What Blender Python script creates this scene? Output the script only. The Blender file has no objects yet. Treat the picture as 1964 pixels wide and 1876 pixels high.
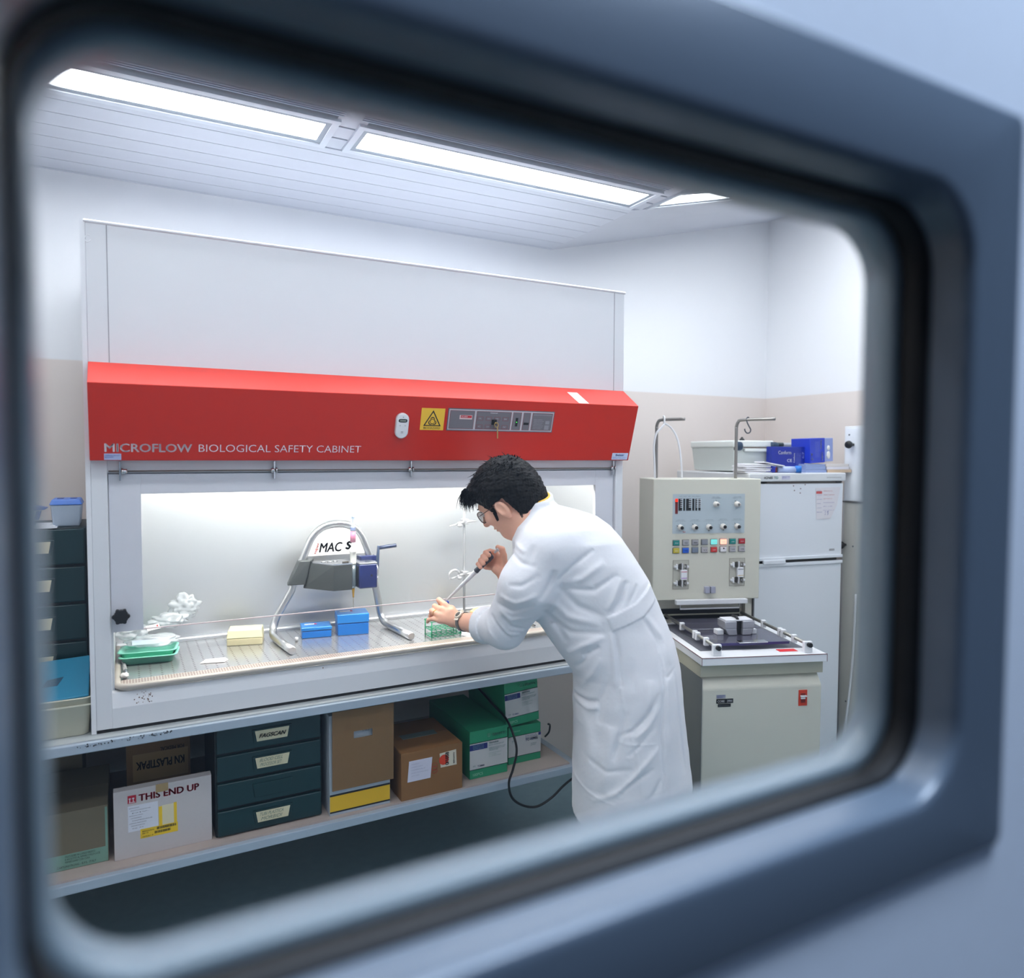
import bpy, bmesh, math, random
import numpy as np
from mathutils import Matrix, Vector
random.seed(7)
sc = bpy.context.scene
COL = sc.collection

# ------------------------------------------------------------ camera, world, exposure
YAW, PIT, ROL = .4934, .0464, .0033
CAM = Vector((.0771, -2.2901, 1.5607))
fwd = Vector((math.sin(YAW) * math.cos(PIT), math.cos(YAW) * math.cos(PIT), -math.sin(PIT)))
rt0 = Vector((math.cos(YAW), -math.sin(YAW), 0))
up0 = rt0.cross(fwd)
RT = rt0 * math.cos(ROL) + up0 * math.sin(ROL)
UP = -rt0 * math.sin(ROL) + up0 * math.cos(ROL)
cd = bpy.data.cameras.new('camera')
cam = bpy.data.objects.new('camera', cd)
COL.objects.link(cam)
M = Matrix((RT, UP, -fwd)).transposed().to_4x4()
M.translation = CAM
cam.matrix_world = M
cd.sensor_width = 36
cd.lens = 1389.6 / 1964 * 36
cd.clip_start = .01
cd.dof.use_dof = True
cd.dof.focus_distance = 2.45
cd.dof.aperture_fstop = 2.3
sc.camera = cam

sc.view_settings.view_transform = 'Standard'
sc.view_settings.look = 'None'
sc.view_settings.gamma = 1
sc.view_settings.use_curve_mapping = False
sc.view_settings.exposure = EXPOSURE = 0.0
w = bpy.data.worlds.new('world')
sc.world = w
w.use_nodes = True
w.node_tree.nodes['Background'].inputs[0].default_value = (.35, .5, .8, 1)
w.node_tree.nodes['Background'].inputs[1].default_value = .05
sc.cycles.max_bounces = 9
sc.cycles.diffuse_bounces = 5
sc.cycles.glossy_bounces = 5
sc.cycles.transparent_max_bounces = 12
sc.cycles.sample_clamp_indirect = 6
sc.cycles.use_denoising = True
sc.cycles.caustics_reflective = False
sc.cycles.caustics_refractive = False

CEIL_E = 31        # emission of the room's fluorescent diffusers
CAB_E = 130.0        # tube inside the safety cabinet
COR_W = 88.0        # corridor ceiling light, watts


def corridor_light():
    l = bpy.data.lights.new('corridor_light', 'AREA')
    l.shape = 'RECTANGLE'
    l.size = 1.2
    l.size_y = .5
    l.energy = COR_W
    l.color = (.66, .8, 1)
    o = bpy.data.objects.new('corridor_light', l)
    o.location = (.90, -2.42, 3.22)
    COL.objects.link(o)


corridor_light()


# ------------------------------------------------------------ materials
def lin(c):
    return tuple(((v / 255) / 12.92 if v / 255 <= .04045 else ((v / 255 + .055) / 1.055) ** 2.4) for v in c) + (1,)


MATS = {}


def mat(name, rgb, rough=.5, metal=0, bump=0, bscale=60, var=0, spec=.5, emit=0, trans=0, coat=0, sss=0):
    if name in MATS:
        return MATS[name]
    m = bpy.data.materials.new(name)
    m.use_nodes = True
    nt = m.node_tree
    b = nt.nodes['Principled BSDF']
    col = lin(rgb)
    b.inputs['Base Color'].default_value = col
    b.inputs['Roughness'].default_value = rough
    b.inputs['Metallic'].default_value = metal
    b.inputs['Specular IOR Level'].default_value = spec
    if coat:
        b.inputs['Coat Weight'].default_value = coat
        b.inputs['Coat Roughness'].default_value = .3
    if trans:
        b.inputs['Transmission Weight'].default_value = trans
    if sss:
        b.inputs['Subsurface Weight'].default_value = sss
        b.inputs['Subsurface Radius'].default_value = (.01, .004, .002)
    if emit:
        b.inputs['Emission Color'].default_value = col
        b.inputs['Emission Strength'].default_value = emit
    tc = nt.nodes.new('ShaderNodeTexCoord')
    no = nt.nodes.new('ShaderNodeTexNoise')
    no.inputs['Scale'].default_value = bscale
    no.inputs['Detail'].default_value = 4
    nt.links.new(tc.outputs['Object'], no.inputs['Vector'])
    if var or not bump:
        v = var or .03
        mx = nt.nodes.new('ShaderNodeMix')
        mx.data_type = 'RGBA'
        mx.inputs[6].default_value = tuple(min(1, c * (1 - v)) for c in col[:3]) + (1,)
        mx.inputs[7].default_value = tuple(min(1, c * (1 + v)) for c in col[:3]) + (1,)
        nt.links.new(no.outputs['Fac'], mx.inputs[0])
        nt.links.new(mx.outputs[2], b.inputs['Base Color'])
    if bump:
        bp = nt.nodes.new('ShaderNodeBump')
        bp.inputs['Strength'].default_value = bump
        bp.inputs['Distance'].default_value = .002
        nt.links.new(no.outputs['Fac'], bp.inputs['Height'])
        nt.links.new(bp.outputs[0], b.inputs['Normal'])
    MATS[name] = m
    return m


def mat_clear(name, tint=(1, 1, 1), refl=.06, rough=.02, alpha=0., body=(255, 255, 255)):
    """thin clear sheet: transparent + fresnel gloss (+ a little milky body)"""
    if name in MATS:
        return MATS[name]
    m = bpy.data.materials.new(name)
    m.use_nodes = True
    nt = m.node_tree
    nt.nodes.remove(nt.nodes['Principled BSDF'])
    out = nt.nodes['Material Output']
    tr = nt.nodes.new('ShaderNodeBsdfTransparent')
    tr.inputs[0].default_value = tuple(tint) + (1,)
    gl = nt.nodes.new('ShaderNodeBsdfGlossy')
    gl.inputs['Roughness'].default_value = rough
    lw = nt.nodes.new('ShaderNodeLayerWeight')
    lw.inputs[0].default_value = .5
    pw = nt.nodes.new('ShaderNodeMath')
    pw.operation = 'POWER'
    pw.inputs[1].default_value = 4.5
    nt.links.new(lw.outputs['Facing'], pw.inputs[0])
    fr = nt.nodes.new('ShaderNodeMath')
    fr.operation = 'MULTIPLY_ADD'
    fr.inputs[1].default_value = .8
    fr.inputs[2].default_value = refl * .5
    nt.links.new(pw.outputs[0], fr.inputs[0])
    mx = nt.nodes.new('ShaderNodeMixShader')
    nt.links.new(fr.outputs[0], mx.inputs[0])
    nt.links.new(tr.outputs[0], mx.inputs[1])
    nt.links.new(gl.outputs[0], mx.inputs[2])
    last = mx
    if alpha:
        df = nt.nodes.new('ShaderNodeBsdfPrincipled')
        df.inputs['Base Color'].default_value = lin(body)
        df.inputs['Roughness'].default_value = .3
        m2 = nt.nodes.new('ShaderNodeMixShader')
        m2.inputs[0].default_value = alpha
        nt.links.new(mx.outputs[0], m2.inputs[1])
        nt.links.new(df.outputs[0], m2.inputs[2])
        last = m2
    nt.links.new(last.outputs[0], out.inputs[0])
    MATS[name] = m
    return m


def mat_emit(name, rgb, strength):
    m = bpy.data.materials.new(name)
    m.use_nodes = True
    nt = m.node_tree
    nt.nodes.remove(nt.nodes['Principled BSDF'])
    e = nt.nodes.new('ShaderNodeEmission')
    e.inputs[0].default_value = lin(rgb)
    e.inputs[1].default_value = strength
    nt.links.new(e.outputs[0], nt.nodes['Material Output'].inputs[0])
    MATS[name] = m
    return m


def node_chain(m):
    nt = m.node_tree
    return nt, nt.nodes['Principled BSDF']


def mat_wall():
    """white paint above, beige dado below the height of 1.895 m"""
    m = mat('wall_paint', (226, 229, 236), .55, bump=.12, bscale=90)
    nt, b = node_chain(m)
    g = nt.nodes.new('ShaderNodeNewGeometry')
    s = nt.nodes.new('ShaderNodeSeparateXYZ')
    nt.links.new(g.outputs['Position'], s.inputs[0])
    mr = nt.nodes.new('ShaderNodeMapRange')
    mr.inputs['From Min'].default_value = 1.892
    mr.inputs['From Max'].default_value = 1.899
    nt.links.new(s.outputs['Z'], mr.inputs['Value'])
    no = nt.nodes.new('ShaderNodeTexNoise')
    no.inputs['Scale'].default_value = 3
    no.inputs['Detail'].default_value = 5
    nt.links.new(g.outputs['Position'], no.inputs['Vector'])
    m1 = nt.nodes.new('ShaderNodeMix')
    m1.data_type = 'RGBA'
    m1.inputs[6].default_value = lin((214, 204, 198))
    m1.inputs[7].default_value = lin((226, 216, 210))
    nt.links.new(no.outputs['Fac'], m1.inputs[0])
    m2 = nt.nodes.new('ShaderNodeMix')
    m2.data_type = 'RGBA'
    m2.inputs[7].default_value = lin((232, 233, 236))
    nt.links.new(mr.outputs[0], m2.inputs[0])
    nt.links.new(m1.outputs[2], m2.inputs[6])
    nt.links.new(m2.outputs[2], b.inputs['Base Color'])
    return m


def mat_perf(name, pitch, rad, hole, base, rough, metal, y0=None, y1=None, px=None):
    """sheet steel with a grid of round holes, on the object's own XY"""
    m = mat(name, base, rough, metal)
    nt, b = node_chain(m)
    tc = nt.nodes.new('ShaderNodeTexCoord')
    s = nt.nodes.new('ShaderNodeSeparateXYZ')
    nt.links.new(tc.outputs['Object'], s.inputs[0])

    def mth(op, a, bb=None):
        n = nt.nodes.new('ShaderNodeMath')
        n.operation = op
        for i, v in enumerate((a, bb)):
            if v is None:
                continue
            if isinstance(v, (int, float)):
                n.inputs[i].default_value = v
            else:
                nt.links.new(v, n.inputs[i])
        return n.outputs[0]
    px = px or pitch
    fx = mth('SUBTRACT', mth('FRACT', mth('DIVIDE', s.outputs['X'], px)), .5)
    fy = mth('SUBTRACT', mth('FRACT', mth('DIVIDE', s.outputs['Y'], pitch)), .5)
    fx = mth('MULTIPLY', fx, px)
    fy = mth('MULTIPLY', fy, pitch)
    d = mth('SQRT', mth('ADD', mth('MULTIPLY', fx, fx), mth('MULTIPLY', fy, fy)))
    k = mth('LESS_THAN', d, rad)
    if y0 is not None:
        k = mth('MULTIPLY', k, mth('GREATER_THAN', s.outputs['Y'], y0))
        k = mth('MULTIPLY', k, mth('LESS_THAN', s.outputs['Y'], y1))
    mx = nt.nodes.new('ShaderNodeMix')
    mx.data_type = 'RGBA'
    nt.links.new(k, mx.inputs[0])
    mx.inputs[6].default_value = lin(base)
    mx.inputs[7].default_value = lin(hole)
    nt.links.new(mx.outputs[2], b.inputs['Base Color'])
    if metal:
        nt.links.new(mth('MULTIPLY', mth('SUBTRACT', 1, k), metal), b.inputs['Metallic'])
    return m


# ------------------------------------------------------------ mesh builder
def world_loc(o):
    v = Vector((0, 0, 0))
    while o is not None:
        v += o.location
        o = o.parent
    return v


class MB:
    def __init__(s, M=None):
        s.bm = bmesh.new()
        s.M = M or Matrix()

    def _add(s, vs, fs, mi=0, smooth=False):
        bv = [s.bm.verts.new(s.M @ Vector(v)) for v in vs]
        out = []
        for f in fs:
            try:
                fc = s.bm.faces.new([bv[i] for i in f])
                fc.material_index = mi
                fc.smooth = smooth
                out.append(fc)
            except ValueError:
                pass
        return bv, out

    def box(s, x0, x1, y0, y1, z0, z1, bev=0, mi=0, seg=2):
        vs = [(x, y, z) for z in (z0, z1) for y in (y0, y1) for x in (x0, x1)]
        fs = [(0, 2, 3, 1), (4, 5, 7, 6), (0, 1, 5, 4), (2, 6, 7, 3), (0, 4, 6, 2), (1, 3, 7, 5)]
        bv, f = s._add(vs, fs, mi)
        if bev:
            es = list({e for fc in f for e in fc.edges})
            r = bmesh.ops.bevel(s.bm, geom=es, offset=bev, segments=seg, profile=.5, affect='EDGES')
            for fc in r['faces']:
                fc.material_index = mi
                fc.smooth = True
        return s

    def hexa(s, pts, bev=0, mi=0):
        """eight corners: bottom ring of four then top ring of four"""
        fs = [(3, 2, 1, 0), (4, 5, 6, 7), (0, 1, 5, 4), (1, 2, 6, 5), (2, 3, 7, 6), (3, 0, 4, 7)]
        bv, f = s._add(pts, fs, mi)
        if bev:
            es = list({e for fc in f for e in fc.edges})
            r = bmesh.ops.bevel(s.bm, geom=es, offset=bev, segments=2, profile=.5, affect='EDGES')
            for fc in r['faces']:
                fc.material_index = mi
        return s

    def prism(s, poly, axis, a0, a1, mi=0, bev=0, smooth=False):
        """poly: 2D points in the two other axes (in xyz order), extruded along axis"""
        def P(p, a):
            if axis == 'x':
                return (a, p[0], p[1])
            if axis == 'y':
                return (p[0], a, p[1])
            return (p[0], p[1], a)
        n = len(poly)
        vs = [P(p, a0) for p in poly] + [P(p, a1) for p in poly]
        fs = [tuple(range(n))[::-1], tuple(range(n, 2 * n))] + [(i, (i + 1) % n, n + (i + 1) % n, n + i) for i in range(n)]
        bv, f = s._add(vs, fs, mi)
        if smooth:
            for fc in f[2:]:
                fc.smooth = True
        if bev:
            es = list({e for fc in f for e in fc.edges})
            bmesh.ops.bevel(s.bm, geom=es, offset=bev, segments=2, profile=.5, affect='EDGES')
        return s

    def tube(s, pts, r, seg=12, closed=False, mi=0, caps=True):
        pts = [Vector(p) for p in pts]
        n = len(pts)
        rs = r if isinstance(r, (list, tuple)) else [r] * n
        prev = None
        rings = []
        for i, p in enumerate(pts):
            if closed:
                t = (pts[(i + 1) % n] - pts[i - 1]).normalized()
            else:
                t = (pts[min(i + 1, n - 1)] - pts[max(i - 1, 0)]).normalized()
            if prev is None:
                a = Vector((0, 0, 1)) if abs(t.z) < .9 else Vector((1, 0, 0))
                nrm = t.cross(a).normalized()
            else:
                nrm = (prev - t * prev.dot(t)).normalized()
            prev = nrm
            bn = t.cross(nrm)
            rings.append([p + (nrm * math.cos(2 * math.pi * k / seg) + bn * math.sin(2 * math.pi * k / seg)) * rs[i] for k in range(seg)])
        vs = [v for ring in rings for v in ring]
        fs = []
        m = n if closed else n - 1
        for i in range(m):
            j = (i + 1) % n
            for k in range(seg):
                l = (k + 1) % seg
                fs.append((i * seg + k, i * seg + l, j * seg + l, j * seg + k))
        if caps and not closed:
            fs.append(tuple(range(seg))[::-1])
            fs.append(tuple(range((n - 1) * seg, n * seg)))
        s._add(vs, fs, mi, True)
        return s

    def cyl(s, a, b, r, seg=20, mi=0, r2=None):
        a = Vector(a)
        b = Vector(b)
        t = (b - a).normalized()
        nrm = t.cross(Vector((0, 0, 1)) if abs(t.z) < .9 else Vector((1, 0, 0))).normalized()
        bn = t.cross(nrm)
        r2 = r if r2 is None else r2
        vs = []
        for p, rr in ((a, r), (b, r2)):
            for k in range(seg):
                an = 2 * math.pi * k / seg
                vs.append(p + (nrm * math.cos(an) + bn * math.sin(an)) * rr)
        bv, f = s._add(vs, [(k, (k + 1) % seg, seg + (k + 1) % seg, seg + k) for k in range(seg)] +
                       [tuple(range(seg))[::-1], tuple(range(seg, 2 * seg))], mi)
        for fc in f[:seg]:
            fc.smooth = True
        return s

    def lathe(s, prof, c=(0, 0, 0), axis=(0, 0, 1), seg=24, mi=0):
        """prof: list of (radius, height) along axis"""
        c = Vector(c)
        t = Vector(axis).normalized()
        nrm = t.cross(Vector((0, 0, 1)) if abs(t.z) < .9 else Vector((1, 0, 0))).normalized()
        bn = t.cross(nrm)
        vs = []
        for rr, h in prof:
            for k in range(seg):
                an = 2 * math.pi * k / seg
                vs.append(c + t * h + (nrm * math.cos(an) + bn * math.sin(an)) * max(rr, 1e-5))
        fs = []
        for i in range(len(prof) - 1):
            for k in range(seg):
                l = (k + 1) % seg
                fs.append((i * seg + k, i * seg + l, (i + 1) * seg + l, (i + 1) * seg + k))
        fs.append(tuple(range(seg))[::-1])
        fs.append(tuple(range((len(prof) - 1) * seg, len(prof) * seg)))
        s._add(vs, fs, mi, True)
        return s

    def sphere(s, c, r, seg=16, mi=0, sc3=(1, 1, 1)):
        prof = [(math.sin(math.pi * i / seg) * 1, -math.cos(math.pi * i / seg)) for i in range(seg + 1)]
        c = Vector(c)
        vs = []
        for rr, h in prof:
            for k in range(seg):
                an = 2 * math.pi * k / seg
                vs.append(c + Vector((math.cos(an) * rr * sc3[0], math.sin(an) * rr * sc3[1], h * sc3[2])) * r)
        fs = [(i * seg + k, i * seg + (k + 1) % seg, (i + 1) * seg + (k + 1) % seg, (i + 1) * seg + k) for i in range(seg) for k in range(seg)]
        s._add(vs, fs, mi, True)
        return s

    def mesh(s, vs, fs, mi=0, smooth=False):
        s._add(vs, fs, mi, smooth)
        return s

    def build(s, name, mats, parent=None, label=None, kind=None, cat=None, group=None):
        bmesh.ops.remove_doubles(s.bm, verts=s.bm.verts, dist=1e-6)
        bmesh.ops.recalc_face_normals(s.bm, faces=s.bm.faces)
        me = bpy.data.meshes.new(name)
        if parent is not None:
            off = world_loc(parent)
        elif len(s.bm.verts):
            xs = [v.co for v in s.bm.verts]
            lo = Vector([min(c[i] for c in xs) for i in range(3)])
            hi = Vector([max(c[i] for c in xs) for i in range(3)])
            off = Vector(((lo.x + hi.x) / 2, (lo.y + hi.y) / 2, lo.z))
            if kind == 'structure':
                off = Vector((0, 0, 0))
        else:
            off = Vector((0, 0, 0))
        bmesh.ops.translate(s.bm, verts=s.bm.verts, vec=-off)
        s.bm.to_mesh(me)
        s.bm.free()
        for mm in (mats if isinstance(mats, (list, tuple)) else [mats]):
            me.materials.append(mm)
        o = bpy.data.objects.new(name, me)
        COL.objects.link(o)
        if parent is not None:
            o.parent = parent
        else:
            o.location = off
        tag(o, label, cat, group, kind)
        return o


def tag(o, label=None, cat=None, group=None, kind=None):
    for k, v in (('label', label), ('category', cat), ('group', group), ('kind', kind)):
        if v:
            o[k] = v
    return o


def thing(name, label, cat, loc, group=None, kind=None):
    o = bpy.data.objects.new(name, None)
    o.empty_display_size = .05
    COL.objects.link(o)
    o.location = loc
    return tag(o, label, cat, group, kind)


def copy_tree(o, parent=None, loc=None):
    c = o.copy()
    COL.objects.link(c)
    c.parent = parent
    if loc is not None:
        c.location = loc
    for ch in list(o.children):
        copy_tree(ch, c)
    return c


def text(s, name, string, matl, parent, org, width=None, height=.02, xdir=(1, 0, 0), up=(0, 0, 1), thick=.0006, bold=0, shear=0, label=None):
    """lettering lying on a surface; org is its lower left corner, height the height of a capital"""
    cu = bpy.data.curves.new(name, 'FONT')
    cu.body = string
    cu.size = 1
    cu.shear = shear
    cu.offset = min(bold, 0)
    cu.resolution_u = 3
    to = bpy.data.objects.new(name, cu)
    me = bpy.data.meshes.new_from_object(to)
    bpy.data.objects.remove(to)
    bpy.data.curves.remove(cu)
    n = len(me.vertices)
    co = np.zeros(n * 3)
    me.vertices.foreach_get('co', co)
    co = co.reshape(-1, 3)
    if n:
        lo, hi = co.min(0), co.max(0)
        nl = string.count('\n') + 1
        sy = height / .7 if nl == 1 else height / .7
        sx = width / (hi[0] - lo[0]) if width else sy
        X = Vector(xdir).normalized()
        U = Vector(up).normalized()
        N = X.cross(U)
        off = world_loc(parent) if parent else Vector((0, 0, 0))
        O = Vector(org) - off + N * thick
        out = np.array(O)[None] + (co[:, 0:1] - lo[0]) * sx * np.array(X) + co[:, 1:2] * sy * np.array(U)
        me.vertices.foreach_set('co', out.ravel())
        me.update()
        if bold > 0:        # heavier strokes: shifted copies of the same outlines
            bt = bmesh.new()
            for dx, du in ((-1, 0), (1, 0), (0, -.6), (0, .6)):
                n0 = len(bt.verts)
                bt.from_mesh(me)
                bt.verts.ensure_lookup_table()
                sh = X * (dx * bold * min(sx, sy) * .9) + U * (du * bold * sy * .9)
                bmesh.ops.translate(bt, verts=bt.verts[n0:], vec=sh)
            bt.to_mesh(me)
            bt.free()
    me.materials.append(matl)
    me.name = name
    o = bpy.data.objects.new(name, me)
    COL.objects.link(o)
    o.parent = parent
    if label:
        o['label'] = label
    return o


def TX(name, string, matl, parent, org, **k):
    return text(None, name, string, matl, parent, org, **k)


def at(u, v, y=None, x=None, z=None):
    """the point of a photo pixel's sight line on a plane of the room (used to measure the room)"""
    d = fwd + RT * ((u - 982) / 1389.6) - UP * ((v - 938) / 1389.6)
    if y is not None:
        return CAM + d * ((y - CAM.y) / d.y)
    if x is not None:
        return CAM + d * ((x - CAM.x) / d.x)
    return CAM + d * ((z - CAM.z) / d.z)


# common materials
M_white = mat('white_enamel', (214, 217, 222), .35)
M_cab = mat('cabinet_grey_enamel', (220, 222, 226), .4, bump=.08, bscale=400)
M_cabw = mat('cabinet_white_enamel', (226, 228, 232), .35)
M_red = mat('red_enamel', (196, 36, 14), .42, spec=.3, coat=.3, bump=.04, bscale=300)
M_steel = mat('brushed_steel', (205, 206, 208), .3, 1, bump=.1, bscale=200)
M_chrome = mat('chrome', (220, 220, 222), .15, 1)
M_black = mat('black_plastic', (16, 17, 20), .4)
M_rubber = mat('black_rubber', (10, 12, 16), .6, spec=.3)
M_ink = mat('black_ink', (22, 24, 28), .6)
M_paper = mat('white_paper', (232, 233, 236), .7)
M_beige = mat('beige_enamel', (208, 206, 192), .45, bump=.05, bscale=300)
M_kraft = mat('brown_cardboard', (132, 104, 72), .75, bump=.25, bscale=120, var=.08)
M_blue_ink = mat('blue_ink', (40, 60, 150), .6)
M_red_ink = mat('red_ink', (190, 40, 45), .6)
M_wplast = mat('white_plastic', (228, 229, 232), .35)
# ------------------------------------------------------------ the room shell
ZC = 2.554
KX = 1.922                     # where the ceiling starts to slope up
SL = (2.916 - ZC) / (3.411 - KX)
YW, YF = .75, -1.93            # back wall, inner side of the window wall
XL, XR = -1.0, 3.39
M_wall = mat_wall()
MB().box(XL - .1, XR + .1, YF - .1, YW + .1, -.1, 0).build('floor', mat('floor_vinyl', (118, 146, 156), .3, bump=.05, bscale=30, var=.12), kind='structure')
MB().box(XL - .1, XR + .1, YW, YW + .1, 0, 3.1).build('wall_back', M_wall, kind='structure')
MB().box(XR, XR + .1, YF - .1, YW, 0, 3.1).build('wall_right', M_wall, kind='structure')
MB().box(XL - .1, XL, YF - .1, YW, 0, 3.1).build('wall_left', M_wall, kind='structure')

# ceiling of narrow metal strips, flat and then sloping up to the right
M_strip = mat('ceiling_strip_enamel', (206, 209, 218), .5)
M_gap = mat('ceiling_gap', (60, 60, 66), .8)
mb = MB()
pitch = .0975
g = .146
ys = []
y = .146
while y < YW:
    ys.append(y)
    y += pitch
ys.append(YW)
gap = .0035
strips = [(ys[i] + gap, ys[i + 1]) for i in range(len(ys) - 1)]
LROWS = [(.108, -.17), (-.60, -.88), (-1.36, -1.64)]        # row in view, then two added fill rows (far edge, near edge)
y = -.17
while y - pitch > -.60:
    strips.append((y - pitch + gap, y))
    y -= pitch
strips.append((-.60, y))
y = -.88
while y - pitch > -1.36:
    strips.append((y - pitch + gap, y))
    y -= pitch
strips.append((-1.36, y))
y = -1.64
while y - pitch > YF:
    strips.append((y - pitch + gap, y))
    y -= pitch
strips.append((.108, .146))
for y0, y1 in strips:
    mb.box(XL, KX, y0, y1, ZC, ZC + .012)
    x1 = XR + .05
    mb.hexa([(KX, y0, ZC), (x1, y0, ZC + SL * (x1 - KX)), (x1, y1 + .0028, ZC + SL * (x1 - KX)), (KX, y1 + .0028, ZC),
             (KX, y0, ZC + .012), (x1, y0, ZC + SL * (x1 - KX) + .012), (x1, y1 + .0028, ZC + SL * (x1 - KX) + .012), (KX, y1 + .0028, ZC + .012)])
mb.box(XL, KX, YF, YW, ZC + .03, ZC + .05, mi=1)
x1 = XR + .05
mb.hexa([(KX, YF, ZC + .03), (x1, YF, ZC + SL * (x1 - KX) + .03), (x1, YW, ZC + SL * (x1 - KX) + .03), (KX, YW, ZC + .03),
         (KX, YF, ZC + .05), (x1, YF, ZC + SL * (x1 - KX) + .05), (x1, YW, ZC + SL * (x1 - KX) + .05), (KX, YW, ZC + .05)], mi=1)
# cross pieces between the lamps
for far, near in LROWS:
    for cx in (.705, -.64):
        for a, b in ((0, .075), (.085, .16), (.17, .278)):
            mb.box(cx - .045, cx + .045, far - b, far - a, ZC + .004, ZC + .016)
    for a, b in ((0, .075), (.085, .16), (.17, .278)):
        mb.box(1.905, 1.96, far - b, far - a, ZC + .008, ZC + .02)
mb.build('ceiling', [M_strip, M_gap], kind='structure')

M_lamp = mat_emit('lamp_diffuser', (246, 250, 255), CEIL_E)
mat_emit('fill_diffuser_dim', (246, 250, 255), CEIL_E * .5)  # for the added fill rows only
M_lampframe = mat('lamp_frame_grey', (150, 156, 164), .45)
M_trim = mat('lamp_trim_white', (220, 224, 232), .4)
M_refl = mat('lamp_reflector', (190, 198, 212), .25, .9)


def ceiling_lamp(x0, x1, far, near, label, slope=False):
    """far/near: outer edges in y of the whole fitting"""
    z = ZC
    dif = MATS['fill_diffuser_dim'] if far < -.3 else M_lamp
    t = thing('ceiling_light', label, 'ceiling light', ((x0 + x1) / 2, (far + near) / 2, z), 'fluorescent fittings in the strip ceiling')
    Mx = Matrix()
    if slope:
        Mx = Matrix.Translation((KX, 0, ZC)) @ Matrix.Rotation(-math.atan(SL), 4, 'Y') @ Matrix.Translation((-KX, 0, -ZC))
    a = MB(Mx)          # white trim ring
    fy, ny = far - .002, far - .212
    for (p, q, r, s_) in ((x0, x1, fy - .022, fy), (x0, x1, ny, ny + .022), (x0, x0 + .02, ny + .022, fy - .022), (x1 - .02, x1, ny + .022, fy - .022)):
        a.box(p, q, r, s_, z - .004, z + .012)
    a.build('trim', M_trim, t)
    b = MB(Mx)
    fx0, fx1, fy2, ny2 = x0 + .02, x1 - .02, fy - .022, ny + .022
    ly0, ly1 = ny2 + .022, fy2 - .02
    b.box(fx0, fx1, ly1, fy2, z, z + .012).box(fx0, fx1, ny2, ly0, z, z + .012)
    b.box(fx0, fx0 + .016, ly0, ly1, z, z + .012).box(fx1 - .016, fx1, ly0, ly1, z, z + .012)
    b.build('frame', M_lampframe, t)
    MB(Mx).box(fx0 + .016, fx1 - .016, ly0, ly1, z + .003, z + .01).build('diffuser', dif, t)
    c = MB(Mx)
    c.box(x0, x1, near + .004, ny - .012, z + .006, z + .012)
    for i in range(3):
        c.box(x0, x1, near + .012 + i * .012, near + .016 + i * .012, z + .001, z + .006)
    c.build('reflector', M_refl, t)
    return t


ceiling_lamp(-.52, .672, .108, -.17, 'long bright ceiling light at upper left, above the red hood')
ceiling_lamp(.728, 1.902, .108, -.17, 'long bright ceiling light in the middle of the strip ceiling')
ceiling_lamp(1.985, 3.1, .108, -.17, 'ceiling light on the sloping ceiling, only its lit corner in view', True)
for x0, x1, sl in ((-.52, .672, False), (.728, 1.902, False), (1.985, 3.1, True)):  # unseen rows added to brighten the front faces and the window ledge
    ceiling_lamp(x0, x1, -.60, -.88, 'added fill light, middle row of the ceiling, out of view', sl)
    ceiling_lamp(x0, x1, -1.36, -1.64, 'added fill light, row next to the window wall, out of view', sl)

# ------------------------------------------------------------ the window we look through
GA = .36
Y0 = CAM.y
YA = Y0 + GA
Z0 = CAM.z
WX0, WX1 = CAM.x - .082 * GA, CAM.x + 1.370 * GA


def loop(off, y, r, x0, x1, z0, z1, n=10):
    x0 -= off
    x1 += off
    z0 -= off
    z1 += off
    r = max(r, .002)
    pts = []
    for cx, cz, a0 in ((x1 - r, z1 - r, 0), (x0 + r, z1 - r, 90), (x0 + r, z0 + r, 180), (x1 - r, z0 + r, 270)):
        for i in range(n + 1):
            a = math.radians(a0 + 90 * i / n)
            pts.append((cx + r * math.cos(a), y, cz + r * math.sin(a)))
    return pts


ZW0 = at(850, 1645, y=YA).z
ZW1 = at(850, 268, y=YA).z
print('WINDOW', WX0, WX1, ZW0, ZW1)
wi = thing('window_1', None, None, ((WX0 + WX1) / 2, YA, ZW0), kind='structure')
M_frame = mat('window_frame_grey_paint', (84, 96, 110), .30, spec=.5, bump=.03, bscale=200)
M_jamb = M_frame
G = GA


def ringmesh(loops, mats_idx, closed_back=False):
    vs = [v for l in loops for v in l]
    n = len(loops[0])
    fs = []
    mi = []
    for i in range(len(loops) - 1):
        for k in range(n):
            fs.append((i * n + k, i * n + (k + 1) % n, (i + 1) * n + (k + 1) % n, (i + 1) * n + k))
            mi.append(mats_idx[i])
    return vs, fs, mi


R0 = .040
args = (WX0, WX1, ZW0, ZW1)
YB, YC, YD = Y0 + .929 * G, Y0 + .872 * G, Y0 + .789 * G
# inner reveal, frame grey lightened to stand in for room light on it
prof = [(.02, YA, R0 + .02), (-.0, YA, R0), (.0, YB + .003, R0), (.002, YB, R0), (.006, YB, R0 + .004)]
vs, fs, mi = ringmesh([loop(o, y, r, *args) for o, y, r in prof], [0] * 9)
MB().mesh(vs, fs, smooth=True).build('inner_reveal', mat('reveal_lit_grey', (128, 142, 152), .3, bump=.03, bscale=200), wi)
prof = [(.006, YB, R0 + .004), (.0045, YB - .002, R0 + .003), (.004, YC + .002, R0 + .003), (.0065, YC, R0 + .006), (.012, YC, R0 + .01)]
vs, fs, mi = ringmesh([loop(o, y, r, *args) for o, y, r in prof], [0] * 9)
MB().mesh(vs, fs, smooth=True).build('gasket', M_rubber, wi)
oD = .030 * G
prof = [(.010, YC, R0 + .008), (.0072, YC - .0015, R0 + .006)]
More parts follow.
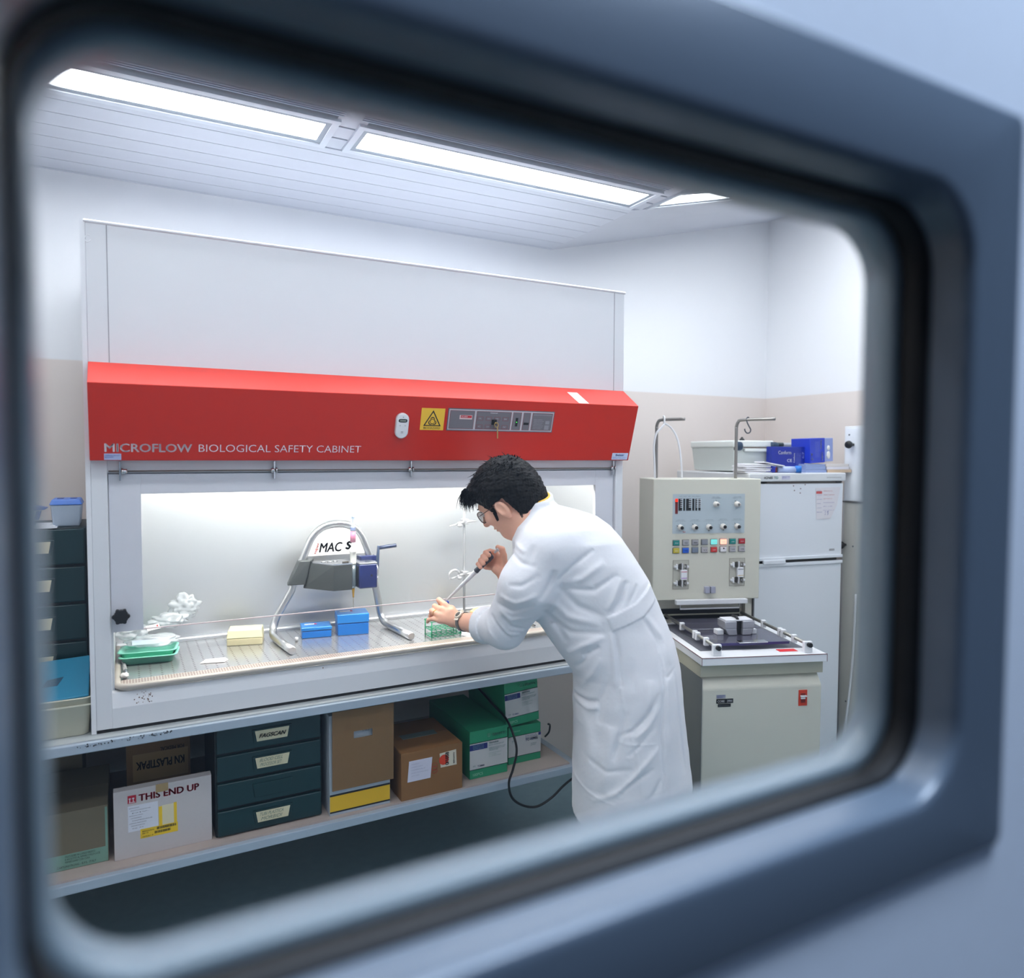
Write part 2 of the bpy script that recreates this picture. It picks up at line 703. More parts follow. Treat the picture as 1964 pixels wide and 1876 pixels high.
for i in range(5):
    t = i / 4
    prof.append((.0075 + (oD - .0075 - .002) * t, YC - .003 + (YD + .003 - YC + .003) * t, R0 + .006 + .004 * t))
prof += [(oD - .0005, YD + .0012, R0 + .010), (oD + .0015, YD + .0003, R0 + .012), (oD + .004, YD, R0 + .014)]
oE = .166 * G
outer = [(oE - .003, YD, .012), (oE - .001, YD + .0006, .008), (oE, YD + .003, .006), (oE, YD + .012, .006)]
xargs = (WX0, WX1 + .014 * G, ZW0, ZW1 + .030 * G)
vs, fs, mi = ringmesh([loop(o, y, r, *args) for o, y, r in prof] + [loop(o, y, r, *xargs) for o, y, r in outer], [0] * 20)
MB().mesh(vs, fs, smooth=True).build('frame', M_frame, wi)
# glass
M_pane = mat_clear('window_glass', (.975, .985, .985), refl=.08)
MB().box(WX0 - .012, WX1 + .012, YB - .007, YB - .003, ZW0 - .012, ZW1 + .012).build('pane', M_pane, wi)
# the wall round it
M_outer = mat('door_panel_paint', (206, 212, 222), .42, spec=.5)
mb = MB()
YO = YD + .004
for x0, x1, z0, z1 in ((XL - .1, WX0 - oE, 0, 3.4), (WX1 + oE + .014 * G, XR + .1, 0, 3.4), (WX0 - oE, WX1 + oE + .014 * G, 0, ZW0 - oE), (WX0 - oE, WX1 + oE + .014 * G, ZW1 + oE + .03 * G, 3.4)):
    mb.box(x0, x1, YO, YA, z0, z1)
mb.build('wall_front', M_outer, kind='structure')
MB().box(-3, 5, -4.6, YO, -.1, 0).build('floor_corridor', mat('corridor_floor', (120, 128, 136), .4), kind='structure')
MB().box(-3, 5, -4.6, YO, 3.3, 3.4).build('ceiling_corridor', mat('corridor_ceiling', (205, 208, 214), .6), kind='structure')
MB().box(-3, 5, -4.7, -4.6, 0, 3.3).build('wall_corridor', mat('corridor_wall', (120, 130, 142), .6), kind='structure')
# ------------------------------------------------------------ biological safety cabinet
BW = 1.8
cab = thing('safety_cabinet', 'white safety cabinet with a red hood and bright steel chamber on the bench', 'safety cabinet', (.9, .34, .783))
mb = MB()
mb.box(0, BW, 0, .68, 1.80, 2.19, bev=.002)
mb.box(0, BW, .004, .68, 1.64, 1.80)
mb.box(0, BW, .004, .05, 1.509, 1.64)
mb.box(.040, 1.766, .028, .050, 1.485, 1.5095)  # strip added behind the sash top to block light from the tube
mb.box(0, .040, 0, .68, .791, 1.80, bev=.0015)
mb.box(1.766, BW, 0, .68, .791, 1.80, bev=.0015)
mb.box(.04, 1.766, .55, .68, .791, 1.64)
mb.box(.04, 1.766, 0, .55, .791, .847)
mb.build('carcass', M_cab, cab)
MB().box(.003, 1.797, .004, .67, .781, .7912).build('base_gap_shade', M_black, cab)  # black strip standing in for the shade in the gap under the body
# upper panel with its two upright joints and light edge trims
for x in (.051, 1.752):
    MB().box(x - .0012, x + .0012, -.0008, .002, 1.812, 2.188).build('panel_joint', mat('joint_grey', (150, 152, 158), .6), cab)
mb = MB()
mb.box(-.004, 1.804, -.005, .01, 2.184, 2.193, bev=.0035)
mb.box(-.012, 0, -.002, .60, .783, 2.193)
mb.build('edge_trim', M_cabw, cab)
# pen mark
mb = MB()
mb.tube([at(162 + 6 - 6 * math.cos(a), 457 + 7 * math.sin(a), y=-.001) for a in [i * .5 - 2.2 for i in range(11)]], .0011, seg=6)
mb.build('pen_mark', M_paper, cab)
# sill
mb = MB()
mb.prism([(.0, .847), (.012, .888), (.05, .893), (.05, .847)], 'x', .04, 1.766)
mb.build('sill', M_cabw, cab)
mb = MB()
for i in range(26):
    x = .125 + random.gauss(0, .012)
    z = .852 + random.random() * .03
    mb.sphere((x, .0 + (z - .847) * .29 - .0002, z), .0009 + random.random() * .0013, seg=6)
for x, z in ((1.255, .895), (1.285, .875), (.63, .88), (1.26, .872)):
    mb.sphere((x, (z - .847) * .29, z), .002, seg=6)
mb.build('paint_chips', mat('chipped_paint', (120, 96, 84), .8), cab, kind='stuff')
# steel chamber
M_chamber = mat('chamber_steel', (222, 224, 228), .34, .75, bump=.04, bscale=12)
mb = MB()
mb.box(.04, 1.766, .535, .55, .847, 1.64)
mb.box(.0401, .046, .03, .54, .847, 1.64)
mb.box(1.760, 1.7659, .03, .54, .847, 1.64)
mb.box(.04, 1.766, .05, .54, 1.632, 1.639)
mb.box(.046, 1.76, .485, .535, .893, .915, bev=.008)
mb.build('chamber_liner', M_chamber, cab)
# lamp tube inside, behind the header
M_tube = mat_emit('cabinet_tube', (255, 252, 244), CAB_E)
t_ = MB()
t_.cyl((.14, .10, 1.60), (1.66, .10, 1.60), .016)
o = t_.build('lamp_tube', M_tube, cab)
MB().box(.12, .14, .08, .12, 1.58, 1.632).build('lamp_holder', M_white, o)
MB().box(1.66, 1.68, .08, .12, 1.58, 1.632).build('lamp_holder', M_white, o)
# work tray
ZT = .9
M_tray = mat_perf('tray_steel', .021, .0031, (96, 74, 64), (214, 215, 216), .26, .85, px=.031)
M_grille = mat_perf('grille_steel', .0078, .0025, (118, 74, 60), (212, 206, 198), .35, .6, px=.0078)
mb = MB()
mb.box(.062, 1.744, .085, .485, ZT - .012, ZT)
mb.build('work_tray', M_tray, cab)
mb = MB()
mb.box(.062, 1.744, .022, .085, ZT - .010, ZT + .001)
mb.build('front_grille', M_grille, cab)
mb = MB()
zr = ZT + .001
mb.tube([(.052, .50, zr), (.052, .06, zr), (.055, .03, zr), (.066, .014, zr), (.09, .008, zr), (1.71, .008, zr), (1.74, .014, zr), (1.752, .03, zr), (1.754, .06, zr), (1.754, .5, zr)], .0095, seg=14)
mb.build('tray_rim', mat('rim_cream_steel', (184, 177, 168), .4, .2), cab)
# sash: frame, glass, knob
M_sash = mat('sash_enamel', (212, 213, 220), .4)
sash_root = cab
mb = MB()
mb.box(.042, .122, .012, .026, 1.060, 1.505, bev=.001)
mb.box(1.680, 1.764, .012, .026, 1.060, 1.505, bev=.001)
mb.box(.122, 1.680, .012, .026, 1.448, 1.505, bev=.001)
sash = mb.build('sash_frame', M_sash, cab)
MB().box(.118, 1.684, .017, .021, 1.062, 1.452).build('sash_pane', mat_clear('sash_glass', (.985, .99, .985), refl=.03), sash)
MB().box(.118, 1.684, .0165, .0215, 1.0595, 1.0625).build('pane_edge', mat('glass_edge', (232, 212, 212), .2, emit=.0), sash)
mb = MB()
prof = []
for i in range(72):
    a = i / 72 * 2 * math.pi
    r = .0195 + .0032 * math.cos(6 * a)
    prof.append((.066 + r * math.cos(a), 1.107 + r * math.sin(a)))
mb.prism(prof, 'y', -.016, .002, bev=.002, smooth=True)
mb.cyl((.066, -.001, 1.107), (.066, .012, 1.107), .008)
mb.build('clamp_knob', M_black, sash)
# hinge rod with hooks
rod = MB().tube([(.043, .002, 1.513), (1.76, .002, 1.513)], .0022, seg=8).build('hinge_rod', mat('rod_bronze', (112, 102, 94), .65), cab)
for x in (.071, .485, .925, 1.36, 1.752):
    mb = MB()
    mb.box(x - .002, x + .002, -.006, .008, 1.487, 1.54)
    mb.cyl((x - .010 if x > .3 else x + .004, .0, 1.513), (x + .002 if x > .3 else x + .018, .0, 1.513), .0075, seg=10)
    mb.cyl((x + .004, .0, 1.513), (x + .008, .0, 1.513), .0095, seg=10)
    mb.build('hinge', M_chrome, cab)

# ---- red hood
HY0, HZ0, HY1, HZ1 = -.034, 1.543, -.095, 1.748
HU = Vector((0, HY1 - HY0, HZ1 - HZ0))
HL = HU.length
HU.normalize()
HN = Vector((1, 0, 0)).cross(HU)


def HF(x, s, lift=0):
    return Vector((x, HY0, HZ0)) + HU * s + HN * lift


def hplate(mb, x0, x1, s0, s1, th=.0008, mi=0, base=0., bev=0):
    pts = [HF(x0, s0, base), HF(x1, s0, base), HF(x1, s1, base), HF(x0, s1, base),
           HF(x0, s0, base + th), HF(x1, s0, base + th), HF(x1, s1, base + th), HF(x0, s1, base + th)]
    mb.hexa(pts, bev, mi)
    return mb


mb = MB()
mb.prism([(.0, 1.812), (HY1, HZ1), (HY0, HZ0), (.004, HZ0), (.004, 1.812)], 'x', .0, BW, bev=.0018)
hood = mb.build('hood', M_red, cab)
s_of = lambda z: (z - HZ0) / .958
o = TX('lettering', 'MICROFLOW', mat('letter_white', (226, 214, 220), .5), hood, HF(.036, s_of(1.567)), width=.216, height=.0235, up=HU, bold=.022)
o = TX('lettering', 'BIOLOGICAL SAFETY CABINET', MATS['letter_white'], hood, HF(.270, s_of(1.568)), width=.472, height=.0225, up=HU, bold=-.008)
mb = MB()
hplate(mb, .034, .075, s_of(1.545), s_of(1.562))
s1 = mb.build('inventory_sticker', mat('sticker_blue_grey', (176, 186, 222), .5), hood)
TX('print', 'OSPEDALI RIUNITI\nBERGAMO', M_blue_ink, s1, HF(.036, s_of(1.5555), .0008), width=.036, height=.0035, up=HU)
mb = MB()
hplate(mb, 1.719, 1.793, s_of(1.546), s_of(1.571))
s1 = mb.build('maker_sticker', mat('sticker_white_blue', (202, 214, 238), .5), hood)
TX('print', 'Belsar', M_blue_ink, s1, HF(1.735, s_of(1.560), .0008), width=.04, height=.008, up=HU, bold=.02)
TX('print', 'REP  CT 1221\n24/92  ITALY', mat('pale_blue_ink', (110, 140, 205), .6), s1, HF(1.722, s_of(1.5535), .0008), width=.064, height=.0032, up=HU)
# strip of tape on the sloping top
mb = MB()
u2 = Vector((0, HY1, HZ1 - 1.812))
n2 = Vector((0, -.064, -.095)).normalized()
n2 = Vector((0, -.56, .83))
pts = []
for lift in (0, .0006):
    for x, t in ((1.532, .98), (1.575, .98), (1.565, .30), (1.522, .30)):
        pts.append(Vector((x, 0, 1.812)) + u2 * t + n2 * (lift + .0002))
mb.hexa(pts)
mb.build('tape', mat('masking_tape', (236, 206, 204), .6), hood)
# biohazard sign
mb = MB()
b0, b1, t0, t1 = .932, 1.014, s_of(1.643), s_of(1.713)
hplate(mb, b0, b1, t0, t1, .001)
bio = mb.build('biohazard_sign', mat('sign_yellow', (236, 190, 52), .5), hood)


def hpoly(mb, ring_o, ring_i=None, lift=.0012):
    n = len(ring_o)
    if ring_i is None:
        mb.mesh([HF(x, s, lift) for x, s in ring_o], [tuple(range(n))])
    else:
        mb.mesh([HF(x, s, lift) for x, s in ring_o] + [HF(x, s, lift) for x, s in ring_i],
                [(i, (i + 1) % n, n + (i + 1) % n, n + i) for i in range(n)])


mb = MB()
cx, cy = (b0 + b1) / 2, t0 + .030


def tri(k, sc_):
    return [(cx - .031 * sc_ + 0, cy - .0165 * sc_), (cx + .031 * sc_, cy - .0165 * sc_), (cx, cy + .037 * sc_)]


hpoly(mb, tri(0, 1), tri(0, .80))
c0 = (cx, cy - .001)
R = .0078
for k in range(3):
    a = math.radians(90 + 120 * k)
    px, py = c0[0] + .0074 * math.cos(a), c0[1] + .0074 * math.sin(a)
    op, ip = [], []
    for i in range(25):
        b = a + math.pi + math.radians(50 + 260 * i / 24)
        w_ = .0026 * math.sin(math.pi * i / 24) + .0009
        op.append((px + R * math.cos(b), py + R * math.sin(b)))
        ip.append((px + (R - w_) * math.cos(b), py + (R - w_) * math.sin(b)))
    mb.mesh([HF(x, s, .0012) for x, s in op] + [HF(x, s, .0012) for x, s in ip], [(i, i + 1, 25 + i + 1, 25 + i) for i in range(24)])
hpoly(mb, [(c0[0] + .0088 * math.cos(i * math.pi / 16), c0[1] + .0088 * math.sin(i * math.pi / 16)) for i in range(32)],
      [(c0[0] + .0070 * math.cos(i * math.pi / 16), c0[1] + .0070 * math.sin(i * math.pi / 16)) for i in range(32)], .0013)
mb.build('symbol', M_ink, bio)
TX('print', 'BIOHAZARD', M_ink, bio, HF(b0 + .012, t0 + .004, .001), width=.058, height=.0062, up=HU)
# control panel on the hood
p0, p1, q0, q1 = 1.025, 1.434, s_of(1.643), s_of(1.716)
mb = MB()
hplate(mb, p0, p1, q0, q1, .0015, base=0)
pan = mb.build('control_panel', mat('panel_dark_edge', (96, 96, 104), .5), hood)
mb = MB()
hplate(mb, p0 + .003, p1 - .003, q0 + .003, q1 - .003, .0010, base=.0010)
mb.build('panel_plate', mat('panel_light', (186, 184, 190), .45), pan)
fields = [(.007, .096), (.104, .236), (.243, .276), (.284, .312), (.320, .402)]
mb = MB()
for a, b in fields:
    hplate(mb, p0 + a, p0 + b, q0 + .007, q1 - .007, .0006, base=.002)
mb.build('panel_field', mat('panel_field_grey', (112, 108, 114), .5), pan)
mb = MB()
for a, b in fields:
    x0, x1 = p0 + a, p0 + b
    for r in ((x0, x1, q0 + .007, q0 + .008), (x0, x1, q1 - .008, q1 - .007), (x0, x0 + .001, q0 + .007, q1 - .007), (x1 - .001, x1, q0 + .007, q1 - .007)):
        hplate(mb, *r, .0004, base=.0026)
for i in range(4):
    for s_ in (q0 + .010, q0 + .038):
        x = p0 + .108 + i * .032
        hplate(mb, x, x + .022, s_, s_ + .0008, .0004, base=.0026)
        hplate(mb, x, x + .022, s_ + .012, s_ + .0128, .0004, base=.0026)
        hplate(mb, x, x + .0008, s_, s_ + .012, .0004, base=.0026)
        hplate(mb, x + .0212, x + .022, s_, s_ + .012, .0004, base=.0026)
mb.build('panel_outline', mat('panel_red_line', (140, 50, 52), .6), pan)
mb = MB()
hplate(mb, p0 + .042, p0 + .088, q0 + .040, q0 + .054, .001, base=.0026)
d = mb.build('display', mat('display_white', (220, 200, 200), .5), pan)
mb = MB()
hplate(mb, p0 + .046, p0 + .086, q0 + .045, q0 + .053, .0006, base=.0036)
mb.build('red_band', mat('display_red', (190, 30, 40), .5), d)
TX('print', 'ALARM', M_paper, d, HF(p0 + .048, q0 + .047, .0042), width=.022, height=.0042, up=HU)
TX('print', 'Control', M_paper, pan, HF(p0 + .155, q1 - .0135, .0026), width=.026, height=.0045, up=HU)
mat('panel_print', (170, 168, 172), .6)
for i, (s_a, s_b) in enumerate((('HL', 'IC'), ('HO', 'UV'), ('HM', 'LD'), ('BH', 'IV'))):
    TX('print', s_a, MATS['panel_print'], pan, HF(p0 + .114 + i * .032, q0 + .042, .0026), width=.009, height=.005, up=HU)
    TX('print', s_b, MATS['panel_print'], pan, HF(p0 + .114 + i * .032, q0 + .014, .0026), width=.009, height=.005, up=HU)
for i in range(7):
    TX('print', 'operating instruct' if i % 2 else 'before starting ai', MATS['panel_print'], pan, HF(p0 + .328, q0 + .012 + i * .0055, .0026), width=.034 + (i % 3) * .003, height=.0028, up=HU)
TX('print', 'OPERATING AND RELEASE', MATS['panel_print'], pan, HF(p0 + .324, q1 - .0155, .0026), width=.074, height=.004, up=HU)
mb = MB()
hplate(mb, p0 + .376, p0 + .392, q0 + .030, q0 + .042, .0003, base=.0027)
hplate(mb, p0 + .374, p0 + .392, q0 + .010, q0 + .026, .0003, base=.0027)
mb.build('pictogram', mat('panel_print_mid', (140, 140, 146), .6), pan)
mb = MB()
hplate(mb, p0 + .255, p0 + .264, q0 + .020, q0 + .050, .0008, base=.0026)
mb.build('gauge_slot', M_black, pan)
mb = MB()
hplate(mb, p0 + .288, p0 + .308, q0 + .026, q0 + .034, .0008, base=.0026)
mb.build('gauge_slot', M_black, pan)
mb = MB()
mb.sphere(HF(p0 + .2595, q0 + .035, .0034), .0016, seg=8)
mb.build('indicator_led', mat_emit('led_green', (90, 255, 90), 3), pan)
mb = MB()
hplate(mb, p0 + .163, p0 + .181, q0 + .024, q0 + .042, .004, base=.0026, bev=.001)
mb.cyl(HF(p0 + .172, q0 + .033, .006), HF(p0 + .172, q0 + .033, .011), .007)
mb.build('key_switch', M_black, pan)
key = thing('key', 'small brass key hanging from the lock of the control panel on the red hood', 'key', HF(p0 + .178, q0 + .01, .012))
mb = MB()
c = HF(p0 + .174, q0 + .033, .018)
mb.cyl(HF(p0 + .173, q0 + .033, .009), c, .0022, seg=8)
mb.tube([c + Vector((.007 * math.cos(a), 0, -.006 + .008 * math.sin(a))) for a in [i * math.pi / 8 for i in range(16)]], .0018, seg=6, closed=True)
mb.build('key_bow', mat('brass', (178, 150, 96), .35, .9), key)
mb = MB()
mb.box(c.x + .002, c.x + .006, c.y - .001, c.y + .001, c.z - .052, c.z - .012)
mb.build('hanging_tag', MATS['brass'], key)
# timer stuck on the hood
tm = thing('timer', 'white oval electronic timer with a small display fixed on the red hood', 'timer', HF(.868, .07))
mb = MB()
ring = []
for i in range(33):
    a = math.pi * i / 32
    ring.append((.0215 * math.cos(a), .020 + .0215 * math.sin(a)))
for i in range(33):
    a = math.pi + math.pi * i / 32
    ring.append((.0215 * math.cos(a), -.020 + .0215 * math.sin(a)))
cx, cy = .868, s_of(1.656)
n = len(ring)
vs = []
for l, sc_ in ((.0, 1), (.009, 1), (.012, .93), (.0125, .8)):
    vs += [HF(cx + x * sc_, cy + y * (1 - (1 - sc_) * .55), l) for x, y in ring]
fs = [(j * n + i, j * n + (i + 1) % n, (j + 1) * n + (i + 1) % n, (j + 1) * n + i) for j in range(3) for i in range(n)] + [tuple(range(n))[::-1], tuple(range(3 * n, 4 * n))]
mb.mesh(vs, fs, smooth=True)
mb.build('case', M_wplast, tm)
mb = MB()
ring2 = [(cx + .0145 * math.copysign(abs(math.cos(a)) ** .6, math.cos(a)), cy + .018 + .006 * math.copysign(abs(math.sin(a)) ** .6, math.sin(a))) for a in [i * math.pi / 20 for i in range(40)]]
hpoly(mb, ring2, None, .0128)
d = mb.build('display', M_black, tm)
mb = MB()
hplate(mb, cx - .010, cx + .010, cy + .015, cy + .0215, .0004, base=.0129)
mb.build('screen', mat('lcd_grey', (120, 128, 118), .3), d)
for x, y, a, b in ((-.011, .001, .005, .0016), (.006, .001, .005, .0016), (-.004, -.019, .008, .0016), (-.004, -.0225, .008, .0016), (-.002, .028, .004, .003)):
    mb = MB()
    hplate(mb, cx + x, cx + x + a, cy + y, cy + y + b, .0006, base=.0126)
    mb.build('button', mat('timer_button', (150, 150, 158), .5), tm)

# ------------------------------------------------------------ bench under the cabinet
TZ = .781
bench = thing('bench', 'long grey metal bench with a lower shelf, carrying the safety cabinet', 'bench', (.4, .35, 0))
M_bench = mat('bench_top_laminate', (182, 188, 190), .4, bump=.05)
M_bedge = mat('bench_edge_metal', (170, 184, 198), .4)
M_shelfb = mat('shelf_board', (186, 172, 164), .6, var=.05)
MB().box(-.95, 1.66, -.035, .74, TZ - .006, TZ).build('worktop', M_bench, bench)
mb = MB()
mb.box(-.95, 1.66, -.045, -.005, TZ - .032, TZ - .004, bev=.003)
mb.box(-.95, 1.66, .70, .735, TZ - .05, TZ - .006)
mb.build('top_frame', M_bedge, bench)
SZ = .3935
MB().box(-.93, 1.555, -.012, .70, SZ - .012, SZ).build('shelf', M_shelfb, bench)
mb = MB()
mb.box(-.93, 1.60, -.030, -.006, SZ - .034, SZ - .006, bev=.003)
mb.box(-.93, 1.60, .66, .70, SZ - .034, SZ - .013)
mb.box(1.555, 1.60, -.006, .66, SZ - .034, SZ - .013)
mb.box(1.36, 1.54, .03, .09, SZ - .05, SZ - .034)
mb.build('shelf_frame', M_bedge, bench)
for x in (-.91, 1.605):
    for y in (-.025, .66):
        MB().box(x, x + .04, y, y + .04, 0, TZ - .033, bev=.003).build('leg', M_bedge, bench)
mb = MB()
for i in range(60):
    x = -.05 + random.random() * .24
    mb.sphere((x, -.0455, TZ - .014 + random.random() * .008), .0008 + random.random() * .0013, seg=6)
mb.build('paint_chips', M_ink, bench, kind='stuff')
# ------------------------------------------------------------ things inside the cabinet
def rotM(cx, cy, deg, z=0):
    return Matrix.Translation((cx, cy, z)) @ Matrix.Rotation(math.radians(deg), 4, 'Z')


def noise3(p, f, seed=0):
    from mathutils import noise
    return noise.noise(Vector(p) * f + Vector((seed * 7.3, seed * 3.1, seed)))


def crumple(mb, c, sc3, amp, f, seed=0, seg=28, mi=0, flat=None):
    prof = []
    vs, fs = [], []
    for i in range(seg + 1):
        for k in range(seg * 2):
            th = math.pi * i / seg
            ph = math.pi * k / seg
            d = Vector((math.sin(th) * math.cos(ph), math.sin(th) * math.sin(ph), math.cos(th)))
            r = 1 + amp * (abs(noise3(d, f, seed)) * 2 - .4) + amp * .5 * noise3(d, f * 2.3, seed + 4)
            p = Vector((d.x * sc3[0], d.y * sc3[1], d.z * sc3[2])) * r + Vector(c)
            if flat is not None and p.z < flat:
                p.z = flat
            vs.append(p)
    n = seg * 2
    for i in range(seg):
        for k in range(n):
            fs.append((i * n + k, i * n + (k + 1) % n, (i + 1) * n + (k + 1) % n, (i + 1) * n + k))
    mb.mesh(vs, fs, mi, True)


# pipette tip box, yellowish clear lid on ribbed base
a = math.degrees(math.atan2(-.027, .113))
Mx = rotM(.382, .347, a, ZT)
t = thing('tip_box', 'yellowish plastic box of pipette tips with a clear lid on the perforated tray', 'pipette tip box', (.45, .39, ZT))
mb = MB(Mx)
mb.box(0, .116, 0, .085, 0, .024, bev=.002)
for i in range(21):
    mb.box(.005 + i * .0052, .0075 + i * .0052, -.0008, .0002, .003, .022)
mb.build('base', mat('tip_box_base', (226, 216, 178), .4), t)
mb = MB(Mx)
mb.hexa([(-.001, -.001, .025), (.117, -.001, .025), (.117, .086, .025), (-.001, .086, .025),
         (.003, .006, .052), (.113, .006, .052), (.113, .082, .052), (.003, .082, .052)], bev=.002)
mb.build('lid', mat('tip_box_lid', (238, 232, 188), .3), t)

# green instrument trays
def tub(mb, w0, d0, w1, d1, h, th=.003, lip=.006, r=.02, n=6, z=0, mi=0):
    """open tray tapering upwards, rounded corners, with a flat lip"""
    def rr(w, d, r, z):
        pts = []
        for cx, cy, a0 in ((w / 2 - r, d / 2 - r, 0), (-w / 2 + r, d / 2 - r, 90), (-w / 2 + r, -d / 2 + r, 180), (w / 2 - r, -d / 2 + r, 270)):
            for i in range(n + 1):
                a = math.radians(a0 + 90 * i / n)
                pts.append((cx + r * math.cos(a), cy + r * math.sin(a), z))
        return pts
    loops = [rr(w0 - .01, d0 - .01, r * .7, z), rr(w0, d0, r * .8, z + .003), rr(w1, d1, r, z + h - .002), rr(w1 + 2 * lip, d1 + 2 * lip, r + lip, z + h - .002),
             rr(w1 + 2 * lip, d1 + 2 * lip, r + lip, z + h), rr(w1 - 2 * th, d1 - 2 * th, r - th, z + h), rr(w0 - 2 * th, d0 - 2 * th, r * .8 - th, z + th + .002), rr(w0 - .014, d0 - .014, r * .7, z + th)]
    m = len(loops[0])
    vs = [v for l in loops for v in l]
    fs = [(i * m + k, i * m + (k + 1) % m, (i + 1) * m + (k + 1) % m, (i + 1) * m + k) for i in range(len(loops) - 1) for k in range(m)]
    fs += [tuple(range(m))[::-1], tuple(range((len(loops) - 1) * m, len(loops) * m))]
    mb.mesh(vs, fs, mi, True)


M_green_tray = mat('mint_plastic', (132, 208, 186), .35)
Mt = rotM(.143, .285, -8)
mb = MB(Mt)
tub(mb, .140, .090, .158, .108, .026, z=ZT, r=.018)
mb.build('instrument_tray', M_green_tray, None, 'mint green plastic tray standing on the steel work surface, lower of two', None, 'tray', 'mint green trays')
mb = MB(Mt @ Matrix.Translation((-.004, .002, 0)) @ Matrix.Rotation(math.radians(-1), 4, 'X'))
tub(mb, .142, .092, .160, .110, .024, z=ZT + .0125, r=.018)
mb.build('instrument_tray', M_green_tray, None, 'mint green plastic tray stacked in another and holding plastic wrappers', None, 'tray', 'mint green trays')
# wrappers
M_film = mat_clear('plastic_film', (.97, .985, .99), refl=.12, rough=.3, alpha=.34, body=(236, 240, 246))
wr = thing('plastic_wrapper', 'crumpled clear plastic wrapper lying in the mint green tray', 'plastic wrapper', (.14, .31, ZT + .02))
mb = MB()
crumple(mb, (.150, .318, .955), (.075, .05, .018), .24, 1.5, 1, flat=ZT + .038)
crumple(mb, (.090, .35, .985), (.045, .05, .026), .3, 1.5, 2, flat=ZT + .04)
crumple(mb, (.205, .40, 1.000), (.055, .035, .022), .3, 1.5, 3, flat=ZT + .05)
mb.build('film', M_film, wr)
mb = MB(rotM(.128, .262, -6, .958) @ Matrix.Rotation(math.radians(62), 4, 'X'))
mb.box(-.035, .042, 0, .014, 0, .0006)
lb = mb.build('printed_strip', mat('film_print_blue', (206, 222, 240), .5), wr)
mb = MB(rotM(.155, .335, 38, .985) @ Matrix.Rotation(math.radians(60), 4, 'X'))
mb.box(-.02, .03, 0, .018, 0, .0006)
mb.build('paper_label', M_paper, wr)
MB(rotM(.155, .335, 38, .985) @ Matrix.Rotation(math.radians(60), 4, 'X')).box(.018, .024, .008, .014, .0007, .0012).build('red_mark', M_red_ink, wr)
mb = MB()
crumple(mb, (.262, .455, 1.03), (.045, .02, .04), .35, 1.7, 7)
mb.build('plastic_wrapper', M_film, None, 'thin clear plastic bag standing behind the mint green tray', None, 'plastic wrapper')
# glass pipette and swab at the left
p = thing('glass_pipette', 'glass pipette lying at the left end of the steel tray', 'pipette', (.07, .2, ZT))
MB().tube([(.066, .30, ZT + .006), (.074, .17, ZT + .006)], .0055, seg=10).build('tube', mat_clear('lab_glass', (.93, .95, .96), refl=.3, alpha=.25), p)
MB().tube([(.074, .17, ZT + .006), (.077, .135, ZT + .005)], [.0055, .002], seg=10).build('tip', mat('glass_tip', (150, 160, 170), .2, .4), p)
mb = MB()
crumple(mb, (.071, .105, ZT + .009), (.011, .011, .008), .3, 2, 3, seg=10)
mb.build('swab', mat('cotton', (240, 238, 236), .9), None, 'small white cotton swab at the front left corner of the steel tray', None, 'swab')
# folded tissue
mb = MB(rotM(.315, .165, -10, ZT + .001))
mb.hexa([(-.035, -.008, 0), (.04, -.012, 0), (.05, .016, 0), (-.02, .018, 0), (-.03, -.006, .004), (.03, -.008, .006), (.04, .012, .009), (-.018, .014, .007)], bev=.0006)
mb.build('folded_tissue', mat('tissue', (240, 232, 230), .9), None, 'folded white tissue lying behind the front grille', None, 'tissue')

# ---- separator stand: bent tube frame with magnet block
st = thing('magnet_stand', 'bent steel tube stand carrying a dark magnet block with a crank handle', 'lab stand', (.77, .3, ZT))
R_ = .0135
pts = []
zb_ = ZT + R_ + .001


def arc(p0, p1, p2, n=8):
    p0, p1, p2 = map(Vector, (p0, p1, p2))
    return [p0 * (1 - s) ** 2 + p1 * 2 * s * (1 - s) + p2 * s * s for s in [i / n for i in range(n + 1)]]


yb = .40
apex = 1.305
pts += [Vector((.560, .135, zb_)), Vector((.548, .25, zb_))]
pts += arc((.541, .335, zb_), (.534, yb, zb_), (.560, yb, zb_ + .062))
pts += [Vector((.612, yb, 1.065)), Vector((.652, yb, 1.175))]
pts += arc((.676, yb, 1.236), (.705, yb, apex), (.782, yb, apex))
pts += arc((.782, yb, apex), (.856, yb, apex), (.882, yb, 1.236))[1:]
pts += [Vector((.905, yb, 1.175)), Vector((.926, yb, 1.065))]
pts += arc((.942, yb, zb_ + .062), (.950, yb, zb_), (.958, .335, zb_))
pts += [Vector((.966, .25, zb_)), Vector((.974, .135, zb_))]
MB().tube(pts, R_, seg=18).build('tube_frame', M_steel, st)
for x in (.560, .974):
    MB().cyl((x, .137, zb_), (x, .131, zb_), R_ * .9).build('end_cap', M_steel, st)
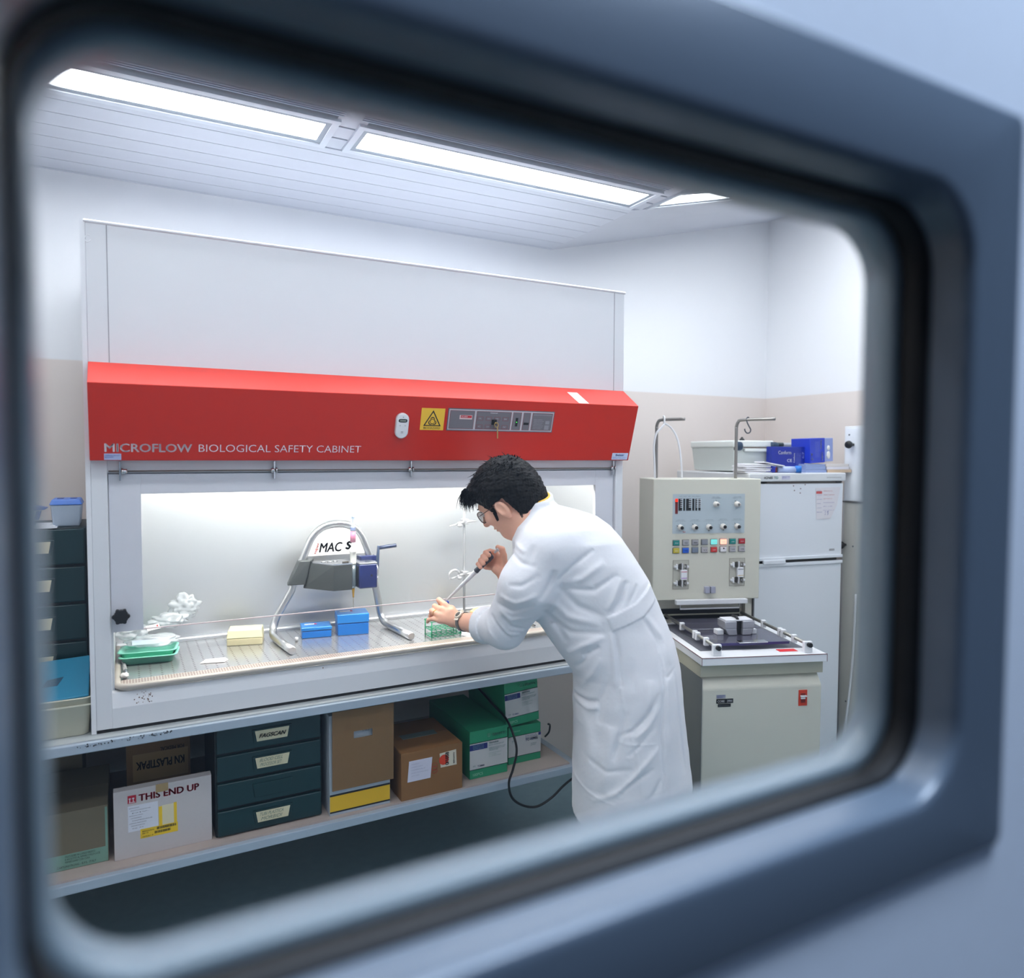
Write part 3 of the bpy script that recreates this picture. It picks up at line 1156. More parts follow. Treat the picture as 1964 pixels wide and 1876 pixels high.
# back plate with the lettering
mb = MB()
pl = [(.662, 1.188)] + [(p.x, p.z) for p in arc((.684, yb, 1.232), (.710, yb, apex - .012), (.782, yb, apex - .014), 10)] + [(p.x, p.z) for p in arc((.782, yb, apex - .014), (.850, yb, apex - .012), (.876, yb, 1.232), 10)][1:] + [(.895, 1.188)]
mb.prism(pl, 'y', yb - .003, yb + .001)
bp = mb.build('back_plate', mat('plate_white', (236, 236, 238), .4), st)
TX('lettering', 'MAC', M_ink, bp, (.713, yb - .003, 1.200), width=.086, height=.034, bold=.04, shear=.25)
TX('lettering', 's', M_ink, bp, (.812, yb - .003, 1.206), width=.022, height=.044, bold=.04, shear=.25)
TX('lettering', 'super', mat('orange_red_ink', (230, 74, 50), .6), bp, (.700, yb - .003, 1.193), width=.044, height=.011, xdir=(.35, 0, .94), up=(-.94, 0, .35), bold=.03)
# bracket and block
M_mag = mat('magnet_grey', (46, 50, 52), .5)
mb = MB()
zt0, zt1 = 1.073, 1.166
ztt = 1.172
mb.hexa([(.592, .378, 1.088), (.655, .368, 1.088), (.685, .425, 1.088), (.600, .425, 1.088),
         (.636, .378, 1.176), (.676, .368, 1.176), (.700, .425, 1.176), (.640, .425, 1.176)], bev=.004)
mb.hexa([(.735, .275, zt0), (.802, .275, zt0), (.802, .40, zt0), (.650, .385, zt0), (.735, .275, zt1), (.802, .275, zt1), (.802, .40, zt1), (.668, .385, zt1)], bev=.002)
mb.build('magnet_block', M_mag, st)
MB().hexa([(.735, .275, zt1), (.803, .275, zt1), (.803, .40, zt1), (.669, .385, zt1), (.735, .276, zt1 + .004), (.803, .276, zt1 + .004), (.803, .40, zt1 + .004), (.669, .385, zt1 + .004)]).build('block_top', mat('polished_steel', (214, 216, 222), .18, 1), st)
MB().box(.770, .793, .287, .294, zt1 + .0045, zt1 + .010, bev=.001).build('slide_latch', mat('dark_metal', (70, 66, 62), .4, .6), st)
for i in range(3):
    MB().lathe([(.009, 0), (.009, .002), (.006, .0035)], (.715 + i * .022, .345, zt1 + .0045)).build('screw', M_chrome, st)
# blue door with the crank
M_door = mat('magnet_blue', (26, 36, 84), .35)
mb = MB()
mb.box(.826, .894, .268, .40, 1.074, 1.163, bev=.005)
dr = mb.build('door_block', M_door, st)
MB().box(.8245, .8265, .275, .39, 1.082, 1.156).build('door_gasket', M_black, dr)
MB().box(.826, .894, .269, .40, 1.1632, 1.168, bev=.001).build('door_top', MATS['polished_steel'], dr)
MB().cyl((.872, .2685, 1.121), (.872, .266, 1.121), .004).build('screw', M_black, dr)
MB().hexa([(.896, .385, 1.10), (.93, .385, 1.10), (.93, .42, 1.10), (.86, .42, 1.10), (.86, .375, 1.178), (.925, .375, 1.178), (.925, .42, 1.178), (.86, .42, 1.178)], bev=.003).build('right_bracket', M_door, st)
c = Vector((.900, .34, 1.125))
MB().lathe([(.036, 0), (.039, .002), (.039, .008), (.036, .010), (.030, .0105), (.030, .006), (.010, .005)], c, (1, 0, 0), seg=32).build('crank_wheel', M_chrome, st)
mb = MB()
mb.hexa([(.912, .322, 1.135), (.917, .322, 1.135), (.917, .352, 1.135), (.912, .352, 1.135), (.912, .310, 1.222), (.917, .310, 1.222), (.917, .328, 1.222), (.912, .328, 1.222)], bev=.0015)
cr = mb.build('crank_arm', mat('crank_blue_grey', (70, 84, 112), .4), st)
MB().tube([(.916, .318, 1.214), (.978, .300, 1.222)], .0072, seg=14).build('handle_grip', mat('grip_dark_blue', (36, 46, 74), .3), cr)
MB().sphere((.918, .33, 1.172), .0035, seg=8).build('crank_pin', M_chrome, cr)
# column and syringe standing in the gap
sy = thing('syringe', 'upright syringe with a blue plunger seal and pink liquid above the magnet block', 'syringe', (.8125, .30, 1.165))
sx, sy_ = .8125, .300
MB().lathe([(.0004, 1.228), (.0025, 1.228), (.0025, 1.238), (.0105, 1.242), (.0108, 1.300), (.0108, 1.302)], (sx, sy_, 0)).build('barrel', mat_clear('syringe_clear', (.97, .97, .99), refl=.2, alpha=.12), sy)
MB().cyl((sx, sy_, 1.243), (sx, sy_, 1.282), .0101).build('pink_liquid', mat('pink_liquid', (236, 130, 172), .15), sy)
MB().lathe([(.0101, 1.285), (.0101, 1.289), (.009, 1.291), (.0101, 1.293), (.0101, 1.296)], (sx, sy_, 0)).build('plunger_seal', mat('seal_blue', (62, 92, 150), .4), sy)
MB().box(sx - .006, sx + .006, sy_ - .0008, sy_ + .0008, 1.296, 1.336).box(sx - .0008, sx + .0008, sy_ - .006, sy_ + .006, 1.296, 1.336).cyl((sx, sy_, 1.335), (sx, sy_, 1.338), .0085).build('plunger_rod', mat_clear('plunger_clear', (.86, .9, .96), refl=.2, alpha=.45, body=(214, 226, 240)), sy)
co = thing('separation_column', 'white separation column hanging between the dark block and the blue door', 'column', (sx, sy_, 1.02))
MB().lathe([(.004, 1.228), (.010, 1.222), (.015, 1.214), (.0155, 1.208), (.011, 1.203), (.011, 1.168), (.0105, 1.160)], (sx, sy_, 0)).build('funnel', mat('column_white', (240, 240, 238), .35), co)
MB().lathe([(.0104, 1.160), (.0104, 1.085), (.008, 1.078), (.003, 1.074)], (sx, sy_, 0)).build('body', mat_clear('column_clear', (.8, .86, .9), refl=.2, alpha=.5, body=(140, 158, 172)), co)
MB().lathe([(.0055, 1.073), (.005, 1.068), (.0028, 1.045), (.0028, 1.040)], (sx, sy_, 0)).build('amber_hub', mat('amber', (216, 166, 70), .3), co)
MB().tube([(sx, sy_, 1.042), (sx, sy_, 1.0)], [.0025, .0009], seg=8).build('needle_tip', mat_clear('tip_clear', (.9, .88, .84), refl=.2, alpha=.4, body=(206, 200, 190)), co)
# blue boxes
M_bluebox = mat('box_blue', (22, 110, 196), .3, coat=.3)
M_bluelid = mat('box_blue_lid', (34, 126, 206), .3, coat=.3)


def tip_case(x, y, ang, w, d, h, seam, label):
    Mx = rotM(x, y, ang, ZT)
    t = thing('storage_box', label, 'box', (x + w / 2, y + d / 2, ZT), 'blue plastic boxes inside the cabinet')
    MB(Mx).box(0, w, 0, d, 0, seam, bev=.003).build('base', M_bluebox, t)
    l = MB(Mx).box(-.0015, w + .0015, -.0015, d + .0015, seam + .0008, h, bev=.003).build('lid', M_bluelid, t)
    MB(Mx).box(w * .12, w * .45, d * .52, d * .72, h, h + .0005).build('white_label', M_paper, l)
    MB(Mx).box(w * .45, w * .53, d * .52, d * .72, h, h + .0005).build('magenta_label_end', mat('magenta', (176, 40, 96), .5), l)
    TX('print', 'EPPENDORF', M_blue_ink, l, Mx @ Vector((w * .14, d * .57, h + .0005)), width=w * .28, height=.007, xdir=Mx.to_3x3() @ Vector((1, 0, 0)), up=Mx.to_3x3() @ Vector((0, 1, 0)))
    return t


pb = at(648, 1220.6, z=ZT)
tip_case(pb.x, pb.y, -9, .112, .095, .078, .044, 'tall blue plastic box with lid inside the steel tube stand')
pb = at(579, 1226, z=ZT)
tip_case(pb.x, pb.y, -9, .104, .085, .040, .026, 'low blue plastic box beside the taller blue one, left foot of the stand')
pc = at(569, 1231, z=ZT)
MB().lathe([(.006, 0), (.006, .014), (.005, .016)], pc).build('white_cap', M_wplast, None, 'tiny white cap standing in front of the low blue box', None, 'cap')  # small loose white cap

# ---- green tube rack
M_rack = mat('rack_green', (28, 146, 104), .35)
rk = thing('tube_rack', 'green wire-grid test tube rack under the left hand of the man', 'tube rack', (1.085, .13, ZT))
Mx = rotM(1.045, .118, 2, ZT)
W_, D_, H_ = .118, .062, .062


def lattice(z, nx, ny, r=.0016):
    mb = MB(Mx)
    for i in range(nx + 1):
        x = W_ * i / nx
        mb.tube([(x, 0, z), (x, D_, z)], r, seg=6)
    for j in range(ny + 1):
        yy = D_ * j / ny
        mb.tube([(0, yy, z), (W_, yy, z)], r, seg=6)
    return mb


for z in (.006, .030, .060):
    lattice(z, 6, 3).build('grid_shelf', M_rack, rk)
for x in (.002, W_ - .002):
    for yy in (.002, D_ - .002):
        MB(Mx).tube([(x, yy, 0), (x, yy, H_)], .0022, seg=6).build('corner_post', M_rack, rk)
mb = MB(Mx)
for i in range(7):
    mb.tube([(W_ * i / 6, 0, .004), (W_ * i / 6, 0, .030)], .0014, seg=6)
for z in (.012, .018, .024):
    mb.tube([(0, 0, z), (W_, 0, z)], .0010, seg=6)
mb.build('front_grid', M_rack, rk)
mb = MB(rotM(1.185, .10, 20, ZT + .001))
mb.hexa([(-.02, -.02, 0), (.03, -.02, 0), (.03, .02, 0), (-.02, .02, 0), (-.018, -.016, .012), (.026, -.018, .004), (.026, .016, .004), (-.018, .018, .012)])
mb.build('paper_packet', M_paper, None, 'small white paper packet next to the green tube rack', None, 'packet')
# retort stand
rs = thing('retort_stand', 'thin steel rod stand with two clamps against the chamber back', 'lab stand', (1.325, .45, ZT))
MB().cyl((1.325, .45, ZT + .006), (1.325, .45, 1.60), .0055).build('rod', mat('rod_satin', (206, 208, 214), .3, .6), rs)
MB().box(1.27, 1.38, .39, .475, ZT, ZT + .006, bev=.002).build('base_plate', mat('stand_base_grey', (150, 150, 150), .5), rs)
for z, k in ((1.285, 0), (1.068, 1)):
    mb = MB()
    mb.box(1.312, 1.338, .428, .462, z - .010, z + .012, bev=.003)
    mb.tube([(1.33, .432, z), (1.375, .425, z + .004)], [.006, .0025], seg=8)
    mb.tube([(1.318, .432, z), (1.285, .425, z - .004)], [.007, .005], seg=8)
    mb.sphere((1.292, .42, z - .012), .010, seg=8, sc3=(1.2, 1, .8))
    if k:
        mb.tube([Vector((1.268 + .022 * math.cos(a), .42, z + .002 + .020 * math.sin(a))) for a in [i * .35 + .2 for i in range(12)]], .0055, seg=8)
    mb.tube([(1.282, .425, z - .006), (1.245, .418, z - .014)], [.005, .002], seg=8)
    mb.build('clamp', mat('cast_metal', (214, 214, 218), .3, .7), rs)
# tan glove
mb = MB()
crumple(mb, (1.355, .335, ZT + .026), (.055, .03, .02), .12, 1.6, 5, flat=ZT + .001)
crumple(mb, (1.425, .33, ZT + .020), (.045, .022, .014), .12, 1.6, 6, flat=ZT + .001)
mb.build('rubber_glove', mat('latex_tan', (240, 206, 140), .6), None, 'tan rubber glove lying on the tray behind the left forearm', None, 'glove')
# pens by the elbow
pp = at(1012, 1203, z=ZT)
MB().tube([(pp.x, pp.y, ZT + .006), (pp.x + .02, pp.y + .10, ZT + .006)], .006, seg=8).build('marker_pen', mat('pen_orange', (200, 112, 66), .4), None, 'orange pen on the tray beside the elbow', None, 'pen')
MB().tube([(pp.x + .03, pp.y - .005, ZT + .004), (pp.x + .035, pp.y + .12, ZT + .004)], .003, seg=8).build('glass_rod', M_black, None, 'thin dark rod on the tray just right of the orange pen', None, 'rod')
# ------------------------------------------------------------ things on the lower shelf
M_label = mat('cream_label', (226, 216, 182), .6)
M_teal = mat('dark_teal_plastic', (9, 48, 52), .35)
M_tealb = mat('dark_teal_frame', (6, 26, 30), .5)


def plate(mb, x0, x1, z0, z1, y, th=.0006, mi=0):
    mb.box(x0, x1, y - th, y, z0, z1, mi=mi)
    return mb


def carton(name, label, cat, x0, x1, y0, y1, z0, z1, m, group=None, flap=True, M=None):
    t = thing(name, label, cat, ((x0 + x1) / 2, (y0 + y1) / 2, z0), group)
    mb = MB(M)
    mb.box(x0, x1, y0, y1, z0, z1, bev=.0012)
    mb.build('box_body', m, t)
    if flap:
        mb = MB(M)
        mb.box(x0 + .001, x1 - .001, y0 + .0005, (y0 + y1) / 2 - .0012, z1 - .0005, z1 + .0022)
        f = mb.build('top_flap', m, t)
        mb = MB(M)
        mb.box(x0 + .001, x1 - .001, (y0 + y1) / 2 + .0012, y1 - .0005, z1 - .0005, z1 + .0022)
        mb.build('top_flap', m, t)
    return t


# far left carton with green edge lettering
M_dk = mat('dim_cardboard', (112, 104, 86), .8, bump=.2, bscale=100)
M_gedge = mat('green_grey_print', (120, 158, 142), .7)
t = carton('carton', 'brown carton with a green printed border at the left end of the shelf', 'box', -.32, .022, .045, .36, SZ, .556, M_dk)
mb = MB()
plate(mb, -.318, .020, SZ + .002, SZ + .045, .045)
plate(mb, .014, .020, SZ + .045, .553, .045)
mb.build('green_border', M_gedge, t)
TX('print', 'CUSTODIRE IN LUOGO FRESCO\nE ASCIUTTO AL RIPARO DALLA LUCE\nMANEGGIARE CON CURA', M_ink, t, (-.085, .0444, SZ + .036), width=.085, height=.0055)
TX('print', 'CARTONSTRONG - B.P.S.  ITALY', M_ink, t, (-.105, .0444, SZ + .008), width=.095, height=.006)
carton('carton', 'tall narrow brown carton standing behind the green bordered one', 'box', -.20, -.055, .40, .62, SZ, .70, M_dk, flap=False)
# carton behind the white box
t = carton('carton', 'dark brown carton with upside-down printing behind the white box', 'box', .07, .257, .28, .50, SZ, .665, M_kraft)
mb = MB()
plate(mb, .088, .25, .512, .60, .28)
mb.build('packing_tape', mat('tape_brown', (168, 142, 100), .4), t)
TX('print', 'KN PLASTIPAK', M_ink, t, (.238, .2792, .575), width=.14, height=.026, xdir=(-1, 0, 0), up=(0, 0, -1), bold=.04)
TX('print', 'FOR MEDICAL', M_ink, t, (.238, .2792, .612), width=.07, height=.012, xdir=(-1, 0, 0), up=(0, 0, -1), bold=.02)
# white THIS END UP carton
M_wcard = mat('white_cardboard', (196, 190, 190), .7, bump=.15, bscale=150, var=.04)
t = carton('carton', 'white carton printed THIS END UP in red, with a yellow shipping label', 'box', .036, .296, .030, .062, SZ, .594, M_wcard, flap=False)
yf = .030
TX('lettering', 'THIS END UP', mat('print_dark_red', (176, 24, 50), .6), t, (.101, yf, .5565), width=.160, height=.0195, bold=.045)
mb = MB()
plate(mb, .072, .094, .554, .577, yf, .0005)
q = mb.build('red_mark', MATS['print_dark_red'], t)
mb = MB()
for x in (.0775, .0865):
    plate(mb, x - .001, x + .001, .558, .570, yf - .0005, .0004)
    plate(mb, x - .003, x + .003, .567, .569, yf - .0005, .0004)
plate(mb, .075, .091, .556, .5575, yf - .0005, .0004)
mb.build('up_arrows', M_paper, q)
MB().box(.145, .178, yf - .0016, yf - .0008, .572, .596).build('packing_tape', MATS['tape_brown'], t)
mb = MB()
plate(mb, .072, .150, .470, .546, yf, .0005)
q = mb.build('address_label', mat('label_pale', (216, 218, 228), .6), t)
for i in range(9):
    TX('print', ['SPEDIZ.', 'PRODOTTI DIAGNOSTICI NAZ', 'DIV.', 'VIA BASILICATA 10 MILANO', 'DESTINATARIO BERGAMO', 'OSPEDALE', 'LARGO BAROZZI', 'TRASPORTO', 'KG. 4.5'][i], mat('grey_ink', (90, 92, 104), .6), q, (.075 + (i % 3) * .004, yf - .0005, .538 - i * .0075), width=.028 + (i * 7 % 4) * .008, height=.0026)
mb = MB()
plate(mb, .103, .202, .444, .472, yf, .0007)
plate(mb, .152, .161, .472, .528, yf, .0007)
plate(mb, .192, .200, .472, .532, yf, .0007)
q = mb.build('shipping_label', mat('label_yellow', (236, 196, 40), .6), t)
mb = MB()
plate(mb, .161, .192, .472, .530, yf, .0007)
mb.build('label_window', mat('label_window_cream', (222, 212, 180), .6), q)
mb = MB()
x = .146
while x < .196:
    wd = random.choice((.0006, .001, .0016))
    plate(mb, x, x + wd, .462, .4695, yf - .0008, .0003)
    if x < .188:
        plate(mb, x - .006, x - .006 + wd, .451, .4585, yf - .0008, .0003)
    x += wd + random.choice((.0006, .001))
mb.build('barcode', M_ink, q)
TX('print', 'BREGAN\n6613', M_ink, q, (.108, yf - .0008, .4625), width=.03, height=.004)
TX('print', '10/5261 9', M_ink, q, (.108, yf - .0008, .447), width=.028, height=.004, shear=.3)
# dark teal drawer cabinet
def drawer_unit(x0, x1, y0, y1, z0, z1, n, labels, label, lab_x, group):
    t = thing('drawer_unit', label, 'drawer cabinet', ((x0 + x1) / 2, (y0 + y1) / 2, z0), group)
    mb = MB()
    mb.box(x0, x1, y0 + .012, y1, z0, z1, bev=.003)
    mb.build('case', M_tealb, t)
    ph = (z1 - z0) / n
    for i in range(n):
        zt = z1 - i * ph
        mb = MB()
        mb.box(x0 + .005, x1 - .005, y0, y0 + .013, zt - ph + .005, zt - .004, bev=.003)
        d = mb.build('drawer', M_teal, t)
        xa, xb = lab_x
        mb = MB()
        zm = zt - ph * .5
        mb.hexa([(xa - .006, y0 - .001, zm - .022), (xb + .006, y0 - .001, zm - .022), (xb + .006, y0 + .001, zm - .022), (xa - .006, y0 + .001, zm - .022),
                 (xa - .012, y0 - .005, zm + .022), (xb + .012, y0 - .005, zm + .022), (xb + .012, y0 + .001, zm + .022), (xa - .012, y0 + .001, zm + .022)], bev=.001)
        hd = mb.build('label_holder', M_teal, d)
        if labels[i] is not None:
            mb = MB()
            mb.hexa([(xa + .002, y0 - .0035, zm - .016), (xb - .002, y0 - .0035, zm - .016), (xb - .002, y0 - .001, zm - .016), (xa + .002, y0 - .001, zm - .016),
                     (xa - .004, y0 - .0058, zm + .018), (xb + .004, y0 - .0058, zm + .018), (xb + .004, y0 - .003, zm + .018), (xa - .004, y0 - .003, zm + .018)])
            mb.build('paper_label', M_label, d)
            lines = labels[i].split('\n') if labels[i] else []
            for k, s in enumerate(lines):
                zz = zm + .005 - k * .0145 if len(lines) > 1 else zm - .005
                if s:
                    TX('handwriting', s, M_ink if len(lines) == 1 else mat('pencil_green_ink', (110, 130, 116), .7), d, (xa + .008 + k * .002, y0 - .0065, zz), width=(xb - xa - .014) * (1 if len(lines) == 1 else (.86 if k == 0 else .8)), height=.010 if len(lines) > 1 else .0125, shear=.4, bold=.0 if len(lines) > 1 else .03)
    return t


drawer_unit(.306, .628, .020, .34, SZ, .734, 4, ['FAGSCAN', 'BLOOD CELL\nPROCESSOR SET', None, 'TUBI PLASTICA\nMORBIDI'],
            'dark teal plastic drawer unit with handwritten cream labels, on the lower shelf', (.425, .520), 'dark teal drawer units')
drawer_unit(-.315, -.022, .20, .52, TZ, 1.343, 5, ['', '', '', '', ''],
            'dark teal plastic drawer unit standing on the bench left of the cabinet', (-.205, -.115), 'dark teal drawer units')
# box with yellow band and brown sheet
t = carton('carton', 'grey white box with a yellow band, a brown sheet in front of it', 'box', .645, .848, .000, .30, SZ, .72, mat('blue_white_card', (176, 186, 196), .6))
mb = MB()
plate(mb, .646, .847, SZ + .014, SZ + .064, .000, .0006)
mb.build('yellow_band', mat('band_yellow', (226, 180, 36), .55), t)
mb = MB()
plate(mb, .646, .847, SZ + .009, SZ + .014, .0, .0008)
plate(mb, .646, .847, SZ + .064, SZ + .070, .0, .0008)
mb.build('black_line', M_ink, t)
# brown sheet with a window
M_sheet = mat('brown_sheet', (128, 98, 64), .75, bump=.2, bscale=100, var=.06)
x0, x1, z0, z1 = .652, .857, .478, .738
wx0, wx1, wz0, wz1 = .722, .785, .640, .664
Mx = Matrix.Translation((0, -.006, .478)) @ Matrix.Rotation(math.radians(1.2), 4, 'X') @ Matrix.Translation((0, 0, -.478))
mb = MB(Mx)
for r in ((x0, wx0, z0, z1), (wx1, x1, z0, z1), (wx0, wx1, z0, wz0), (wx0, wx1, wz1, z1)):
    mb.box(r[0], r[1], -.003, 0, r[2], r[3])
mb.build('cardboard_sheet', M_sheet, None, 'brown cardboard sheet with a slot, leaning on the yellow banded box', None, 'cardboard')
TX('print', 'B NICE', M_ink, t, (.755, -.0005, .655), width=.022, height=.006)
# kraft box with stickers
M_kbox = mat('kraft_box', (140, 98, 56), .7, bump=.15, bscale=150, var=.05)
t = carton('carton', 'brown carton with a white note and a postal sticker', 'box', .883, 1.108, -.012, .26, SZ, .555, M_kbox)
MB().box(.93, 1.06, .10, .14, .5575, .5585).build('packing_tape', mat('clear_tape_grey', (120, 130, 126), .25), t)
mb = MB()
mb.hexa([(.905, -.0126, .455), (.988, -.0126, .455), (.988, -.012, .455), (.905, -.012, .455), (.911, -.0126, .526), (.995, -.0126, .526), (.995, -.012, .526), (.911, -.012, .526)])
n_ = mb.build('white_note', mat('note_lilac_white', (218, 216, 232), .6), t)
for i, s in enumerate(('ANALISI BIOLOG', 'UNIVERSITA DI PAVIA', 'OSPEDALE', 'RIUNITI SEZIONE CELLUL', 'DOTT. FLACI')):
    TX('handwriting', s, mat('faint_pencil', (176, 174, 196), .6), n_, (.918, -.0126, .512 - i * .010), width=.03 + (i * 5 % 4) * .011, height=.0042, shear=.3)
mb = MB()
for k in range(3):
    c = Vector((1.003, -.0125, .474 + k * .011))
    mb.tube([c + Vector((.010 * math.cos(a), 0, .007 * math.sin(a))) for a in [i * math.pi / 10 for i in range(20)]], .0006, seg=4, closed=True)
mb.build('red_stamp', M_red_ink, t)
mb = MB()
mb.hexa([(1.026, -.0126, .482), (1.086, -.0126, .482), (1.086, -.012, .482), (1.026, -.012, .482), (1.022, -.0126, .532), (1.084, -.0126, .536), (1.084, -.012, .536), (1.022, -.012, .532)])
n_ = mb.build('postal_sticker', mat('sticker_cream', (224, 216, 196), .6), t)
mb = MB()
mb.mesh([(1.038 + .018 * math.cos(i * math.pi / 14), -.0129, .508 + .018 * math.sin(i * math.pi / 14)) for i in range(28)], [tuple(range(28))])
mb.build('orange_disc', mat('disc_orange', (224, 66, 34), .6), n_)
TX('print', '0/1058', M_ink, n_, (1.056, -.0126, .488), width=.044, height=.013, xdir=(0, 0, 1), up=(-1, 0, 0), bold=.05)
TX('print', 'BERGAMO', M_ink, n_, (1.078, -.0126, .489), width=.038, height=.0055, xdir=(0, 0, 1), up=(-1, 0, 0), bold=.03)
# green and white boxes
M_gbox = mat('box_green', (42, 150, 108), .5)
M_gwhite = mat('box_pale_face', (206, 206, 206), .55)
M_navy = mat('navy_ink', (36, 44, 120), .5)


def med_box(x0, x1, y0, y1, z0, z1, label, M=None, back=False):
    t = thing('medical_box', label, 'box', ((x0 + x1) / 2, (y0 + y1) / 2, z0), 'green and white infusion set boxes')
    Mq = M or Matrix()
    MB(Mq).box(x0, x1, y0, y1, z0, z1, bev=.0015).build('box_body', M_gbox, t)
    h = z1 - z0
    wz0, wz1 = z0 + h * .20, z0 + h * .74
    mb = MB(Mq)
    plate(mb, x0, x1, wz0, wz1, y0, .0006)
    f = mb.build('pale_panel', M_gwhite, t)
    mb = MB(Mq)
    plate(mb, x0, x1, wz0 - .002, wz0, y0, .0007)
    mb.build('dark_line', M_ink, t)
    mb = MB(Mq)
    plate(mb, x0, x1, wz1, wz1 + .002, y0, .0007)
    mb.build('dark_line', M_ink, t)
    w_ = x1 - x0
    R3 = Mq.to_3x3()
    X_, U_ = R3 @ Vector((1, 0, 0)), R3 @ Vector((0, 0, 1))

    def tx(s, m, fx, fz, fw, hh, **k):
        TX('print', s, m, f, Mq @ Vector((x0 + w_ * fx, y0 - .0007, z0 + h * fz)), width=w_ * fw, height=hh, xdir=X_, up=U_, **k)
    mt = mat('teal_ink', (40, 110, 110), .6)
    mp = mat('pale_green_ink', (150, 206, 180), .6)
    if not back:
        tx('TERUMO', mp, .58, .84, .36, .009, bold=.02)
        mb = MB(Mq)
        c = Vector((x0 + w_ * .5, y0 - .001, z0 + h * .865))
        mb.tube([c + Vector((.006 * math.cos(a), 0, .006 * math.sin(a))) for a in [i * math.pi / 10 for i in range(20)]], .0006, seg=4, closed=True)
        mb.box(c.x - .002, c.x + .002, c.y - .0003, c.y + .0003, c.z + .001, c.z + .002)
        mb.box(c.x - .0005, c.x + .0005, c.y - .0003, c.y + .0003, c.z - .004, c.z + .002)
        mb.build('logo', mp, t)
        mb = MB(Mq)
        plate(mb, x0, x0 + w_ * .46, z0 + h * .60, wz1 - .004, y0 - .0006, .0004)
        nb = mb.build('navy_field', M_navy, t)
        for i in range(3):
            TX('print', ['8 fine extra 21 G', 'Perfusion 6 mm', 'Sterile type B'][i], mp, nb, Mq @ Vector((x0 + w_ * .08, y0 - .0011, z0 + h * (.69 - i * .032))), width=w_ * .28, height=.0026, xdir=X_, up=U_)
        tx('TERUFUSION', mt, .50, .68, .25, .0065, bold=.03)
        tx('BLOOD TRANSFUSION SET', mt, .50, .64, .40, .004)
        tx('INSIEME PER TRASFUSIONE 5L 75-3000\nTRANSFUSIONSGERAET 3L TG-3000\nFUER DIE BLUTGABE', mt, .50, .58, .44, .0032)
        tx('stazione unica\nno toxic\nin conformita', mat('faint_green_ink', (140, 170, 160), .6), .50, .47, .33, .004)
        tx('TC-00605', M_blue_ink, .20, .24, .18, .006, bold=.02)
        tx('TT', mt, .08, .24, .07, .007)
        tx('100PCS', mp, .08, .06, .26, .010)
    else:
        mb = MB(Mq)
        plate(mb, x1 - w_ * .075, x1, z0 + h * .66, wz1 - .001, y0 - .0006, .0004)
        mb.build('navy_field', M_navy, t)
        tx('8 fine spike 1.0\nPlastic line 8.5 N\nSpike line 8.5 T', M_navy, .52, .69, .36, .0042)
        tx('TC-00905', M_navy, .52, .56, .38, .0105, bold=.02)
        tx('STERILE\nJAPAN', mt, .68, .45, .18, .004)
        tx('TERUFUSION SET', mp, .06, .86, .3, .005)
        tx('TT', mt, .10, .58, .07, .008)
    return t


med_box(1.156, 1.309, .030, .42, SZ, .568, 'green and white box of infusion sets lying in front, next to the brown carton')
med_box(1.337, 1.478, .075, .40, SZ, .535, 'green and white box at the bottom of the stack, with navy print', back=True)
Mx = Matrix.Translation((1.40, .2, .546)) @ Matrix.Rotation(math.radians(-3.5), 4, 'Y') @ Matrix.Translation((-1.40, -.2, -.536))
med_box(1.325, 1.468, .070, .40, .536, .705, 'green and white box tilted on top of the stack', Mx)
# cable
pts = [at(905, 1305, y=.30), at(940, 1345, y=.18), at(970, 1378, y=.05), at(984, 1408, y=-.02), at(991, 1440, y=-.048), at(984, 1475, y=-.052), at(976, 1502, y=-.055), at(982, 1530, y=-.05), at(1003, 1545, y=-.04), at(1030, 1547, y=-.03), at(1058, 1530, y=-.02), at(1080, 1508, y=-.01), at(1100, 1492, y=0), at(1130, 1475, y=.02)]


def smooth_path(P, n=6):
    out = []
    P = [Vector(p) for p in P]
    for i in range(len(P) - 1):
        p0, p1, p2, p3 = P[max(i - 1, 0)], P[i], P[i + 1], P[min(i + 2, len(P) - 1)]
        for k in range(n):
            s = k / n
            out.append(.5 * ((2 * p1) + (p2 - p0) * s + (2 * p0 - 5 * p1 + 4 * p2 - p3) * s * s + (3 * p1 - p0 - 3 * p2 + p3) * s ** 3))
    out.append(P[-1])
    return out


MB().tube(smooth_path(pts), .0045, seg=8).build('power_cable', M_black, None, 'black power cable looping down in front of the green and white boxes', None, 'cable')
MB().tube(smooth_path([(1.478, .02, .545), (1.492, .03, .535), (1.494, .04, .505), (1.482, .05, .485)]), .0035, seg=8).build('cable_loop', M_black, None, 'short black cable loop at the edge of the box stack', None, 'cable')
# sockets on the wall under the bench
sk = thing('socket_strip', 'grey wall socket strip in the dark under the bench', 'socket strip', (1.35, .74, .62))
MB().box(1.16, 1.60, .715, .75, .62, .70, bev=.004).build('housing', mat('socket_housing', (90, 108, 108), .5), sk)
for i in range(4):
    MB().box(1.18 + i * .105, 1.25 + i * .105, .709, .716, .632, .688, bev=.002).build('socket', mat('socket_face', (146, 150, 140), .5), sk)

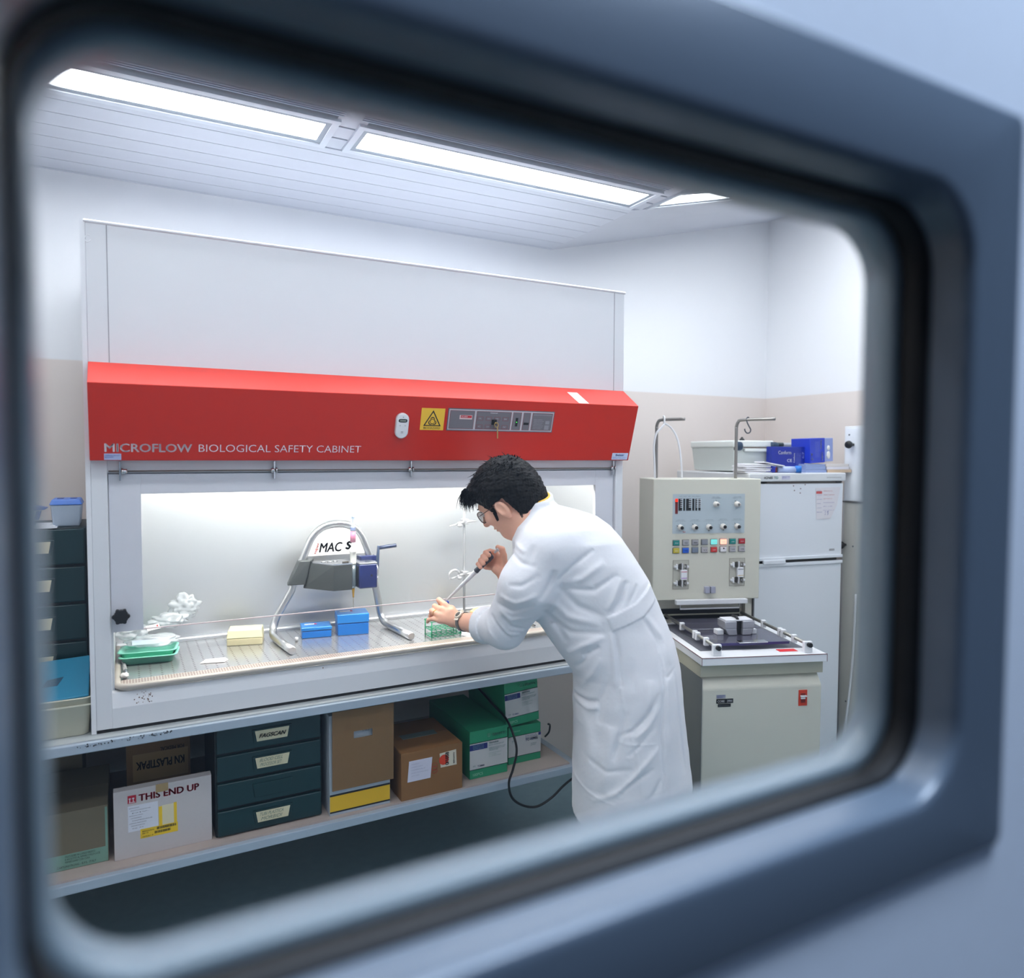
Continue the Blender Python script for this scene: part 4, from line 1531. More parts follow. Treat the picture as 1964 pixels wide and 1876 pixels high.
# ------------------------------------------------------------ things on the bench left of the cabinet
bx = thing('lidded_box', 'clear plastic box with a blue lid on top of the teal drawer unit', 'box', (-.075, .30, 1.343))
mb = MB()
mb.hexa([(-.108, .25, 1.343), (-.040, .25, 1.343), (-.040, .36, 1.343), (-.108, .36, 1.343), (-.114, .245, 1.408), (-.034, .245, 1.408), (-.034, .365, 1.408), (-.114, .365, 1.408)], bev=.004)
mb.build('base', mat('milky_plastic', (176, 190, 206), .35), bx)
mb = MB()
mb.hexa([(-.117, .242, 1.408), (-.031, .242, 1.408), (-.031, .368, 1.408), (-.117, .368, 1.408), (-.110, .250, 1.425), (-.038, .250, 1.425), (-.038, .360, 1.425), (-.110, .360, 1.425)], bev=.003)
l = mb.build('lid', mat('lid_blue', (66, 118, 206), .35), bx)
MB().box(-.098, -.082, .28, .33, 1.4245, 1.4262).build('recess', mat('lid_blue_dark', (30, 66, 140), .4), l)
MB().box(-.064, -.048, .28, .33, 1.4245, 1.4262).build('recess', MATS['lid_blue_dark'], l)
mb = MB()
for i in range(4):
    mb.box(-.235 + i * .004, -.095 - i * .006, .205 + i * .004, .30, 1.3432 + i * .0025, 1.3455 + i * .0025)
mb.build('paper_stack', M_paper, None, 'white papers on the drawer unit under a blue punch', None, 'papers')
pn = thing('hole_punch', 'blue desk punch standing on white papers, top left', 'punch', (-.19, .25, 1.353))
MB().hexa([(-.24, .24, 1.353), (-.15, .24, 1.353), (-.15, .27, 1.353), (-.24, .27, 1.353), (-.235, .243, 1.366), (-.16, .243, 1.366), (-.16, .267, 1.366), (-.235, .267, 1.366)], bev=.002).build('base', mat('punch_blue', (28, 70, 156), .35), pn)
MB().hexa([(-.155, .245, 1.366), (-.143, .245, 1.366), (-.143, .265, 1.366), (-.155, .265, 1.366), (-.148, .245, 1.392), (-.136, .245, 1.392), (-.136, .265, 1.392), (-.148, .265, 1.392)], bev=.001).build('post', MATS['punch_blue'], pn)
MB().hexa([(-.24, .243, 1.388), (-.128, .243, 1.395), (-.128, .267, 1.395), (-.24, .267, 1.388), (-.24, .243, 1.43), (-.118, .243, 1.402), (-.118, .267, 1.402), (-.24, .267, 1.43)], bev=.002).build('lever', MATS['punch_blue'], pn)
tb = thing('storage_tub', 'open cream plastic tub on the bench beside the cabinet', 'tub', (-.12, .09, TZ))
mb = MB(Matrix.Translation((-.13, .09, 0)))
tub(mb, .22, .155, .238, .172, .108, z=TZ, r=.02, th=.003, lip=.004)
mb.build('tub_body', mat('cream_plastic', (212, 210, 190), .4), tb)
MB(Matrix.Translation((-.13, .09, 0))).box(-.119, .119, -.0895, -.0865, TZ + .086, TZ + .090).build('rim_band', MATS['cream_plastic'], tb)
ld = thing('tub_lid', 'teal blue lid lying tilted in the cream tub', 'lid', (-.12, .1, TZ + .1))
Mx = Matrix.Translation((-.135, .06, TZ + .122)) @ Matrix.Rotation(math.radians(26), 4, 'X') @ Matrix.Rotation(math.radians(-3), 4, 'Y')
MB(Mx).box(-.115, .118, -.045, .125, -.004, .004, bev=.003).build('lid_plate', mat('lid_teal', (24, 122, 156), .35), ld)
MB(Mx).box(-.115, .118, -.049, -.043, -.010, .006, bev=.002).build('lid_edge', MATS['lid_teal'], ld)
for x in (-.07, .005):
    MB(Mx).prism([(x, .012), (x + .036, .012), (x + .05, .045), (x + .01, .040)], 'z', .004, .0046).build('embossed_mark', mat('lid_teal_dark', (10, 66, 92), .4), ld)
# ------------------------------------------------------------ blood cell processor, turned towards the window
BO = Vector((1.859, -.392, 0))
BU = Vector((.938, -.346, 0))
BV = Vector((.346, .938, 0))
MBP = Matrix(((BU.x, BV.x, 0, BO.x), (BU.y, BV.y, 0, BO.y), (0, 0, 1, 0), (0, 0, 0, 1)))
bp_ = thing('blood_cell_processor', 'beige blood cell processor with knob panel and white worktop behind the man', 'laboratory machine', BO + BU * .237 + BV * .3)
BX = Vector((BU.x, BU.y, 0))


def bm_():
    return MB(MBP)


def bw(a, b, z):
    return MBP @ Vector((a, b, z))


M_beige2 = mat('beige_enamel_dark', (176, 174, 156), .45)
mb = bm_()
mb.prism([(.012, 0), (.012, .735), (.045, .775), (.68, .775), (.68, 0)], 'x', .006, .462, bev=.006)
mb.build('base_cabinet', M_beige, bp_)
bm_().box(.004, .470, .022, .54, .776, .822).build('top_recess', M_beige2, bp_)
bm_().box(.0045, .0075, .012, .68, .02, .772).build('side_seam', mat('seam_grey', (120, 124, 124), .5, .3), bp_)
bm_().box(0, .473, 0, .534, .822, .850, bev=.0015).build('worktop', M_wplast, bp_)
mb = bm_()
for r in ((-.0006, .4736, -.0008, .0006, .848, .8506), (-.0008, .0006, -.0006, .0006, .822, .8506), (.4724, .4738, -.0006, .0006, .822, .8506), (-.0008, .0006, 0, .534, .848, .8506)):
    mb.box(*r)
wt = mb.build('worktop_edge_line', mat('edge_line_brown', (120, 80, 80), .6), bp_)
# badge, switch
bm_().box(.060, .094, .0108, .0125, .700, .713).build('grey_badge', mat('badge_grey', (156, 158, 170), .4), bp_)
TX('print', 'OSPEDALI\nRIUNITI', M_blue_ink, bp_, bw(.063, .0108, .708), width=.028, height=.004, xdir=BX)
q = bm_().box(.060, .123, .0108, .0125, .682, .698).build('black_badge', M_black, bp_)
TX('print', 'COBE   2991', M_paper, q, bw(.064, .0108, .686), width=.054, height=.008, xdir=BX, bold=.02)
q = bm_().box(.066, .114, .0108, .0125, .669, .680).build('black_badge', M_black, bp_)
TX('print', 'Blood Cell Proc.', mat('grey_print', (120, 122, 128), .5), q, bw(.070, .0108, .672), width=.04, height=.004, xdir=BX)
q = bm_().box(.372, .405, .0095, .0125, .660, .718, bev=.001).build('power_switch_plate', mat('switch_red', (204, 60, 34), .45), bp_)
bm_().box(.380, .397, .0085, .0097, .672, .706).build('switch_slot', mat('slot_dark_red', (120, 30, 24), .5), q)
bm_().box(.377, .400, .002, .0088, .694, .699, bev=.001).build('switch_lever', M_wplast, q)
bm_().box(.379, .395, .004, .0088, .686, .692, bev=.001).build('switch_lever', M_wplast, q)
# centrifuge well: dark clear lid, rails with clamps, block
M_well = mat('well_dark', (96, 96, 104), .3)
ZW = .8505
bm_().lathe([(.17, ZW), (.17, ZW + .002), (.158, ZW + .002), (.155, ZW + .0005)], (.225, .31, 0), (0, 0, 1), seg=48).build('bowl_ring', mat('bowl_metal', (120, 122, 130), .3, .5), bp_)
bm_().box(.03, .43, .09, .50, ZW, ZW + .0015).build('well_plate', M_well, bp_)
mb = bm_()
mb.box(.075, .378, .095, .305, ZW + .016, ZW + .024, bev=.002)
lid1 = mb.build('clear_lid', mat_clear('smoked_clear', (.72, .72, .80), refl=.35, alpha=.25, body=(110, 108, 128)), bp_)
mb = bm_()
mb.box(.075, .378, .315, .50, ZW + .016, ZW + .024, bev=.002)
mb.build('clear_lid', MATS['smoked_clear'], bp_)
bm_().box(.075, .378, .0935, .0955, ZW + .015, ZW + .0245).box(.0735, .0755, .0935, .50, ZW + .015, ZW + .0245).build('lid_edge', mat('lid_edge_violet', (44, 38, 92), .3), bp_)
bm_().box(.178, .290, .084, .115, ZW + .0245, ZW + .028, bev=.001).build('lid_handle', M_chrome, bp_)
bm_().box(.315, .385, .045, .075, ZW, ZW + .0012).build('red_label', mat('label_red', (214, 44, 52), .5), bp_)
for x in (.065, .412):
    bm_().tube([(x, .012, ZW + .030), (x, .56, ZW + .030)], .0062, seg=12).build('guide_rail', mat('rail_steel', (150, 148, 142), .35, .8), bp_)
    for yy in (.028, .12, .20, .225, .36):
        mb = bm_()
        w_ = .016 if yy < .05 else .009
        mb.box(x - w_, x + w_, yy - .008, yy + .008, ZW if yy < .05 else ZW + .012, ZW + (.040 if yy < .05 else .042), bev=.002)
        mb.build('rail_block', M_wplast, bp_)
    bm_().cyl((x, .018, ZW + .030), (x, .006, ZW + .030), .0085).build('rail_end_knob', M_black, bp_)
# metal seal block
mb = bm_()
mb.box(.150, .176, .215, .25, ZW + .025, ZW + .043, bev=.001).box(.290, .310, .215, .25, ZW + .025, ZW + .043, bev=.001)
mb.build('white_block', M_wplast, bp_, kind='stuff')
mb = bm_()
mb.hexa([(.190, .20, ZW + .025), (.225, .20, ZW + .025), (.225, .27, ZW + .025), (.190, .27, ZW + .025), (.176, .20, ZW + .050), (.222, .20, ZW + .050), (.222, .27, ZW + .050), (.176, .27, ZW + .050)], bev=.003)
mb.box(.174, .222, .20, .27, ZW + .050, ZW + .078, bev=.002)
mb.build('metal_block', mat('block_satin', (176, 176, 182), .35, .6), bp_)
mb = bm_()
mb.hexa([(.245, .20, ZW + .025), (.280, .20, ZW + .025), (.280, .27, ZW + .025), (.245, .27, ZW + .025), (.246, .20, ZW + .050), (.292, .20, ZW + .050), (.292, .27, ZW + .050), (.246, .27, ZW + .050)], bev=.003)
mb.box(.246, .294, .20, .27, ZW + .050, ZW + .078, bev=.002)
mb.build('metal_block', MATS['block_satin'], bp_)
bm_().box(.221, .247, .215, .27, ZW + .025, ZW + .076).build('dark_gap', M_black, bp_)
bm_().box(.180, .288, .205, .265, ZW + .078, ZW + .083, bev=.001).build('block_lid', mat('block_lid_white', (214, 214, 220), .4), bp_)
bm_().tube([bw(0, 0, 0) * 0 + Vector((.228, .21, ZW + .086)), Vector((.236, .235, ZW + .088)), Vector((.232, .262, ZW + .086))], .006, seg=8).build('black_latch', M_black, bp_)
# rear housing, column and control head
HB = .50
HZ0_, HZ1_ = .953, 1.465
mb = bm_()
mb.box(0.02, .455, HB + .06, .68, .776, .96)
mb.build('rear_housing', M_beige, bp_)
bm_().box(.03, .40, HB + .052, HB + .062, .862, .906).build('rear_slot', M_black, bp_)
bm_().box(.03, .40, HB + .046, HB + .054, .879, .884).build('slot_rail', M_beige2, bp_)
bm_().box(.415, .445, HB + .030, HB + .062, .776, .955).build('column_post', M_beige, bp_)
bm_().box(.447, .452, HB + .02, HB + .06, .80, .96).build('column_strip', mat('strip_steel', (110, 112, 116), .4, .6), bp_)
mb = bm_()
mb.box(-.012, .462, HB, HB + .19, HZ0_, HZ1_, bev=.004)
head = mb.build('control_head', M_beige, bp_)
FY = HB          # front face of the head (local y), marks sit just in front


def fplate(a0, a1, z0, z1, th=.0008, base=0.):
    return bm_().box(a0, a1, FY - base - th, FY - base, z0, z1)


def hu(u, v):
    """panel coordinates measured off the front of the head: fractions of its visible width/height"""
    a = -.012 + .474 * (u - 1251) / (1455 - 1251)
    z = HZ1_ - (v - 919) / (1153 - 919) * (HZ1_ - HZ0_)
    return a, z


a0, z1 = hu(1287, 948)
a1, z0 = hu(1424, 1024)
pp_ = fplate(a0, a1, z0, z1).build('instrument_panel', mat('panel_pale_blue', (178, 190, 196), .45), head)
M_pfine = mat('fine_print_grey', (120, 126, 134), .6)
# level display
u0, v0 = 1291, 957
a, z = hu(1291.5, 957)
aa, zz = hu(1296.5, 986)
fplate(a, aa, zz, z, .001, .0008).build('level_bar', mat('bar_dark_red', (110, 20, 18), .4), pp_)
a_, z_ = hu(1296.5, 963)
fplate(a, a_, z_, z, .0006, .0018).build('level_lit', mat_emit('led_red', (255, 60, 40), 1.5), pp_)
for x0, x1 in ((1297.8, 1304.5), (1306.8, 1310), (1312, 1321.5), (1323.8, 1327.5), (1329.5, 1333), (1335.3, 1339.2)):
    a, z = hu(x0, 957)
    aa, zz = hu(x1, 980)
    q = fplate(a, aa, zz, z, .001, .0008).build('display_column', M_ink, pp_)
for u, v, s, wd in ((1299, 953.5, 'SUP   OUT', 14), (1316, 953.5, 'AIR   VOL', 12), (1330, 953.5, 'MIN', 8)):
    a, z = hu(u, v)
    TX('print', s, M_pfine, pp_, bw(a, FY - .0009, z), width=wd * .00232, height=.0035, xdir=BX)
mb = bm_()
for k in range(5):
    for x0 in (1301, 1317, 1331, 1336):
        a, z = hu(x0, 958 + k * 3.6)
        aa, zz = hu(x0 + 4.5, 959.3 + k * 3.6)
        mb.box(a, aa, FY - .0022, FY - .0018, zz, z)
mb.build('display_print', mat('display_print_white', (214, 216, 220), .5), pp_, kind='stuff')


def knob(u, v, cap, ptr, label):
    a, z = hu(u - 3.5, v)
    t = []
    mb = bm_()
    for k in range(9):
        an = math.radians(-130 + 32.5 * k)
        if abs(an) > 2.4:
            continue
        c0, s0 = math.sin(an), math.cos(an)
        mb.tube([(a + c0 * .0165, FY - .0011, z + s0 * .0165), (a + c0 * .0215, FY - .0011, z + s0 * .0215)], .0004, seg=4)
    mb.build('dial_marks', M_pfine, pp_, kind='stuff')
    k_ = bm_().lathe([(.0125, .0008), (.0125, .005), (.0115, .008), (.0092, .009), (.0088, .021), (.0080, .023)], (a, FY, z), (0, -1, 0), seg=24).build('dial_knob', mat('knob_cream', (216, 212, 204), .4), pp_)
    if cap:
        bm_().lathe([(.0076, .0232), (.0074, .0242)], (a, FY, z), (0, -1, 0), seg=20).build('black_cap', M_black, k_)
    else:
        bm_().lathe([(.0054, .0232), (.0052, .0242)], (a, FY, z), (0, -1, 0), seg=20).build('grey_cap', mat('knob_grey', (110, 110, 112), .4), k_)
    an = math.radians(ptr)
    bm_().tube([(a + math.sin(an) * .011, FY - .005, z + math.cos(an) * .011), (a + math.sin(an) * .0165, FY - .003, z + math.cos(an) * .0165)], .0013, seg=6).build('pointer', M_black, k_)
    TX('print', label, M_pfine, pp_, bw(a - .016, FY - .0009, z + .029), width=.034, height=.0034, xdir=BX)
    bm_().box(a - .022, a + .024, FY - .0011, FY - .0008, z + .0255, z + .0262).build('rule', M_pfine, pp_)


for u, v, cap, ptr, lb in ((1372, 968, 0, 0, 'RED CELL\nOVERRIDE'), (1412, 968, 0, -25, 'VOLUME\nSET'),
                           (1305, 1012, 1, -65, 'SUPEROUT RATE'), (1332, 1012, 1, -30, 'CENTRIF SPEED'), (1359, 1012, 1, 180, 'SUPEROUT VOLUME'), (1386, 1011, 1, 170, 'MINIMUM AGITATE'), (1413, 1011, 1, -40, 'AGITATE TIME')):
    knob(u, v, cap, ptr, lb)
a, z = hu(1305, 1020)
bm_().tube([(a + .004, FY - .001, z), (a + .009, FY - .001, z - .003), (a + .016, FY - .001, z - .002)], .0012, seg=6).build('red_pen_mark', M_red_ink, pp_)
# buttons
bc = [[(24, 130, 124), (164, 164, 168), (158, 158, 162), (134, 138, 146), None, None, (24, 136, 130), (170, 34, 44)],
      [(196, 180, 64), (34, 92, 196), (112, 124, 140), (176, 172, 174), (204, 50, 46), (226, 222, 224), (170, 168, 172), (174, 170, 174)]]
nm = ['green', 'grey', 'grey', 'slate', 'lit cyan', 'lit red', 'green', 'dark red', 'yellow', 'blue', 'slate', 'grey', 'red', 'white', 'grey', 'grey']
bt = [['STOP', 'HOLD', 'BLOOD', '', 'MAN', 'RUN', 'AIR', 'STOP'], ['VLV', 'AUTO', '', 'V1', 'ALARM', '', 'V4', 'V5']]
for r in range(2):
    for c_ in range(8):
        uc = 1294 + c_ * 17.85
        vc = (1041.5 - c_ * .25) if r == 0 else (1056.5 - c_ * .25)
        a, z = hu(uc, vc)
        bm_().box(a - .0155, a + .0155, FY - .003, FY, z - .0125, z + .0125, bev=.001).build('button_bezel', mat('bezel_grey', (120, 118, 116), .5), head)
        col = bc[r][c_]
        if col is None:
            m = mat_emit('lit_cyan', (130, 235, 235), 1.1) if c_ == 4 else mat_emit('lit_red', (255, 150, 130), 3.0)
        else:
            m = mat('button_%d_%d' % (r, c_), col, .4)
        b_ = bm_().box(a - .0135, a + .0135, FY - .008, FY - .002, z - .0105, z + .0105, bev=.0018).build('push_button', m, head, label=nm[r * 8 + c_] + ' push button')
        if bt[r][c_]:
            mm = M_ink if (c_ in (1, 2, 3, 6, 7) and r == 1) or (r == 0 and c_ in (1, 2)) else M_paper
            TX('print', bt[r][c_], mm, b_, bw(a - .007, FY - .0081, z - .003), width=.014, height=.0045, xdir=BX, bold=.02)
a, z = hu(1384, 1055)
bm_().box(a - .004, a + .002, FY - .0088, FY - .0081, z + .001, z + .007).build('black_mark', M_black, head)
# tube clamps on both sides
for (u0, u1, v0, v1, c1, c2) in ((1289, 1318.5, 1075.5, 1131, (214, 60, 90), (170, 80, 190)), (1396.5, 1426, 1073.5, 1127, (90, 96, 100), (206, 170, 70))):
    a0, z1 = hu(u0, v0)
    a1, z0 = hu(u1, v1)
    q = fplate(a0, a1, z0, z1, .0012).build('clamp_plate', mat('clamp_plate_beige', (184, 182, 170), .45), head)
    mb = bm_()
    for r in ((a0 - .0006, a1 + .0006, z1 - .0004, z1 + .0006), (a0 - .0006, a1 + .0006, z0 - .0006, z0 + .0004), (a0 - .0006, a0 + .0004, z0, z1), (a1 - .0004, a1 + .0006, z0, z1)):
        mb.box(r[0], r[1], FY - .0018, FY - .0008, r[2], r[3])
    mb.build('plate_outline', mat('outline_brown', (116, 108, 96), .5), q)
    am = (a0 + a1) / 2
    for zz in (z1 - .026, z0 + .026):
        vs = [(am - .004, FY - .003, zz + .0155 * math.sin(math.radians(t))) for t in ()]
        pr_ = [(am - .002 - .0125 * math.cos(math.radians(t)), zz + .0125 * math.sin(math.radians(t))) for t in range(-90, 91, 15)]
        bm_().prism(pr_, 'y', FY - .010, FY - .001).build('pinch_wheel', mat('wheel_dark', (60, 58, 54), .5), q)
        bm_().box(am + .001, am + .0045, FY - .016, FY - .001, zz - .015, zz + .015, bev=.001).build('clamp_jaw', M_wplast, q)
        bm_().box(am + .0055, am + .0085, FY - .012, FY - .001, zz - .013, zz + .013, bev=.001).build('clamp_jaw', mat('jaw_grey', (120, 118, 114), .5), q)
        for s_ in (-1, 1):
            cx_ = am + s_ * .024
            bm_().box(cx_ - .008, cx_ + .008, FY - .012, FY - .001, zz - .004, zz + .004, bev=.001).build('screw_arm', M_wplast, q)
            bm_().box(cx_ - s_ * .004 - .003, cx_ - s_ * .004 + .003, FY - .014, FY - .001, zz - .011, zz + .011, bev=.001).build('screw_block', M_wplast if s_ < 0 else MATS['jaw_grey'], q)
    zm = (z0 + z1) / 2
    c_ = bm_().box(am - .004, am + .022, FY - .017, FY - .001, zm - .020, zm + .022, bev=.002).build('valve_body', M_wplast, q)
    bm_().box(am - .0035, am + .0215, FY - .0174, FY - .0169, zm + .013, zm + .0155).build('colour_line', mat('line_a%d' % c1[0], c1, .5), c_)
    bm_().box(am - .0035, am + .0215, FY - .0174, FY - .0169, zm - .0135, zm - .0112).build('colour_line', mat('line_b%d' % c2[0], c2, .5), c_)
# sensor block and handle
a, z = hu(1358, 1133)
bm_().box(a - .023, a - .002, FY - .018, FY, z - .014, z + .014, bev=.002).build('sensor_half', mat('sensor_grey', (166, 168, 184), .4), head)
bm_().box(a + .002, a + .023, FY - .018, FY, z - .014, z + .014, bev=.002).build('sensor_half', MATS['sensor_grey'], head)
bm_().box(a - .003, a + .003, FY - .012, FY, z - .013, z + .013).build('sensor_gap', M_black, head)
a0, z = hu(1292, 1155)
a1, z2 = hu(1427, 1155)
bm_().box(a0, a1, FY - .03, FY - .006, z - .010, z + .010, bev=.002).build('lower_bar', M_wplast, bp_)
mb = bm_()
mb.tube([(a0 + .022, FY - .012, z - .008), (a0 + .022, FY - .012, z - .030), (a1 - .03, FY - .012, z - .030), (a1 - .03, FY - .012, z - .008)], .0035, seg=8)
mb.build('wire_handle', M_wplast, bp_)
# two poles
M_pole = mat('pole_steel', (150, 146, 142), .35, .75)


def pole(a, ztop, reach_a, reach_b):
    pb = smooth_path([(a, HB + .12, HZ1_ - .02), (a, HB + .12, ztop - .06), (a, HB + .12, ztop - .022), (a + .010, HB + .11, ztop - .004), (a + reach_a * .4, HB + .12 - reach_b * .4, ztop), (a + reach_a, HB + .12 - reach_b, ztop + .004)], 6)
    bm_().tube(pb, .0065, seg=12).build('drip_pole', M_pole, bp_)


# the two poles stand at measured points
for u, v0, ut, vt in ((1258.5, 915, 1299, 780.5), (1411, 915, 1470, 781)):
    base = None
    b_ = HB + .12 if u < 1300 else HB + .06
    # find a so that the foot projects at u
    lo, hi = -.1, .6
    for _ in range(40):
        m_ = (lo + hi) / 2
        p = bw(m_, b_, 1.5) - CAM
        px = 982 + 1389.6 * p.dot(RT) / p.dot(fwd)
        lo, hi = (m_, hi) if px < u else (lo, m_)
    a = lo
    ztop = 1.715
    p0 = bw(a, b_, HZ1_ - .02)
    ln = .135 if u < 1300 else .17
    dirv = (BU * .62 - BV * .78).normalized()
    q0 = bw(a, b_, ztop - .03)
    pts = [p0, bw(a, b_, ztop - .05), q0, bw(a, b_, ztop - .008) + dirv * .008, bw(a, b_, ztop) + dirv * .03, bw(a, b_, ztop) + dirv * ln]
    MB().tube(smooth_path(pts, 6), .0068, seg=12).build('drip_pole', M_pole, bp_)
    if u < 1300:
        POLE1 = (bw(a, b_, ztop), dirv)
    else:
        POLE2 = (bw(a, b_, ztop), dirv)
# S hook and white hanger
c = POLE2[0] + POLE2[1] * .052
hx = RT
pts = [c + Vector((0, 0, .006)) + hx * .004, c + hx * .0 + Vector((0, 0, .011)), c - hx * .006 + Vector((0, 0, .004)), c - hx * .003 + Vector((0, 0, -.012)), c + hx * .006 + Vector((0, 0, -.030)), c + hx * .012 + Vector((0, 0, -.042)), c + hx * .008 + Vector((0, 0, -.054)), c - hx * .004 + Vector((0, 0, -.056)), c - hx * .012 + Vector((0, 0, -.046)), c - hx * .013 + Vector((0, 0, -.038))]
MB().tube(smooth_path(pts, 5), .0028, seg=8).build('hook', mat('hook_grey', (96, 98, 104), .4, .5), None, 'small grey S hook hanging on the right pole of the processor', None, 'hook')
c = POLE1[0] + POLE1[1] * .035
hg = thing('plastic_hanger', 'long white plastic strap hanger looped over the left pole', 'hanger', c + Vector((0, 0, -.3)))
pxm = 1 / 1389.6 * (c - CAM).dot(fwd)


def hp(u, v, d=0):
    """offset from the loop point in the plane facing the window"""
    return c + RT * ((u - 1270) * pxm) - UP * ((v - 788) * pxm) - fwd * (.012 + d)


P_ = [hp(*q) for q in ((1270, 797), (1262, 806), (1254, 816), (1250, 840), (1251, 870), (1252, 900), (1254, 925), (1260, 937), (1270, 943), (1282, 943), (1291, 938), (1300, 926), (1303, 900), (1302, 870), (1298, 838), (1292, 818), (1282, 803), (1272, 796))]
MB().tube(smooth_path(P_, 4), .0042, seg=8).build('strap', M_wplast, hg)
MB().tube(smooth_path([hp(1270, 798), c + Vector((0, 0, .010)) - fwd * .010, c + Vector((0, 0, .012)) + fwd * .008, hp(1272, 796, -.02)], 5), .0036, seg=8).build('top_loop', M_wplast, hg)
MB().tube(smooth_path([hp(1254, 906), hp(1268, 903), hp(1285, 901.5), hp(1301, 902)], 4), .003, seg=8).build('cross_bar', M_wplast, hg)
MB().tube([hp(1281, 943), hp(1284, 935)], .003, seg=8).build('latch', M_wplast, hg)

# ------------------------------------------------------------ refrigerator
fa = math.radians(10)
FO = Vector((2.545, .065, 0))
MF = Matrix.Translation(FO) @ Matrix.Rotation(-fa, 4, 'Z')
FXD = MF.to_3x3() @ Vector((1, 0, 0))
FW, FD = .53, .60
FZ = 1.484
fr = thing('refrigerator', 'white two-door refrigerator with things piled on top, in the right corner', 'refrigerator', MF @ Vector((FW / 2, FD / 2, 0)))
M_fr = mat('fridge_white', (228, 232, 238), .35, bump=.05, bscale=300)


def fm():
    return MB(MF)


def fw_(a, b, z):
    return MF @ Vector((a, b, z))


fm().box(0, FW, .05, FD, .02, FZ - .04, bev=.004).build('body', M_fr, fr)
fm().box(-.004, FW + .002, -.012, FD, FZ - .038, FZ, bev=.005).build('top_board', mat('fridge_top', (220, 222, 224), .4), fr)
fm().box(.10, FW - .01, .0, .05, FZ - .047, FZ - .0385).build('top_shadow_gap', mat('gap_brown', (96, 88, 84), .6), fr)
fm().box(FW - .045, FW - .02, -.004, .02, FZ - .047, FZ - .039).build('hinge', M_black, fr)
ud = fm().box(.002, FW - .002, 0, .048, 1.098, FZ - .048, bev=.004).build('upper_door', M_fr, fr)
ld_ = fm().box(.002, FW - .002, 0, .048, .04, 1.062, bev=.004).build('lower_door', M_fr, fr)
fm().box(.02, FW - .02, .012, .05, 1.0625, 1.0975).build('door_gap', mat('gap_dark', (52, 50, 48), .6), fr)
fm().box(.002, FW - .002, -.008, .02, 1.086, 1.100, bev=.002).build('door_lip', M_fr, ud)
fm().box(.002, FW - .002, -.008, .02, 1.058, 1.072, bev=.002).build('door_lip', M_fr, ld_)
fm().box(.08, .20, -.014, -.004, 1.070, 1.088, bev=.002).build('handle', M_fr, ud)
fm().box(FW - .075, FW - .045, -.0008, .0, 1.118, 1.128).build('badge', mat('badge_silver', (170, 172, 178), .3, .6), ud)
mb = fm()
for x, z in ((.245, 1.425), (.285, 1.412), (.283, 1.392), (.251, 1.404), (.31, 1.43)):
    mb.sphere((x, -.0002, z), .0026, seg=6)
for x, z in ((.06, 1.29),):
    mb.sphere((x, -.0002, z), .002, seg=6)
mb.build('rust_spots', mat('rust', (110, 60, 50), .8), ud, kind='stuff')
TX('lettering', 'IGNIS', M_ink, fr, fw_(.075, -.0125, FZ - .026), width=.045, height=.011, xdir=FXD, bold=.03)
TX('lettering', 'TD', mat('ink_teal', (70, 150, 150), .5), fr, fw_(.128, -.0125, FZ - .026), width=.022, height=.011, xdir=FXD, bold=.03)
q = fm().box(.17, .215, -.0128, -.0118, FZ - .029, FZ - .012).build('small_sticker', mat('sticker_lilac', (200, 200, 220), .5), fr)
TX('print', 'OSPEDALI RIUNITI\nBERGAMO', M_blue_ink, q, fw_(.172, -.0128, FZ - .018), width=.04, height=.003, xdir=FXD)
TX('lettering', 'automatic', mat('grey_print2', (140, 140, 142), .5), fr, fw_(FW - .11, -.0125, FZ - .024), width=.085, height=.007, xdir=FXD)
# handwritten note
nt_ = thing('paper_note', 'handwritten paper note stuck on the upper refrigerator door', 'note', fw_(FW - .09, -.002, 1.27))
nx0, nx1, nz0, nz1 = FW - .162, FW - .020, 1.268, 1.418
mb = fm()
mb.hexa([(nx0 + .008, -.0025, nz0), (nx1 - .055, -.0025, nz0 + .002), (nx1 - .055, -.0015, nz0 + .002), (nx0 + .008, -.0015, nz0),
         (nx0, -.0025, nz1 - .004), (nx1, -.0025, nz1), (nx1, -.0015, nz1), (nx0, -.0015, nz1 - .004)])
mb.mesh([(nx1 - .055, -.0026, nz0 + .002), (nx1 - .02, -.0026, nz0 + .06), (nx1, -.0026, nz1)], [(0, 1, 2)])
mb.build('sheet', mat('note_paper', (226, 222, 226), .7), nt_)
q = nt_.children[0]
for i in range(6):
    TX('handwriting', ['nome', 'stirling 12', 'prodot', 'meta', 'conta', 'fine'][i], M_blue_ink, q, fw_(nx0 + .008, -.0026, nz1 - .018 - i * .020), width=.022 + (i % 3) * .004, height=.0035, xdir=FXD, shear=.3)
    TX('handwriting', ['calibrazione tra', 'luned  marted', 'vitam colture 37', 'prelievo bile', 'filtri  x 20', 'terreno n'][i], M_red_ink if i < 3 else mat('lilac_ink', (120, 110, 170), .6), q, fw_(nx0 + .045, -.0026, nz1 - .020 - i * .018), width=.05 + (i % 2) * .012, height=.004, xdir=FXD, shear=.3)
TX('handwriting', '1 8\n1 7', M_blue_ink, q, fw_(nx0 + .055, -.0026, nz0 + .030), width=.022, height=.008, xdir=FXD, shear=.2)
fm().box(nx0 + .003, nx0 + .036, -.0031, -.0026, nz1 - .031, nz1 - .019).build('red_stamp', mat('stamp_red_pale', (206, 90, 90), .6), q)

# ---- on top of the refrigerator
def at_b(u, v, b):
    """sight point on the plane at depth b behind the refrigerator front"""
    n = MF.to_3x3() @ Vector((0, 1, 0))
    p0 = fw_(0, b, 0)
    d = at(u, v, y=1.0) - CAM
    k = (p0 - CAM).dot(n) / d.dot(n)
    p = MF.inverted() @ (CAM + d * k)
    return p


